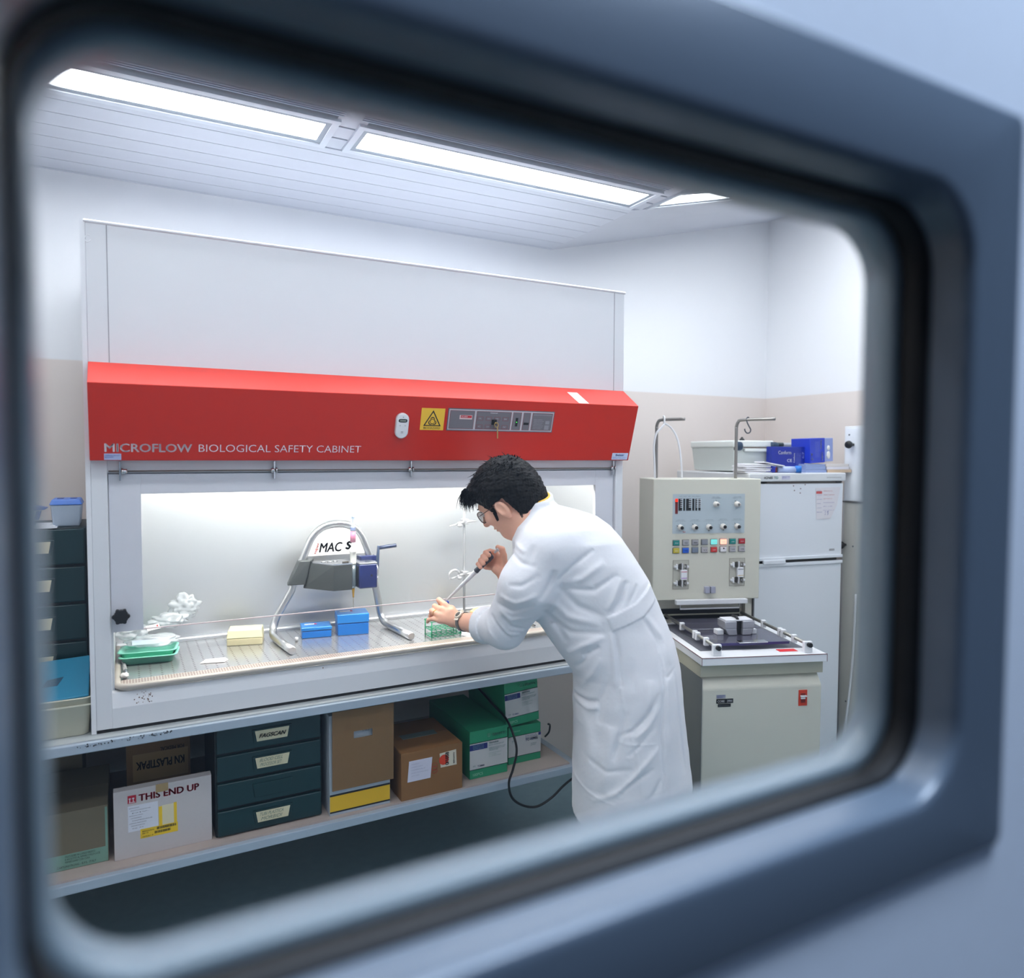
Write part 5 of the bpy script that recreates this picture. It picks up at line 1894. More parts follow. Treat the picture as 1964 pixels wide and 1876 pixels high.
# cool box
b1 = .16
pL, pR = at_b(1420, 890, b1), at_b(1478, 890, b1)
pT = at_b(1440, 845, b1)
cx0, cx1 = pL.x - .045, pR.x
top = pT.z
cb = thing('cool_box', 'pale grey cool box with dark blue catches on top of the refrigerator', 'cool box', fw_((cx0 + cx1) / 2, b1 + .15, FZ))
M_cool = mat('cool_box_grey', (204, 210, 206), .45)
mb = fm()
mb.hexa([(cx0 + .012, b1, FZ + .006), (cx1 - .012, b1, FZ + .006), (cx1 - .012, b1 + .34, FZ + .006), (cx0 + .012, b1 + .34, FZ + .006), (cx0, b1 - .006, top - .03), (cx1, b1 - .006, top - .03), (cx1, b1 + .35, top - .03), (cx0, b1 + .35, top - .03)], bev=.004)
mb.build('tub', M_cool, cb)
l = fm().box(cx0 - .006, cx1 + .006, b1 - .014, b1 + .352, top - .032, top, bev=.006).build('lid', mat('cool_lid', (222, 226, 222), .45), cb)
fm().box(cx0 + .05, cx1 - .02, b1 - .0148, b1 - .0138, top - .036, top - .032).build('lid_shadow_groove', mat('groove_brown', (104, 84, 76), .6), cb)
fm().box(cx0 + .055, cx1 - .028, b1 - .020, b1 - .006, top - .052, top - .038, bev=.002).build('front_grip', mat('cool_lid', (222, 226, 222), .45), cb)
for x in (cx0 + .020, cx1 + .004):
    fm().lathe([(.020, -.016), (.021, -.012), (.021, .012), (.020, .016)], (x, b1 - .012, top - .027), (1, 0, 0), seg=20).build('catch', mat('catch_navy', (30, 54, 78), .4), cb)
fm().lathe([(.014, 0), (.012, .006), (.006, .012), (.004, .018)], ((cx0 + cx1) / 2 - .02, b1 + .05, top), (0, 0, 1), seg=12).build('lid_knob', M_black, cb)
# glove box standing
M_glove = mat('glove_box_blue', (26, 44, 148), .35)
M_glove_l = mat('glove_box_side', (40, 74, 140), .35)
p0, p1 = at_b(1492, 900, .10), at_b(1543, 900, .10)
pt = at_b(1520, 857, .10)
gb = thing('glove_box', 'dark blue disposable glove box standing on the refrigerator beside the cool box', 'glove box', fw_((p0.x + p1.x) / 2, .15, FZ), 'blue glove boxes')
fm().box(p0.x - .035, p1.x, .10, .142, FZ, pt.z, bev=.002).build('carton', M_glove, gb)
W9 = p1.x - p0.x
TX('lettering', 'Conform', M_paper, gb, fw_(p0.x + W9 * .0, .0995, pt.z - .035), width=W9 * .48, height=.016, xdir=FXD, bold=.02)
TX('lettering', 'CE', M_paper, gb, fw_(p0.x + W9 * .33, .0995, pt.z - .072), width=W9 * .18, height=.014, xdir=FXD)
TX('lettering', 'Conform', M_paper, gb, fw_(p0.x + W9 * .62, .0995, pt.z - .075), width=.045, height=.008, xdir=(0, 0, 1), up=-FXD, bold=.03)
TX('lettering', '6-7', mat('pale_blue_print', (150, 160, 220), .5), gb, fw_(p0.x + W9 * .96, .0995, pt.z - .055), width=.03, height=.010, xdir=(0, 0, 1), up=-FXD, bold=.03)
for i in range(4):
    TX('print', 'latex examination gloves guanti', MATS['pale_blue_print'], gb, fw_(p0.x + W9 * (.70 + i * .045), .0995, pt.z - .115), width=.085, height=.003, xdir=(0, 0, 1), up=-FXD)
# books / boxes stack right of it
M_bk = [mat('box_pale_blue', (140, 156, 196), .5), mat('box_white_lilac', (224, 220, 226), .5), mat('box_tan', (204, 178, 150), .55), mat('box_cream', (216, 208, 202), .5)]
q0 = at_b(1544, 900, .05)
q1 = at_b(1584, 900, .05)
q2 = at_b(1632, 900, .05)
for i, (xa, xb, za, zb, mi, lb) in enumerate((
        (q0.x + .004, q1.x + .006, 0, .014, 0, 'pale blue box lowest in the left stack on the refrigerator'),
        (q0.x + .004, q1.x + .001, .0145, .031, 0, 'pale blue box in the middle of the left stack on the refrigerator'),
        (q0.x + .004, q1.x - .004, .0315, .040, 0, 'thin pale blue box on top of the left stack on the refrigerator'),
        (q1.x + .009, q2.x + .004, 0, .014, 2, 'tan flat box lowest in the right stack, overhanging the refrigerator'),
        (q1.x + .004, q2.x - .010, .0145, .027, 1, 'white flat box in the middle of the right stack'),
        (q1.x + .001, q2.x - .014, .0275, .041, 3, 'cream flat box on top of the right stack under the tilted glove box'))):
    t = thing('flat_box', lb, 'box', fw_((xa + xb) / 2, .1, FZ + za), 'flat boxes on the refrigerator')
    fm().box(xa, xb, .05, .17, FZ + za, FZ + zb, bev=.001).build('carton', M_bk[mi], t)
    fm().box(xb - .0014, xb + .0004, .0495, .17, FZ + za + .001, FZ + zb - .001).build('edge_strip', mat('strip_brown', (110, 90, 84), .6), t)
# tilted glove box
r0, r1, r2 = at_b(1557, 876, .06), at_b(1590, 876, .06), at_b(1607, 876, .06)
zb0 = FZ + .0435
gt = thing('glove_box', 'bright blue glove box with an opening, tilted on the flat boxes', 'glove box', fw_((r0.x + r1.x) / 2, .1, zb0), 'blue glove boxes')
Mx = MF @ Matrix.Translation((r0.x, .07, zb0)) @ Matrix.Rotation(math.radians(10), 4, 'Z') @ Matrix.Rotation(math.radians(-2.5), 4, 'Y')
W8 = (r1.x - r0.x)
H8 = .118
MB(Mx).box(0, W8 + .004, 0, .11, 0, H8, bev=.002).build('carton', mat('glove_box_bright', (34, 60, 190), .35), gt)
Xl, Ul = Mx.to_3x3() @ Vector((1, 0, 0)), Mx.to_3x3() @ Vector((0, 0, 1))
TX('lettering', 'Conform', M_paper, gt, Mx @ Vector((W8 * .72, -.0004, H8 * .92)), width=.042, height=.010, xdir=-Ul, up=Xl, bold=.03)
TX('lettering', 'Conform', M_paper, gt, Mx @ Vector((W8 * .80, -.0004, H8 * .42)), width=.042, height=.010, xdir=-Ul, up=Xl, bold=.03)
TX('lettering', '6-7', M_paper, gt, Mx @ Vector((W8 * .06, -.0004, H8 * .40)), width=.034, height=.012, xdir=-Ul, up=Xl, bold=.03)
for i in range(5):
    TX('print', 'disposable gloves latex 100 pieces', MATS['pale_blue_print'], gt, Mx @ Vector((W8 * (.36 + i * .06), -.0004, H8 * .86)), width=.075, height=.003, xdir=-Ul, up=Xl)
W7 = (r2.x - r1.x) * 1.15
sd = MB(Mx).box(W8 + .0045, W8 + .0045 + W7, .002, .1, .003, H8 - .002, bev=.002).build('side_face', mat('glove_side_lilac', (150, 164, 214), .4), gt)
mb = MB(Mx)
crumple(mb, (W8 + W7 * .5, .002, H8 * .30), (.012, .006, .018), .2, 2, 3, seg=10)
crumple(mb, (W8 + W7 * .5, .002, H8 * .58), (.009, .006, .012), .2, 2, 5, seg=10)
mb.build('glove_wad', mat('glove_white', (232, 230, 222), .7), gt, kind='stuff')
# stack of white masks / papers and bottle
s0, s1 = at_b(1430, 900, .0), at_b(1482, 900, .0)
for i in range(5):
    mb = MB(MF @ Matrix.Translation(((s0.x + s1.x) / 2 + (.004, -.003, .005, -.002, .01)[i], .05, FZ + .001 + i * .0085)) @ Matrix.Rotation(math.radians((2, -3, 4, -2, -6)[i]), 4, 'Z'))
    hw = (s1.x - s0.x) / 2
    mb.hexa([(-hw, -.04, 0), (hw, -.04, 0), (hw, .05, 0), (-hw, .05, 0), (-hw, -.04, .007), (hw, -.04, .004 + .003 * (i % 2)), (hw, .05, .007), (-hw, .05, .008)], bev=.0015)
    mb.build('folded_mask', mat('mask_white', (234, 232, 236), .75), None, 'folded white masks stacked on the front edge of the refrigerator', None, 'face mask', 'white masks on the refrigerator')
mb = MB(MF @ Matrix.Translation((s1.x + .012, .03, FZ + .040)) @ Matrix.Rotation(math.radians(9), 4, 'Y'))
mb.box(-.06, .055, -.03, .04, -.002, .003, bev=.001)
mb.build('folded_mask', MATS['mask_white'], None, 'loose white mask sloping off the top of the mask stack', None, 'face mask')
c0 = at_b(1506, 894, .0)
c1 = at_b(1530, 893, .0)
bt_ = thing('bottle', 'clear bottle with a blue cap lying on the refrigerator', 'bottle', fw_(c0.x, .0, FZ))
fm().cyl((c0.x - .02, .03, FZ + .016), (c1.x - .006, .005, FZ + .016), .0145).build('body', mat('bottle_lilac', (176, 192, 232), .3), bt_)
fm().cyl((c1.x - .008, .008, FZ + .017), (c1.x + .014, -.008, FZ + .017), .0165).build('cap', mat('cap_blue', (34, 116, 206), .4), bt_)
fm().cyl((c0.x - .026, .035, FZ + .014), (c0.x - .021, .031, FZ + .014), .012).build('red_end', mat('end_red', (150, 50, 50), .5), bt_)
# dark blue and grey bar behind
p0, p1, p2 = at_b(1488, 853, .22), at_b(1506, 853, .22), at_b(1560, 856, .22)
br_ = thing('pipe_insulation', 'long grey and blue tube lying behind the glove boxes', 'tube', fw_(p1.x, .24, p1.z))
fm().tube([(p0.x, .24, p0.z), (p1.x, .24, p1.z)], .011, seg=12).build('dark_end', mat('bar_dark_green', (60, 76, 80), .4), br_)
fm().tube([(p1.x + .001, .24, p1.z), (p2.x, .24, p2.z)], .011, seg=12).build('grey_tube', mat('bar_grey', (176, 178, 184), .35), br_)
fm().tube([(p2.x - .03, .24, p2.z), (p2.x + .06, .24, p2.z - .003)], .0116, seg=12).build('blue_sleeve', MATS['glove_box_side'], br_)
fm().box(p0.x + .01, p0.x + .03, .23, .25, FZ, p0.z - .010).box(p2.x - .02, p2.x, .23, .25, FZ, p2.z - .010).build('support', MATS['bar_grey'], br_, kind='stuff')

# ------------------------------------------------------------ tall white cupboard against the right wall
qa = at(1618, 860, x=3.17)
qt = at(1640, 817, x=3.17)
wc_ = thing('tall_cupboard', 'tall narrow white cupboard with black knobs at the right wall, past the refrigerator', 'cupboard', (3.28, qa.y - .25, 0))
M_cup = mat('cupboard_white', (222, 224, 226), .45)
MB().box(3.175, 3.385, qa.y - .50, qa.y, 0, qt.z, bev=.003).build('body', M_cup, wc_)
ql = at(1625, 962, x=3.17)
MB().box(3.170, 3.1755, qa.y - .49, qa.y - .01, ql.z + .004, qt.z - .01, bev=.001).build('upper_door', mat('cupboard_door_white', (228, 232, 238), .4), wc_)
MB().box(3.170, 3.1755, qa.y - .49, qa.y - .01, .06, ql.z - .006, bev=.001).build('lower_door', mat('cupboard_door_cream', (206, 204, 196), .45), wc_)
MB().box(3.166, 3.1755, qa.y - .49, qa.y - .002, ql.z - .005, ql.z + .003).build('divider_strip', mat('divider_steel', (130, 128, 126), .4, .6), wc_)
for u, v in ((1635, 853), (1620, 1045)):
    k = at(u, v, x=3.165)
    MB().lathe([(.007, 0), (.007, .018), (.016, .024), (.019, .032), (.016, .042), (.008, .045)], (3.170, k.y, k.z), (-1, 0, 0), seg=16).build('door_knob', M_black, wc_)
for u, v in ((1629, 834), (1636, 1048), (1636, 1240), (1622, 1345)):
    k = at(u, v, x=3.17)
    MB().lathe([(.004, 0), (.004, .002), (.002, .003)], (3.170, k.y, k.z), (-1, 0, 0), seg=8).build('screw', MATS['hook_grey'], wc_)
k0, k1 = at(1642, 1140, x=3.16), at(1618, 1420, x=3.16)
MB().tube(smooth_path([k0, at(1638, 1230, x=3.16), at(1630, 1320, x=3.16), k1], 4), .006, seg=8).build('cable_duct', M_wplast, None, 'thin white hose hanging down in front of the tall cupboard', None, 'hose')
# ------------------------------------------------------------ the man, modelled as blended volumes
PF = np.array([-.85, .53, 0.])
PF /= np.linalg.norm(PF)
PL = np.array([-PF[1], PF[0], 0.])     # his left, towards the window
H0 = np.array([1.447, -.48, 0.])


def Lq(u, v, q):
    """measured point: sight line met with the plane q of his own frame -> (forward, left, up)"""
    d = np.array(fwd + RT * ((u - 982) / 1389.6) - UP * ((v - 938) / 1389.6))
    c = np.array(CAM)
    k = (q - (c - H0) @ PL) / (d @ PL)
    P = c + d * k - H0
    return np.array([P @ PF, P @ PL, P[2]])


def Ly(u, v, y):
    P = np.array(at(u, v, y=y)) - H0
    return np.array([P @ PF, P @ PL, P[2]])


def smin(a, b, k):
    h = np.clip(.5 + .5 * (b - a) / k, 0, 1)
    return b + (a - b) * h - k * h * (1 - h)


class Prim:
    """(kind, bounding centre, bounding radius, function, blend, mode)"""

    def __init__(s, fn, c, r, k, mode='+'):
        s.fn, s.c, s.r, s.k, s.mode = fn, np.array(c), r, k, mode


def cone(a, b, ra, rb, k=.012, mode='+'):
    a, b = np.array(a, float), np.array(b, float)
    ba = b - a
    L2 = max(ba @ ba, 1e-9)

    def fn(P):
        t = np.clip((P - a) @ ba / L2, 0, 1)
        return np.linalg.norm(P - a - t[:, None] * ba, axis=1) - (ra + (rb - ra) * t)
    return Prim(fn, (a + b) / 2, math.sqrt(L2) / 2 + max(ra, rb), k, mode)


def ell(c, r, k=.012, R=None, mode='+'):
    c, r = np.array(c, float), np.array(r, float)
    R = np.eye(3) if R is None else R          # rows: own axes in the person's frame

    def fn(P):
        q = (P - c) @ R.T
        k0 = np.linalg.norm(q / r, axis=1)
        k1 = np.linalg.norm(q / (r * r), axis=1)
        return k0 * (k0 - 1) / np.maximum(k1, 1e-9)
    return Prim(fn, c, r.max(), k, mode)


def rbox(c, hs, rad, R, k=.01):
    c, hs = np.array(c, float), np.array(hs, float)

    def fn(P):
        q = np.abs((P - c) @ R.T) - hs + rad
        return np.linalg.norm(np.maximum(q, 0), axis=1) + np.minimum(q.max(1), 0) - rad
    return Prim(fn, c, np.linalg.norm(hs), k)


def field(prims):
    def f(P):
        lo, hi = P.min(0), P.max(0)
        d = np.full(len(P), .3)
        for pr in prims:
            g = np.maximum(np.maximum(lo - pr.c, pr.c - hi), 0)
            if np.linalg.norm(g) > pr.r + .06:
                continue
            v = pr.fn(P)
            if pr.mode == '+':
                d = smin(d, v, pr.k)
            else:
                d = -smin(-d, v, pr.k)
        return d
    return f


def nets(f, lo, hi, h, B=8):
    """naive surface nets on a sparse grid of blocks"""
    lo, hi = np.array(lo, float), np.array(hi, float)
    nb = np.ceil((hi - lo) / (B * h)).astype(int)
    ix = np.stack(np.meshgrid(*[np.arange(n) for n in nb], indexing='ij'), -1).reshape(-1, 3)
    cen = lo + (ix + .5) * B * h
    keep = np.zeros(len(ix), bool)
    for s in range(0, len(ix), 4096):
        dd = np.concatenate([f(cen[s2:s2 + 256]) for s2 in range(s, min(s + 4096, len(ix)), 256)])
        keep[s:s + 4096] = np.abs(dd) < B * h * 2.1 + .004
    ix = ix[keep]
    n = B + 1
    loc = np.stack(np.meshgrid(*[np.arange(n)] * 3, indexing='ij'), -1).reshape(-1, 3)
    N = nb * B + 2
    vid, vpos = [], []
    edges = []
    corners = np.array([(i, j, k) for i in (0, 1) for j in (0, 1) for k in (0, 1)])
    for s in range(0, len(ix), 48):
        bl = ix[s:s + 48]
        G = bl[:, None, :] * B + loc[None]
        val = f((lo + G.reshape(-1, 3) * h)).reshape(len(bl), n, n, n)
        sg = val < 0
        cnt = np.zeros((len(bl), B, B, B), int)
        for c in corners:
            cnt += sg[:, c[0]:c[0] + B, c[1]:c[1] + B, c[2]:c[2] + B]
        act = (cnt > 0) & (cnt < 8)
        b_, i_, j_, k_ = np.nonzero(act)
        if len(b_) == 0:
            continue
        acc = np.zeros((len(b_), 3))
        m = np.zeros(len(b_))
        for ax in range(3):
            o1, o2 = [a for a in range(3) if a != ax]
            for da in (0, 1):
                for db in (0, 1):
                    off = np.zeros(3, int)
                    off[o1], off[o2] = da, db
                    off2 = off.copy()
                    off2[ax] = 1
                    v0 = val[b_, i_ + off[0], j_ + off[1], k_ + off[2]]
                    v1 = val[b_, i_ + off2[0], j_ + off2[1], k_ + off2[2]]
                    x = (v0 < 0) != (v1 < 0)
                    t = np.where(x, v0 / np.where(x, v0 - v1, 1), 0)
                    p = np.tile(off.astype(float), (len(b_), 1))
                    p[:, ax] += t
                    acc[x] += p[x]
                    m += x
        g = bl[b_] * B + np.stack([i_, j_, k_], 1)
        vpos.append(lo + (g + acc / m[:, None]) * h)
        vid.append((g[:, 0] * N[1] + g[:, 1]) * N[2] + g[:, 2])
        for ax in range(3):
            a = sg[:, :B, :B, :B]
            sl = [slice(None), slice(0, B), slice(0, B), slice(0, B)]
            sl[ax + 1] = slice(1, B + 1)
            c = sg[tuple(sl)]
            bb, ii, jj, kk = np.nonzero(a != c)
            gg = bl[bb] * B + np.stack([ii, jj, kk], 1)
            edges.append((ax, gg, a[bb, ii, jj, kk]))
    vid = np.concatenate(vid)
    vpos = np.concatenate(vpos)
    order = np.argsort(vid)
    vid, vpos = vid[order], vpos[order]
    faces = []
    for ax, gg, ins in edges:
        o1, o2 = [(1, 2), (2, 0), (0, 1)][ax]
        q = []
        ok = np.ones(len(gg), bool)
        for da, db in ((0, 0), (1, 0), (1, 1), (0, 1)):
            c = gg.copy()
            c[:, o1] -= da
            c[:, o2] -= db
            idn = (c[:, 0] * N[1] + c[:, 1]) * N[2] + c[:, 2]
            pos = np.clip(np.searchsorted(vid, idn), 0, len(vid) - 1)
            ok &= vid[pos] == idn
            q.append(pos)
        q = np.stack(q, 1)
        q[~ins] = q[~ins][:, ::-1]
        faces.append(q[ok])
    return vpos, np.concatenate(faces)


def np_obj(name, V, Fc, m, parent=None, root=None, local=True, smooth=True, label=None):
    """V in the person's frame; stored relative to the root"""
    V = V[:, :1] * PF + V[:, 1:2] * PL + V[:, 2:3] * np.array([0, 0, 1.]) if local else V - H0
    me = bpy.data.meshes.new(name)
    me.vertices.add(len(V))
    me.vertices.foreach_set('co', V.astype(np.float32).ravel())
    k = Fc.shape[1]
    me.loops.add(len(Fc) * k)
    me.loops.foreach_set('vertex_index', Fc.astype(np.int32).ravel())
    me.polygons.add(len(Fc))
    me.polygons.foreach_set('loop_start', np.arange(0, len(Fc) * k, k, dtype=np.int32))
    me.polygons.foreach_set('use_smooth', np.ones(len(Fc), bool) if smooth else np.zeros(len(Fc), bool))
    me.update(calc_edges=True)
    me.validate()
    me.materials.append(m)
    o = bpy.data.objects.new(name, me)
    COL.objects.link(o)
    if parent:
        o.parent = parent
    else:
        o.location = H0
    if label:
        o['label'] = label
    return o


rng = np.random.RandomState(3)


def wob(P, f, n=6, seed=0):
    r = np.random.RandomState(seed)
    out = np.zeros(len(P))
    for i in range(n):
        d = r.normal(size=3)
        d *= f * (.6 + r.rand()) / np.linalg.norm(d)
        out += np.sin(P @ d + r.rand() * 6.28)
    return out / n


# ---- head frame
hc = Lq(968, 950, 0.0)
pit = math.atan2(.6, .8)
f0 = np.array([math.cos(pit), 0, -math.sin(pit)])
u0_ = np.array([math.sin(pit), 0, math.cos(pit)])
l0 = np.array([0, 1., 0])
ya = math.radians(18)
hf = f0 * math.cos(ya) - l0 * math.sin(ya)
hl = l0 * math.cos(ya) + f0 * math.sin(ya)
HR = np.stack([hf, hl, u0_])


def hd(x, y, z):
    return hc + hf * x + hl * y + u0_ * z


def hcone(a, b, ra, rb, k=.012, mode='+'):
    return cone(hd(*a), hd(*b), ra, rb, k, mode)


def hell(c, r, k=.012, mode='+', rot=None):
    return ell(hd(*c), r, k, HR if rot is None else rot @ HR, mode)


def ry(deg):
    a = math.radians(deg)
    return np.array([[math.cos(a), 0, -math.sin(a)], [0, 1, 0], [math.sin(a), 0, math.cos(a)]])


head = [
    hell((-.006, 0, .010), (.091, .073, .086), .02),
    hell((.034, 0, -.040), (.052, .058, .078), .03),
    hell((.060, 0, -.098), (.022, .026, .018), .022),
    hcone((.000, .046, -.062), (.052, .020, -.098), .020, .014, .025),
    hcone((.000, -.046, -.062), (.052, -.020, -.098), .020, .014, .025),
    hcone((.076, .030, .010), (.080, -.030, .010), .011, .011, .014),
    hell((.066, .036, -.034), (.020, .022, .018), .02),
    hell((.066, -.036, -.034), (.020, .022, .018), .02),
    hcone((.085, 0, .004), (.108, 0, -.036), .0075, .0095, .012),
    hell((.108, 0, -.041), (.012, .010, .009), .008),
    hell((.097, .010, -.043), (.009, .0065, .006), .005),
    hell((.097, -.010, -.043), (.009, .0065, .006), .005),
    hell((.072, 0, -.062), (.018, .024, .018), .015),
    hell((.088, 0, -.067), (.007, .022, .0045), .004),
    hell((.085, 0, -.0765), (.007, .019, .0048), .004),
    hell((.087, 0, -.0717), (.010, .020, .0014), .002, '-'),
    hell((.092, .031, -.010), (.014, .016, .010), .010, '-'),
    hell((.092, -.031, -.010), (.014, .016, .010), .010, '-'),
    hcone((-.030, 0, -.055), (-.050, 0, -.130), .052, .056, .03),
]
for s in (1, -1):
    head += [hell((-.002, s * .0815, -.030), (.0185, .0085, .030), .004, rot=ry(12)),
             hell((.001, s * .0900, -.026), (.0120, .0075, .021), .003, '-', rot=ry(12)),
             hell((.009, s * .083, -.036), (.0045, .005, .008), .003),
             hell((-.003, s * .077, -.054), (.008, .006, .009), .004)]
# ---- trunk and limbs (mostly under the coat)
nk = Lq(1026, 1004, 0.)
ch = Lq(1085, 1075, 0.)
wa = Lq(1160, 1180, 0.)
pe = Lq(1195, 1245, 0.)
sh_l, sh_r = Lq(1060, 1050, .155), Lq(1060, 1050, -.155)
body = list(head)
body += [cone(hd(-.040, 0, -.10), nk, .054, .060, .03), cone(nk, ch, .075, .115, .05), cone(ch, wa, .115, .12, .05), cone(wa, pe, .12, .13, .05),
         cone(nk + [0, .04, -.02], sh_l, .05, .055, .03), cone(nk + [0, -.04, -.02], sh_r, .05, .055, .03)]
for s, fp in ((1, .02), (-1, -.17)):
    hipj = pe + [0, s * .085, -.06]
    kn = np.array([fp * .6, s * .10, .50])
    an = np.array([fp, s * .11, .09])
    body += [cone(hipj, kn, .085, .055, .03), cone(kn, an, .052, .036, .02), cone(an, an + [.13, .01, -.055], .035, .026, .02)]
# left arm
el_l = Ly(968, 1204, -.35)
wr_l = Ly(886, 1192, -.135)
body += [cone(sh_l, el_l, .050, .042, .02), cone(el_l, el_l + (wr_l - el_l) * .45, .043, .040, .02), cone(el_l + (wr_l - el_l) * .45, wr_l, .040, .027, .02)]
# left hand: palm and fingers, measured points with depth
kn_l = [Ly(853, 1160, -.075), Ly(846, 1170, -.083), Ly(842, 1180, -.090), Ly(843, 1190, -.096)]
pal = [Ly(866, 1176, -.105), Ly(866, 1186, -.112), Ly(867, 1195, -.115)]
for i, kp in enumerate(kn_l):
    body.append(cone(wr_l + (kp - wr_l) * .15, kp, .0155, .0105, .010))
body.append(cone(pal[0], pal[2], .014, .014, .012))
fing_l = [
    [kn_l[0], Ly(842, 1151, -.045), Ly(845, 1158, -.022), Ly(851, 1163, -.018)],
    [kn_l[1], Ly(834, 1163, -.050), Ly(836, 1172, -.028), Ly(843, 1177, -.020)],
    [kn_l[2], Ly(828, 1172, -.058), Ly(826, 1182, -.034), Ly(834, 1186, -.024)],
    [kn_l[3], Ly(831, 1187, -.076), Ly(822, 1189, -.054), Ly(820, 1193, -.042)],
]
for i, fg in enumerate(fing_l):
    r = (.0095, .0095, .0090, .0078)[i]
    for j in range(3):
        body.append(cone(fg[j], fg[j + 1], r * (1.04 - .1 * j), r * (.96 - .1 * j), .0035))
th = [wr_l + (kn_l[0] - wr_l) * .30 + np.array([.004, -.018, .0]), Ly(866, 1168, -.068), Ly(856, 1164, -.040), Ly(850, 1160, -.026)]
for j in range(3):
    body.append(cone(th[j], th[j + 1], (.014, .0115, .0105)[j], (.0115, .0105, .009)[j], .006))
# right arm and hand round the pipette
el_r = Ly(1048, 1160, -.225)
wr_r = Ly(971, 1104, -.150)
body += [cone(sh_r, el_r, .050, .042, .02), cone(el_r, el_r + (wr_r - el_r) * .5, .042, .038, .02), cone(el_r + (wr_r - el_r) * .5, wr_r, .038, .0265, .02)]
pal_r = [Ly(957, 1078, -.130), Ly(950, 1090, -.135), Ly(962, 1070, -.125)]
body += [cone(wr_r, Ly(951, 1092, -.140), .022, .0145, .012), cone(wr_r, Ly(961, 1074, -.132), .022, .0145, .012), cone(Ly(951, 1090, -.125), Ly(960, 1070, -.12), .0145, .013, .010)]
for i in range(4):
    t = i / 3
    kn = Ly(951 - 19 * t, 1060 + 28 * t, -.096)
    a = Ly(940 - 21 * t, 1057 + 24 * t, -.100)
    b = Ly(931 - 14.5 * t, 1060 + 22 * t, -.124)
    c = Ly(938 - 16 * t, 1065 + 24 * t, -.146)
    r = (.0094, .0097, .0093, .0080)[i]
    body += [cone(pal_r[0] + (pal_r[1] - pal_r[0]) * t + [0, -.012, 0], kn, .011, r * 1.05, .006), cone(kn, a, r * .98, r * .92, .0015), cone(a, b, r * .92, r * .88, .0015), cone(b, c, r * .88, r * .8, .0015)]
body += [cone(Ly(966, 1082, -.145), Ly(966, 1066, -.148), .0145, .0115, .008), cone(Ly(966, 1066, -.148), Ly(963, 1054, -.146), .0112, .0105, .004), cone(Ly(963, 1054, -.146), Ly(955, 1050, -.138), .0105, .0090, .004)]

M_skin = mat('skin', (240, 184, 158), .5, bump=.12, bscale=160, var=.07, sss=.12)
V, Fc = nets(field(body), (-.30, -.32, -.005), (.78, .34, 1.60), .0031)
print('body', len(V))
man = np_obj('person', V, Fc, M_skin)
man['label'] = 'man in a white lab coat and glasses bending over the safety cabinet with a pipette'
man['category'] = 'person'

# ---- hair
xs_ = [-.14, -.085, -.055, -.036, -.024, .022, .029, .037, .044, .058, .078, .14]
zs_ = [-.135, -.125, -.098, -.070, -.002, .000, -.040, -.036, -.008, .018, .038, .044]
hairp = [hell((-.016, 0, .020), (.107, .087, .098), .02), hell((-.040, 0, -.035), (.082, .080, .092), .03), hell((.060, .0, .062), (.046, .058, .034), .02), hell((.088, .012, .060), (.026, .030, .022), .015)]
fh = field(hairp)


def hairf(P):
    d = fh(P)
    q = (P - hc) @ HR.T
    ang = np.arctan2(q[:, 1], -q[:, 2] + .0) * 9
    st = wob(P, 110, 9, 2) * .8 + wob(P, 260, 12, 5) + wob(P, 620, 14, 6) * .9
    d = d - .0040 * st
    zb = np.interp(q[:, 0], xs_, zs_) + .004 * wob(P, 500, 4, 9)
    return np.maximum(d, (zb - q[:, 2]) * .75)


V, Fc = nets(hairf, hc - .17, hc + .17, .0022)
strands = MB()
for i in range(900):
    th_ = rng.rand() * 2 * math.pi
    kind = i % 3
    if kind == 0:      # fringe
        b = np.array([.070 + rng.rand() * .030, (rng.rand() - .4) * .09, .060 + rng.rand() * .028])
        d = np.array([.9, (rng.rand() - .5) * .8, -.9 + rng.rand() * 1.1])
        ln = .022 + rng.rand() * .022
        bend = np.array([0, 0, -.02])
    elif kind == 1:    # crown
        a1, a2 = rng.rand() * 2.4 + .3, (rng.rand() - .2) * 2.2
        n_ = np.array([math.cos(a1), math.sin(a2) * .8, math.sin(a1)])
        n_ /= np.linalg.norm(n_)
        b = np.array([-.016, 0, .020]) + n_ * np.array([.105, .085, .096])
        d = n_ * .45 + np.array([.75, 0, -.25])
        ln = .014 + rng.rand() * .020
        d += (rng.rand(3) - .5) * .9
        bend = np.array([0, 0, -.006])
    else:              # nape and sideburn
        x = rng.rand()
        b = np.array([-.095 + x * .06, .060 + .015 * rng.rand() - .03 * (1 - x), -.085 + .01 * rng.rand()]) if i % 2 else np.array([.028 + rng.rand() * .008, .072, -.030])
        d = np.array([.1, .05, -1.])
        ln = .010 + rng.rand() * .012
        bend = np.array([.003, 0, 0])
    d = d / np.linalg.norm(d)
    P3 = [b - d * .008, b + d * ln * .45 + bend * .25, b + d * ln + bend]
    strands.tube([Vector(hd(*p)) for p in P3], [.0016, .0011, .0002], seg=5, caps=False)
sv = np.array([v.co[:] for v in strands.bm.verts])
strands.bm.verts.index_update()
sf = np.array([[v.index for v in f.verts] for f in strands.bm.faces])
strands.bm.free()
M_hair = mat('hair_black', (12, 12, 13), .55, spec=.2, bump=.6, bscale=600)
np_obj('hair', np.concatenate([V, sv]), np.concatenate([Fc, sf + len(V)]), M_hair, man)
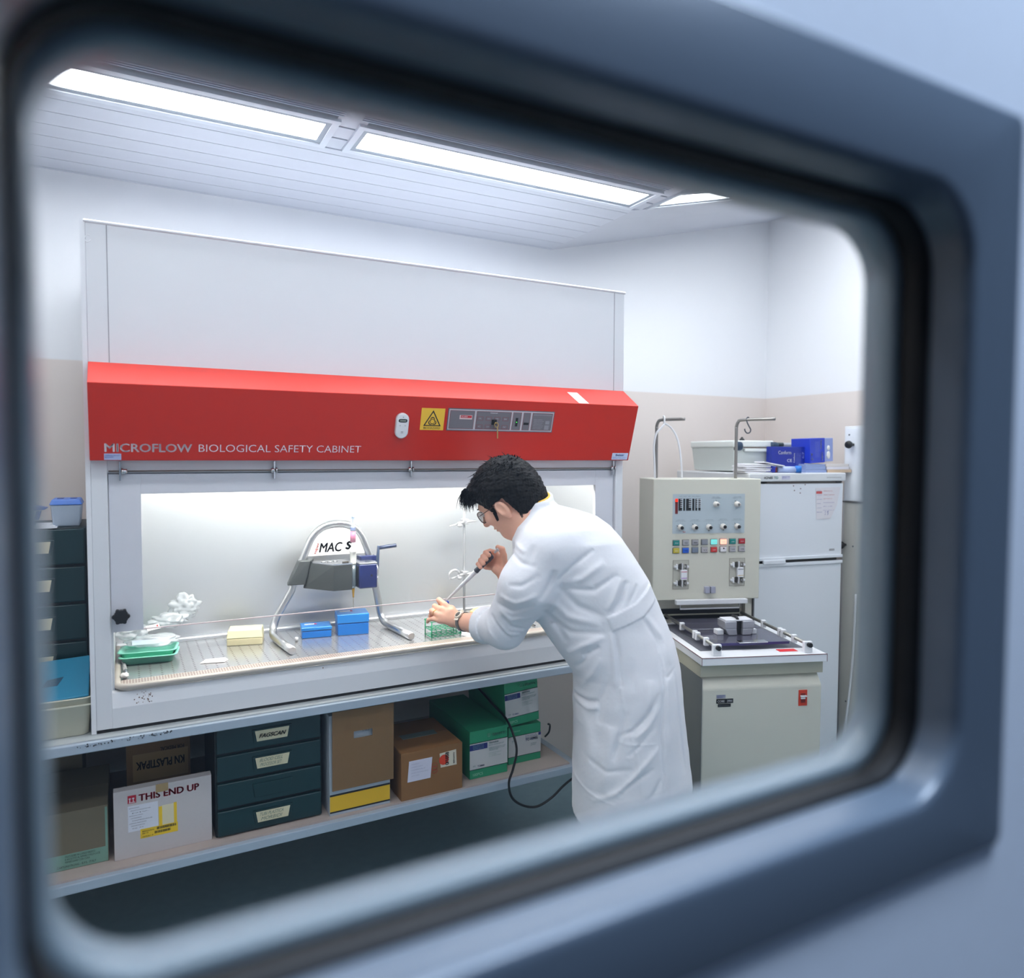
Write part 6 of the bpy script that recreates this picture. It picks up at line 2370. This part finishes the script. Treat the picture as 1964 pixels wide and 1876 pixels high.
# eyebrows and eyes
mb_V, mb_F = nets(field([hcone((.091, .014, .0125), (.084, .044, .014), .0035, .0022, .004), hcone((.091, -.014, .0125), (.084, -.044, .014), .0035, .0022, .004)]), hc - .13, hc + .13, .0016)
np_obj('eyebrows', mb_V, mb_F, M_hair, man)
ev, ef = nets(field([hell((.0755, .031, -.010), (.0125, .0135, .0105), .001), hell((.0755, -.031, -.010), (.0125, .0135, .0105), .001)]), hc - .13, hc + .13, .0016)
np_obj('eyes', ev, ef, mat('eye_white', (216, 206, 200), .2), man)


def child(mb, name, m, parent, label=None):
    """an MB filled in world coordinates -> child of the man"""
    o = mb.build(name, m, parent)
    if label:
        o['label'] = label
    return o


def w3(P):
    return Vector(H0 + P[0] * PF + P[1] * PL + np.array([0, 0, P[2]]))


# glasses
gl = MB()
for s in (1, -1):
    ring = []
    for i in range(24):
        a = 2 * math.pi * i / 24
        yy = .0225 * math.copysign(abs(math.cos(a)) ** .8, math.cos(a))
        zz = .0195 * math.copysign(abs(math.sin(a)) ** .8, math.sin(a))
        ring.append(w3(hd(.094 - abs(yy + s * .002) * .05 + .0, s * .033 + yy, -.014 + zz)))
    gl.tube(ring, .0014, seg=6, closed=True)
    gl.tube([w3(hd(.092, s * .056, -.006)), w3(hd(.072, s * .074, -.006)), w3(hd(.010, s * .080, -.008)), w3(hd(-.008, s * .080, -.016))], .0012, seg=6)
gl.tube([w3(hd(.096, .011, -.010)), w3(hd(.101, 0, -.007)), w3(hd(.096, -.011, -.010))], .0014, seg=6)
g = child(gl, 'glasses', mat('glasses_frame', (74, 44, 36), .3, .5), man)
ln = MB()
for s in (1, -1):
    pts = []
    for i in range(24):
        a = 2 * math.pi * i / 24
        yy = .0222 * math.copysign(abs(math.cos(a)) ** .8, math.cos(a))
        zz = .0192 * math.copysign(abs(math.sin(a)) ** .8, math.sin(a))
        pts.append((yy, zz))
    vs = [w3(hd(.0935, s * .033 + y, -.014 + z)) for y, z in pts] + [w3(hd(.0950, s * .033 + y, -.014 + z)) for y, z in pts]
    ln.mesh(vs, [tuple(range(24)), tuple(range(24, 48))] + [(i, (i + 1) % 24, 24 + (i + 1) % 24, 24 + i) for i in range(24)])
child(ln, 'lenses', mat_clear('lens_clear', (.95, .96, .96), refl=.5, alpha=.1), g)

# ---- coat
px = np.array([  # v, back u, front u, half width
    (968, 1066, 1018, .060), (978, 1108, 1010, .090), (990, 1146, 1004, .125), (1008, 1172, 990, .158), (1034, 1195, 982, .180), (1071, 1220, 984, .190), (1108, 1243, 996, .187),
    (1157, 1263, 1018, .182), (1188, 1276, 1030, .182), (1225, 1291, 1056, .186), (1255, 1299, 1078, .190), (1280, 1303, 1097, .195), (1300, 1305, 1100, .200), (1340, 1309, 1099, .205), (1380, 1313, 1100, .212),
    (1450, 1320, 1098, .222), (1500, 1326, 1098, .230), (1600, 1334, 1098, .240), (1700, 1340, 1098, .245)], float)
tz, tb, tf, tw = [], [], [], []
for v, ub, uf, hw in px:
    b, f_ = Lq(ub, v, 0), Lq(uf, v, 0)
    tz.append((b[2] + f_[2]) / 2)
    tb.append(b[0])
    tf.append(f_[0])
    tw.append(hw)
o_ = np.argsort(tz)
tz, tb, tf, tw = [np.array(a)[o_] for a in (tz, tb, tf, tw)]
HEM = .455


def trunk(P):
    z = P[:, 2]
    b, f_, w_ = np.interp(z, tz, tb), np.interp(z, tz, tf), np.interp(z, tz, tw)
    c, a = (b + f_) / 2, np.abs(f_ - b) / 2
    e = 2.25
    rho = (np.abs((P[:, 0] - c) / a) ** e + np.abs(P[:, 1] / w_) ** e + 1e-9) ** (1 / e)
    d = (rho - 1) * np.minimum(a, w_) * .85
    return np.maximum(d, (z - tz[-1]) * .8)


def C1(x, y, q=.17):
    return Lq(780 + x / 3.507, 860 + y / 3.507, q)


def C2(x, y, q=.18):
    return Lq(1000 + x / 4.689, 1240 + y / 4.689, q)


folds = []


def fold(pts, amp, w_, conv=C1):
    P = [conv(*p) for p in pts]
    folds.append((np.array([[p[0], p[2]] for p in P]), amp * .92, w_ * .62))


# torso
fold([(1260, 680), (1120, 780), (1010, 880)], -.007, .012)
fold([(1330, 760), (1180, 870), (1050, 900)], .006, .016)
fold([(1420, 850), (1260, 950), (1080, 940)], -.006, .013)
fold([(1480, 900), (1440, 1030), (1380, 1110)], -.008, .012)
fold([(1440, 880), (1390, 1010), (1340, 1090)], .007, .014)
fold([(1560, 930), (1500, 1050)], -.004, .010)
fold([(1020, 920), (1150, 1060), (1330, 1130)], -.006, .016)
fold([(950, 1010), (1080, 1130), (1300, 1180)], .006, .018)
fold([(900, 1090), (1010, 1200), (1080, 1320)], -.007, .016)
fold([(960, 1160), (1100, 1240), (1330, 1240)], -.005, .014)
fold([(1330, 1260), (1180, 1330), (1080, 1400)], .007, .014)
fold([(1300, 1330), (1180, 1400)], -.008, .011)
fold([(860, 640), (830, 760)], -.004, .014)
fold([(960, 380), (840, 520)], -.003, .008)
fold([(1000, 800), (960, 900), (900, 1000)], -.010, .012)
# belt at the back
belt = [C1(1340, 1130), C1(1540, 1050), C1(1675, 945), C1(1712, 1060), C1(1600, 1150), C1(1380, 1230)]
beltp = np.array([[p[0], p[2]] for p in belt])
fold([(1400, 1230), (1430, 1400), (1440, 1600)], -.007, .008)
fold([(1370, 1230), (1390, 1400), (1400, 1600)], .006, .010)
fold([(1590, 1150), (1680, 1300), (1720, 1500)], -.005, .010)
fold([(1620, 1140), (1740, 1300), (1790, 1480)], .004, .012)
# sleeve
fold([(700, 700), (780, 760), (880, 780)], -.005, .010)
fold([(720, 640), (800, 690)], .004, .010)
fold([(690, 900), (780, 900), (900, 830)], -.005, .010)
fold([(620, 980), (740, 1020), (900, 960)], .006, .012)
fold([(600, 1040), (720, 1080), (870, 1030)], -.006, .010)
fold([(620, 1080), (700, 1150), (850, 1130)], .005, .010)
fold([(640, 1130), (700, 1200), (800, 1230)], -.008, .009)
fold([(590, 1160), (680, 1260), (760, 1270)], .005, .009)
fold([(560, 1130), (640, 1240), (700, 1300)], -.006, .008)
fold([(520, 1150), (540, 1250), (600, 1320)], .003, .008)
# skirt
for pts, amp, w_ in (
        ([(870, 100), (900, 420), (950, 680), (1030, 950), (1070, 1250), (1100, 1600)], .0018, .004),
        ([(700, 500), (600, 535), (470, 540)], -.010, .010), ([(700, 560), (600, 590), (480, 570)], .006, .010),
        ([(620, 60), (560, 160), (480, 240)], -.009, .012), ([(720, 100), (640, 260), (520, 420)], .007, .016),
        ([(800, 260), (720, 480), (700, 700)], -.006, .014), ([(1240, 420), (1130, 600), (1000, 730), (850, 790)], -.006, .010),
        ([(1250, 520), (1130, 700), (1010, 800)], .006, .010), ([(1200, 700), (1050, 860), (940, 960)], -.004, .008),
        ([(1240, 880), (1080, 1040), (900, 1240), (620, 1400)], .006, .012), ([(1180, 1060), (960, 1200), (860, 1290)], -.006, .010),
        ([(1250, 1150), (1180, 1280), (1100, 1350)], -.006, .010), ([(820, 825), (990, 850), (1230, 850)], .0022, .004),
        ([(1255, 100), (1290, 400), (1250, 800), (1270, 1100), (1310, 1400)], -.009, .010), ([(1290, 20), (1330, 500), (1350, 1000)], .007, .016),
        ([(1400, 280), (1430, 600), (1470, 1000), (1500, 1200)], -.008, .009), ([(1420, 250), (1340, 300), (1300, 290)], -.004, .007),
        ([(560, 600), (620, 900), (600, 1300)], .007, .030), ([(520, 760), (540, 1000), (500, 1300)], -.006, .020),
        ([(800, 700), (760, 1000), (720, 1300)], .008, .030), ([(940, 560), (890, 760), (820, 1000)], -.006, .014),
        ([(540, 1000), (760, 1100), (1000, 1060)], -.003, .010), ([(1160, 300), (1140, 560)], .006, .022), ([(980, 100), (1010, 400)], -.004, .020),
        ([(470, 1290), (600, 1330), (900, 1400)], .002, .005)):
    fold(pts, amp * .72, w_, C2)


def seg_dist(P2, L, par=False):
    d = np.full(len(P2), 9.)
    tp = np.zeros(len(P2))
    n_s = len(L) - 1
    for i in range(len(L) - 1):
        a, b = L[i], L[i + 1]
        ba = b - a
        t = np.clip((P2 - a) @ ba / (ba @ ba), 0, 1)
        e = np.linalg.norm(P2 - a - t[:, None] * ba, axis=1)
        tp = np.where(e < d, (i + t) / n_s, tp)
        d = np.minimum(d, e)
    return (d, tp) if par else d


def inpoly(P2, L):
    c = np.zeros(len(P2), bool)
    d = np.full(len(P2), 9.)
    n = len(L)
    for i in range(n):
        a, b = L[i], L[(i + 1) % n]
        cr = ((a[1] > P2[:, 1]) != (b[1] > P2[:, 1]))
        x = (b[0] - a[0]) * (P2[:, 1] - a[1]) / (b[1] - a[1] + 1e-12) + a[0]
        c ^= cr & (P2[:, 0] < x)
    d = seg_dist(P2, np.concatenate([L, L[:1]]))
    return np.where(c, d, -d)


sl0, sl1, sl2 = Lq(1052, 1056, .140), Lq(1012, 1122, .150), el_l
cuff = el_l + (wr_l - el_l) * .36
coatp = [Prim(trunk, (0, 0, .9), 2, .02),
         cone(Lq(1048, 1018, .04), Lq(1056, 1050, .13), .062, .078, .05), cone(Lq(1048, 1018, -.04), Lq(1056, 1050, -.13), .062, .078, .05),
         cone(sl0, sl1, .086, .080, .030), cone(sl1, sl2, .078, .064, .030), cone(sl2, cuff, .062, .054, .022)]
sr0, sr1 = Lq(1050, 1056, -.14), el_r
cuff_r = el_r + (wr_r - el_r) * .45
coatp += [cone(sr0, sr1, .080, .062, .03), cone(sr1, cuff_r, .058, .050, .02)]
# collar standing round the neck
cn = (hd(-.040, 0, -.085) + nk) / 2 + np.array([-.006, 0, .004])
ax_ = hd(-.040, 0, -.10) - (nk + np.array([.0, 0, -.01]))
ax_ /= np.linalg.norm(ax_)


ef_ = np.array([1., 0, 0]) - ax_ * ax_[0]
ef_ /= np.linalg.norm(ef_)


def collar(rad, thick, z0, z1, flare, cut=0):
    def fn(P):
        q = P - cn
        h = q @ ax_
        r = np.linalg.norm(q - h[:, None] * ax_, axis=1)
        w_ = np.abs(r - (rad + flare * (h - z0))) - thick
        top = z1 - cut * np.clip(q @ ef_ + .01, 0, 1)
        v = np.maximum(h - top, z0 - h)
        return np.maximum(w_, v)
    return Prim(fn, cn, .12, .012)


coatp.append(collar(.0695, .0042, -.055, .060, -.10, 1.25))
fcoat = field(coatp)
pn_ = Lq(1281, 1500, .05)[0]
zn_ = Lq(1300, 1490, -.02)[2]
wrist_ax = (wr_l - el_l) / np.linalg.norm(wr_l - el_l)


def coat(P):
    d = fcoat(P)
    near = np.abs(d) < .03
    if near.any():
        Q = P[near]
        P2 = Q[:, [0, 2]]
        k = np.clip(Q[:, 1] / .06, 0, 1)
        disp = np.zeros(len(Q))
        for L, amp, w_ in folds:
            lo, hi = L.min(0) - 3 * w_, L.max(0) + 3 * w_
            m = ((P2 > lo) & (P2 < hi)).all(1)
            if m.any():
                dd, tt_ = seg_dist(P2[m], L, True)
                disp[m] += amp * np.exp(-(dd / w_) ** 2) * np.sqrt(np.clip(np.sin(np.pi * tt_), 0, 1))
        disp *= k
        disp += .0022 * wob(Q, 26, 5, 11) + .0012 * wob(Q, 70, 5, 12)
        bp_d = inpoly(P2, beltp)
        disp += .0035 * np.clip(bp_d / .003, 0, 1) * k
        # far side and front get soft vertical pleats too
        disp += .006 * np.sin(np.arctan2(Q[:, 1], Q[:, 0]) * 7 + 1.5 * Q[:, 2]) * np.clip((.95 - Q[:, 2]) / .3, 0, 1) * np.clip(-Q[:, 1] / .05, 0, 1)
        d[near] -= disp
    # hollow below, hem, back vent
    d = np.maximum(d, HEM - P[:, 2])
    inner = np.maximum(-(fcoat(P) + .008), -.0)
    hol = np.maximum(-(d + .007), P[:, 2] - .80)
    d = np.where(P[:, 2] < .80, np.maximum(d, -(np.maximum(fcoat(P) + .024, P[:, 2] - .78))), d)
    # vent: a slit at the back, left panel overlapping
    slit = np.maximum(np.maximum(np.abs(P[:, 1] - .035 - .05 * (P[:, 2] - .70)) - .016 - .05 * np.clip(.70 - P[:, 2], 0, 1), P[:, 2] - .70), P[:, 0] + .10)
    d = np.maximum(d, -slit)
    # open collar at the throat, room for the neck
    q = P - cn
    h = q @ ax_
    r = np.linalg.norm(q - h[:, None] * ax_, axis=1)
    hole = np.maximum(r - (.0655 - .10 * (h + .055)), np.maximum(-.050 - h, h - .1))
    d = np.maximum(d, -hole)
    d = np.maximum(d, -np.maximum(P[:, 0] - pn_, P[:, 2] - zn_))
    # open cuff
    t = (P - el_l) @ wrist_ax
    Lc = np.linalg.norm(cuff - el_l)
    rr = np.linalg.norm(P - el_l - t[:, None] * wrist_ax, axis=1)
    nearc = (rr < .09) & (t > 0)
    d = np.where(nearc, np.maximum(d, t - Lc - .030), d)
    d = np.where(nearc, np.maximum(d, -(np.maximum(rr - .049, np.maximum(Lc + .005 - t, t - Lc - .1)))), d)
    # turned-back cuff edge
    d = np.where(nearc, np.minimum(d, np.maximum(np.abs(rr - .0555) - .0035, np.maximum(Lc - .010 - t, t - Lc - .028))), d)
    return d


V, Fc = nets(coat, (-.34, -.36, .43), (.56, .34, 1.50), .0042)
print('coat', len(V))
M_coat = mat('coat_cotton', (232, 233, 238), .8, bump=.35, bscale=70)
ct = np_obj('lab_coat', V, Fc, M_coat, man)
# belt button and stitching
bpos = C1(1455, 1215, .185)
# shirt collar
V, Fc = nets(field([collar(.0640, .0038, -.055, .064, -.10, .95)]), cn - .11, cn + .11, .0024)
np_obj('shirt_collar', V, Fc, mat('shirt_yellow', (236, 190, 78), .7), man)
# trousers and shoes
tr = []
for s, fp in ((1, .02), (-1, -.17)):
    hipj = pe + [0, s * .085, -.06]
    kn = np.array([fp * .6, s * .10, .50])
    an = np.array([fp, s * .11, .065])
    tr += [cone(hipj, kn, .092, .070, .04), cone(kn, an, .068, .058, .03)]
V, Fc = nets(lambda P, f=field(tr): np.maximum(np.maximum(f(P) - .004 * wob(P, 30, 5, 4), .035 - P[:, 2]), P[:, 2] - .86), (-.34, -.28, .01), (.34, .28, .90), .007)
np_obj('trousers', V, Fc, mat('trousers_dark', (30, 38, 42), .8), man)
for s, fp in ((1, .02), (-1, -.17)):
    an = np.array([fp, s * .11, .09])
    V, Fc = nets(lambda P, f=field([cone(an, an + [0, 0, -.04], .045, .045, .02), cone(an + [-.03, 0, -.045], an + [.17, .01, -.055], .042, .040, .02), ell(an + [.13, .01, -.060], (.075, .046, .034), .02)]): np.maximum(f(P), .001 - P[:, 2]), an + [-.14, -.09, -.095], an + [.28, .09, .06], .005)
    np_obj('shoe', V, Fc, mat('shoe_black', (18, 18, 20), .4), man)
# watch and ring
wc = wr_l + (el_l - wr_l) * .06
ax3 = (el_l - wr_l) / np.linalg.norm(el_l - wr_l)
tow = np.array([-.30, .78, .45])
tow -= ax3 * (tow @ ax3)
tow /= np.linalg.norm(tow)
sd_ = np.cross(ax3, tow)
wb = MB()
vs = []
n = 36
for k, (dr, dx) in enumerate(((.0008, -.0075), (.0028, -.0075), (.0028, .0075), (.0008, .0075))):
    for i in range(n):
        a = 2 * math.pi * i / n
        vs.append(w3(wc + ax3 * dx + (tow * math.cos(a) + sd_ * math.sin(a)) * (.0292 + dr)))
wb.mesh(vs, [(k * n + i, k * n + (i + 1) % n, ((k + 1) % 4) * n + (i + 1) % n, ((k + 1) % 4) * n + i) for k in range(4) for i in range(n)], smooth=True)
wt_ = child(wb, 'watch_strap', mat('strap_grey', (120, 118, 116), .5), man)
W_ = Vector(PF * tow[0] + PL * tow[1] + np.array([0, 0, tow[2]]))
A_ = Vector(PF * ax3[0] + PL * ax3[1] + np.array([0, 0, ax3[2]]))
S_ = W_.cross(A_)
wp = w3(wc + tow * .031)
cs = MB(Matrix((S_, A_, W_)).transposed().to_4x4())
cs.M = Matrix.Translation(wp) @ cs.M
cs.lathe([(.0135, -.001), (.0145, .001), (.0145, .005), (.0125, .0068)], (0, 0, 0), (0, 0, 1), seg=28)
cs.hexa([(-.018, -.009, -.001), (.018, -.009, -.001), (.018, .009, -.001), (-.018, .009, -.001), (-.022, -.006, .003), (.022, -.006, .003), (.022, .006, .003), (-.022, .006, .003)])
c_ = child(cs, 'watch_case', mat('watch_cream', (222, 212, 196), .3, .3), wt_)
fc_ = MB(Matrix.Translation(wp) @ Matrix((S_, A_, W_)).transposed().to_4x4())
fc_.lathe([(.0095, .0068), (.0090, .0073)], (0, 0, 0), (0, 0, 1), seg=24)
child(fc_, 'watch_face', mat('watch_face_grey', (70, 68, 66), .3), wt_)
fg = fing_l[2]
rc = fg[0] + (fg[1] - fg[0]) * .55
ax3 = (fg[1] - fg[0]) / np.linalg.norm(fg[1] - fg[0])
e1 = np.cross(ax3, [0, 0, 1.])
e1 /= np.linalg.norm(e1)
e2 = np.cross(ax3, e1)
child(MB().tube([w3(rc + (e1 * math.cos(a) + e2 * math.sin(a)) * .0098) for a in [i * math.pi / 10 for i in range(20)]], .0011, seg=6, closed=True), 'finger_ring', mat('gold', (220, 170, 90), .25, 1), man)

# ------------------------------------------------------------ pipette and the tube it fills
pa, pb_ = at(954, 1055, y=-.142), at(858, 1150, y=-.030)
dirp = (pb_ - pa)
Lp = dirp.length
dirp.normalize()
pt_ = thing('pipette', 'hand pipette with a dark grip and white shaft held in the right hand', 'pipette', (pa + pb_) / 2)


def pp3(t, off=0):
    return pa + dirp * t + UP * off


MB().lathe([(.0062, 0), (.0068, .004), (.0048, .007), (.0036, .020)], pp3(-.006), dirp).build('push_button', M_wplast, pt_)
h1, h2 = Lp * .10, Lp * .43
MB().lathe([(.006, h1), (.0105, h1 + .004), (.0115, h1 + .02), (.0095, (h1 + h2) / 2), (.0085, h2 - .012), (.0098, h2 - .004), (.0085, h2)], pa, dirp, seg=20).build('grip', mat('pipette_slate', (62, 72, 84), .4), pt_)
MB().tube([pp3(h1 + .004), pp3(h1 + .002, .010) - RT * .006, pp3(h1 + .016, .014) - RT * .012], .0042, seg=10).build('finger_hook', MATS['pipette_slate'], pt_)
MB().lathe([(.0078, h2), (.0074, h2 + .03), (.0064, Lp * .66), (.0040, Lp * .70)], pa, dirp, seg=18).build('shaft', mat('shaft_white', (226, 230, 236), .35), pt_)
MB().lathe([(.0066, Lp * .66), (.0060, Lp * .72), (.0040, Lp * .98), (.0030, Lp * 1.05)], pa, dirp, seg=14).build('tip', mat_clear('pipette_tip', (.9, .93, .96), refl=.25, alpha=.6, body=(232, 236, 242)), pt_)
tq = at(856, 1155, y=-.026)
tt = thing('sample_tube', 'small clear tube with a blue rim held between the left fingers', 'test tube', tq)
tdir = Vector((.12, .1, -1)).normalized()
MB().lathe([(.0076, 0), (.0076, .045), (.005, .056), (.001, .058)], tq, tdir, seg=16).build('tube_body', mat_clear('tube_clear', (.92, .95, .97), refl=.2, alpha=.3), tt)
MB().lathe([(.0078, -.002), (.0092, -.002), (.0092, .006), (.0078, .006)], tq, tdir, seg=18).build('blue_rim', mat('rim_blue', (44, 84, 190), .4), tt)
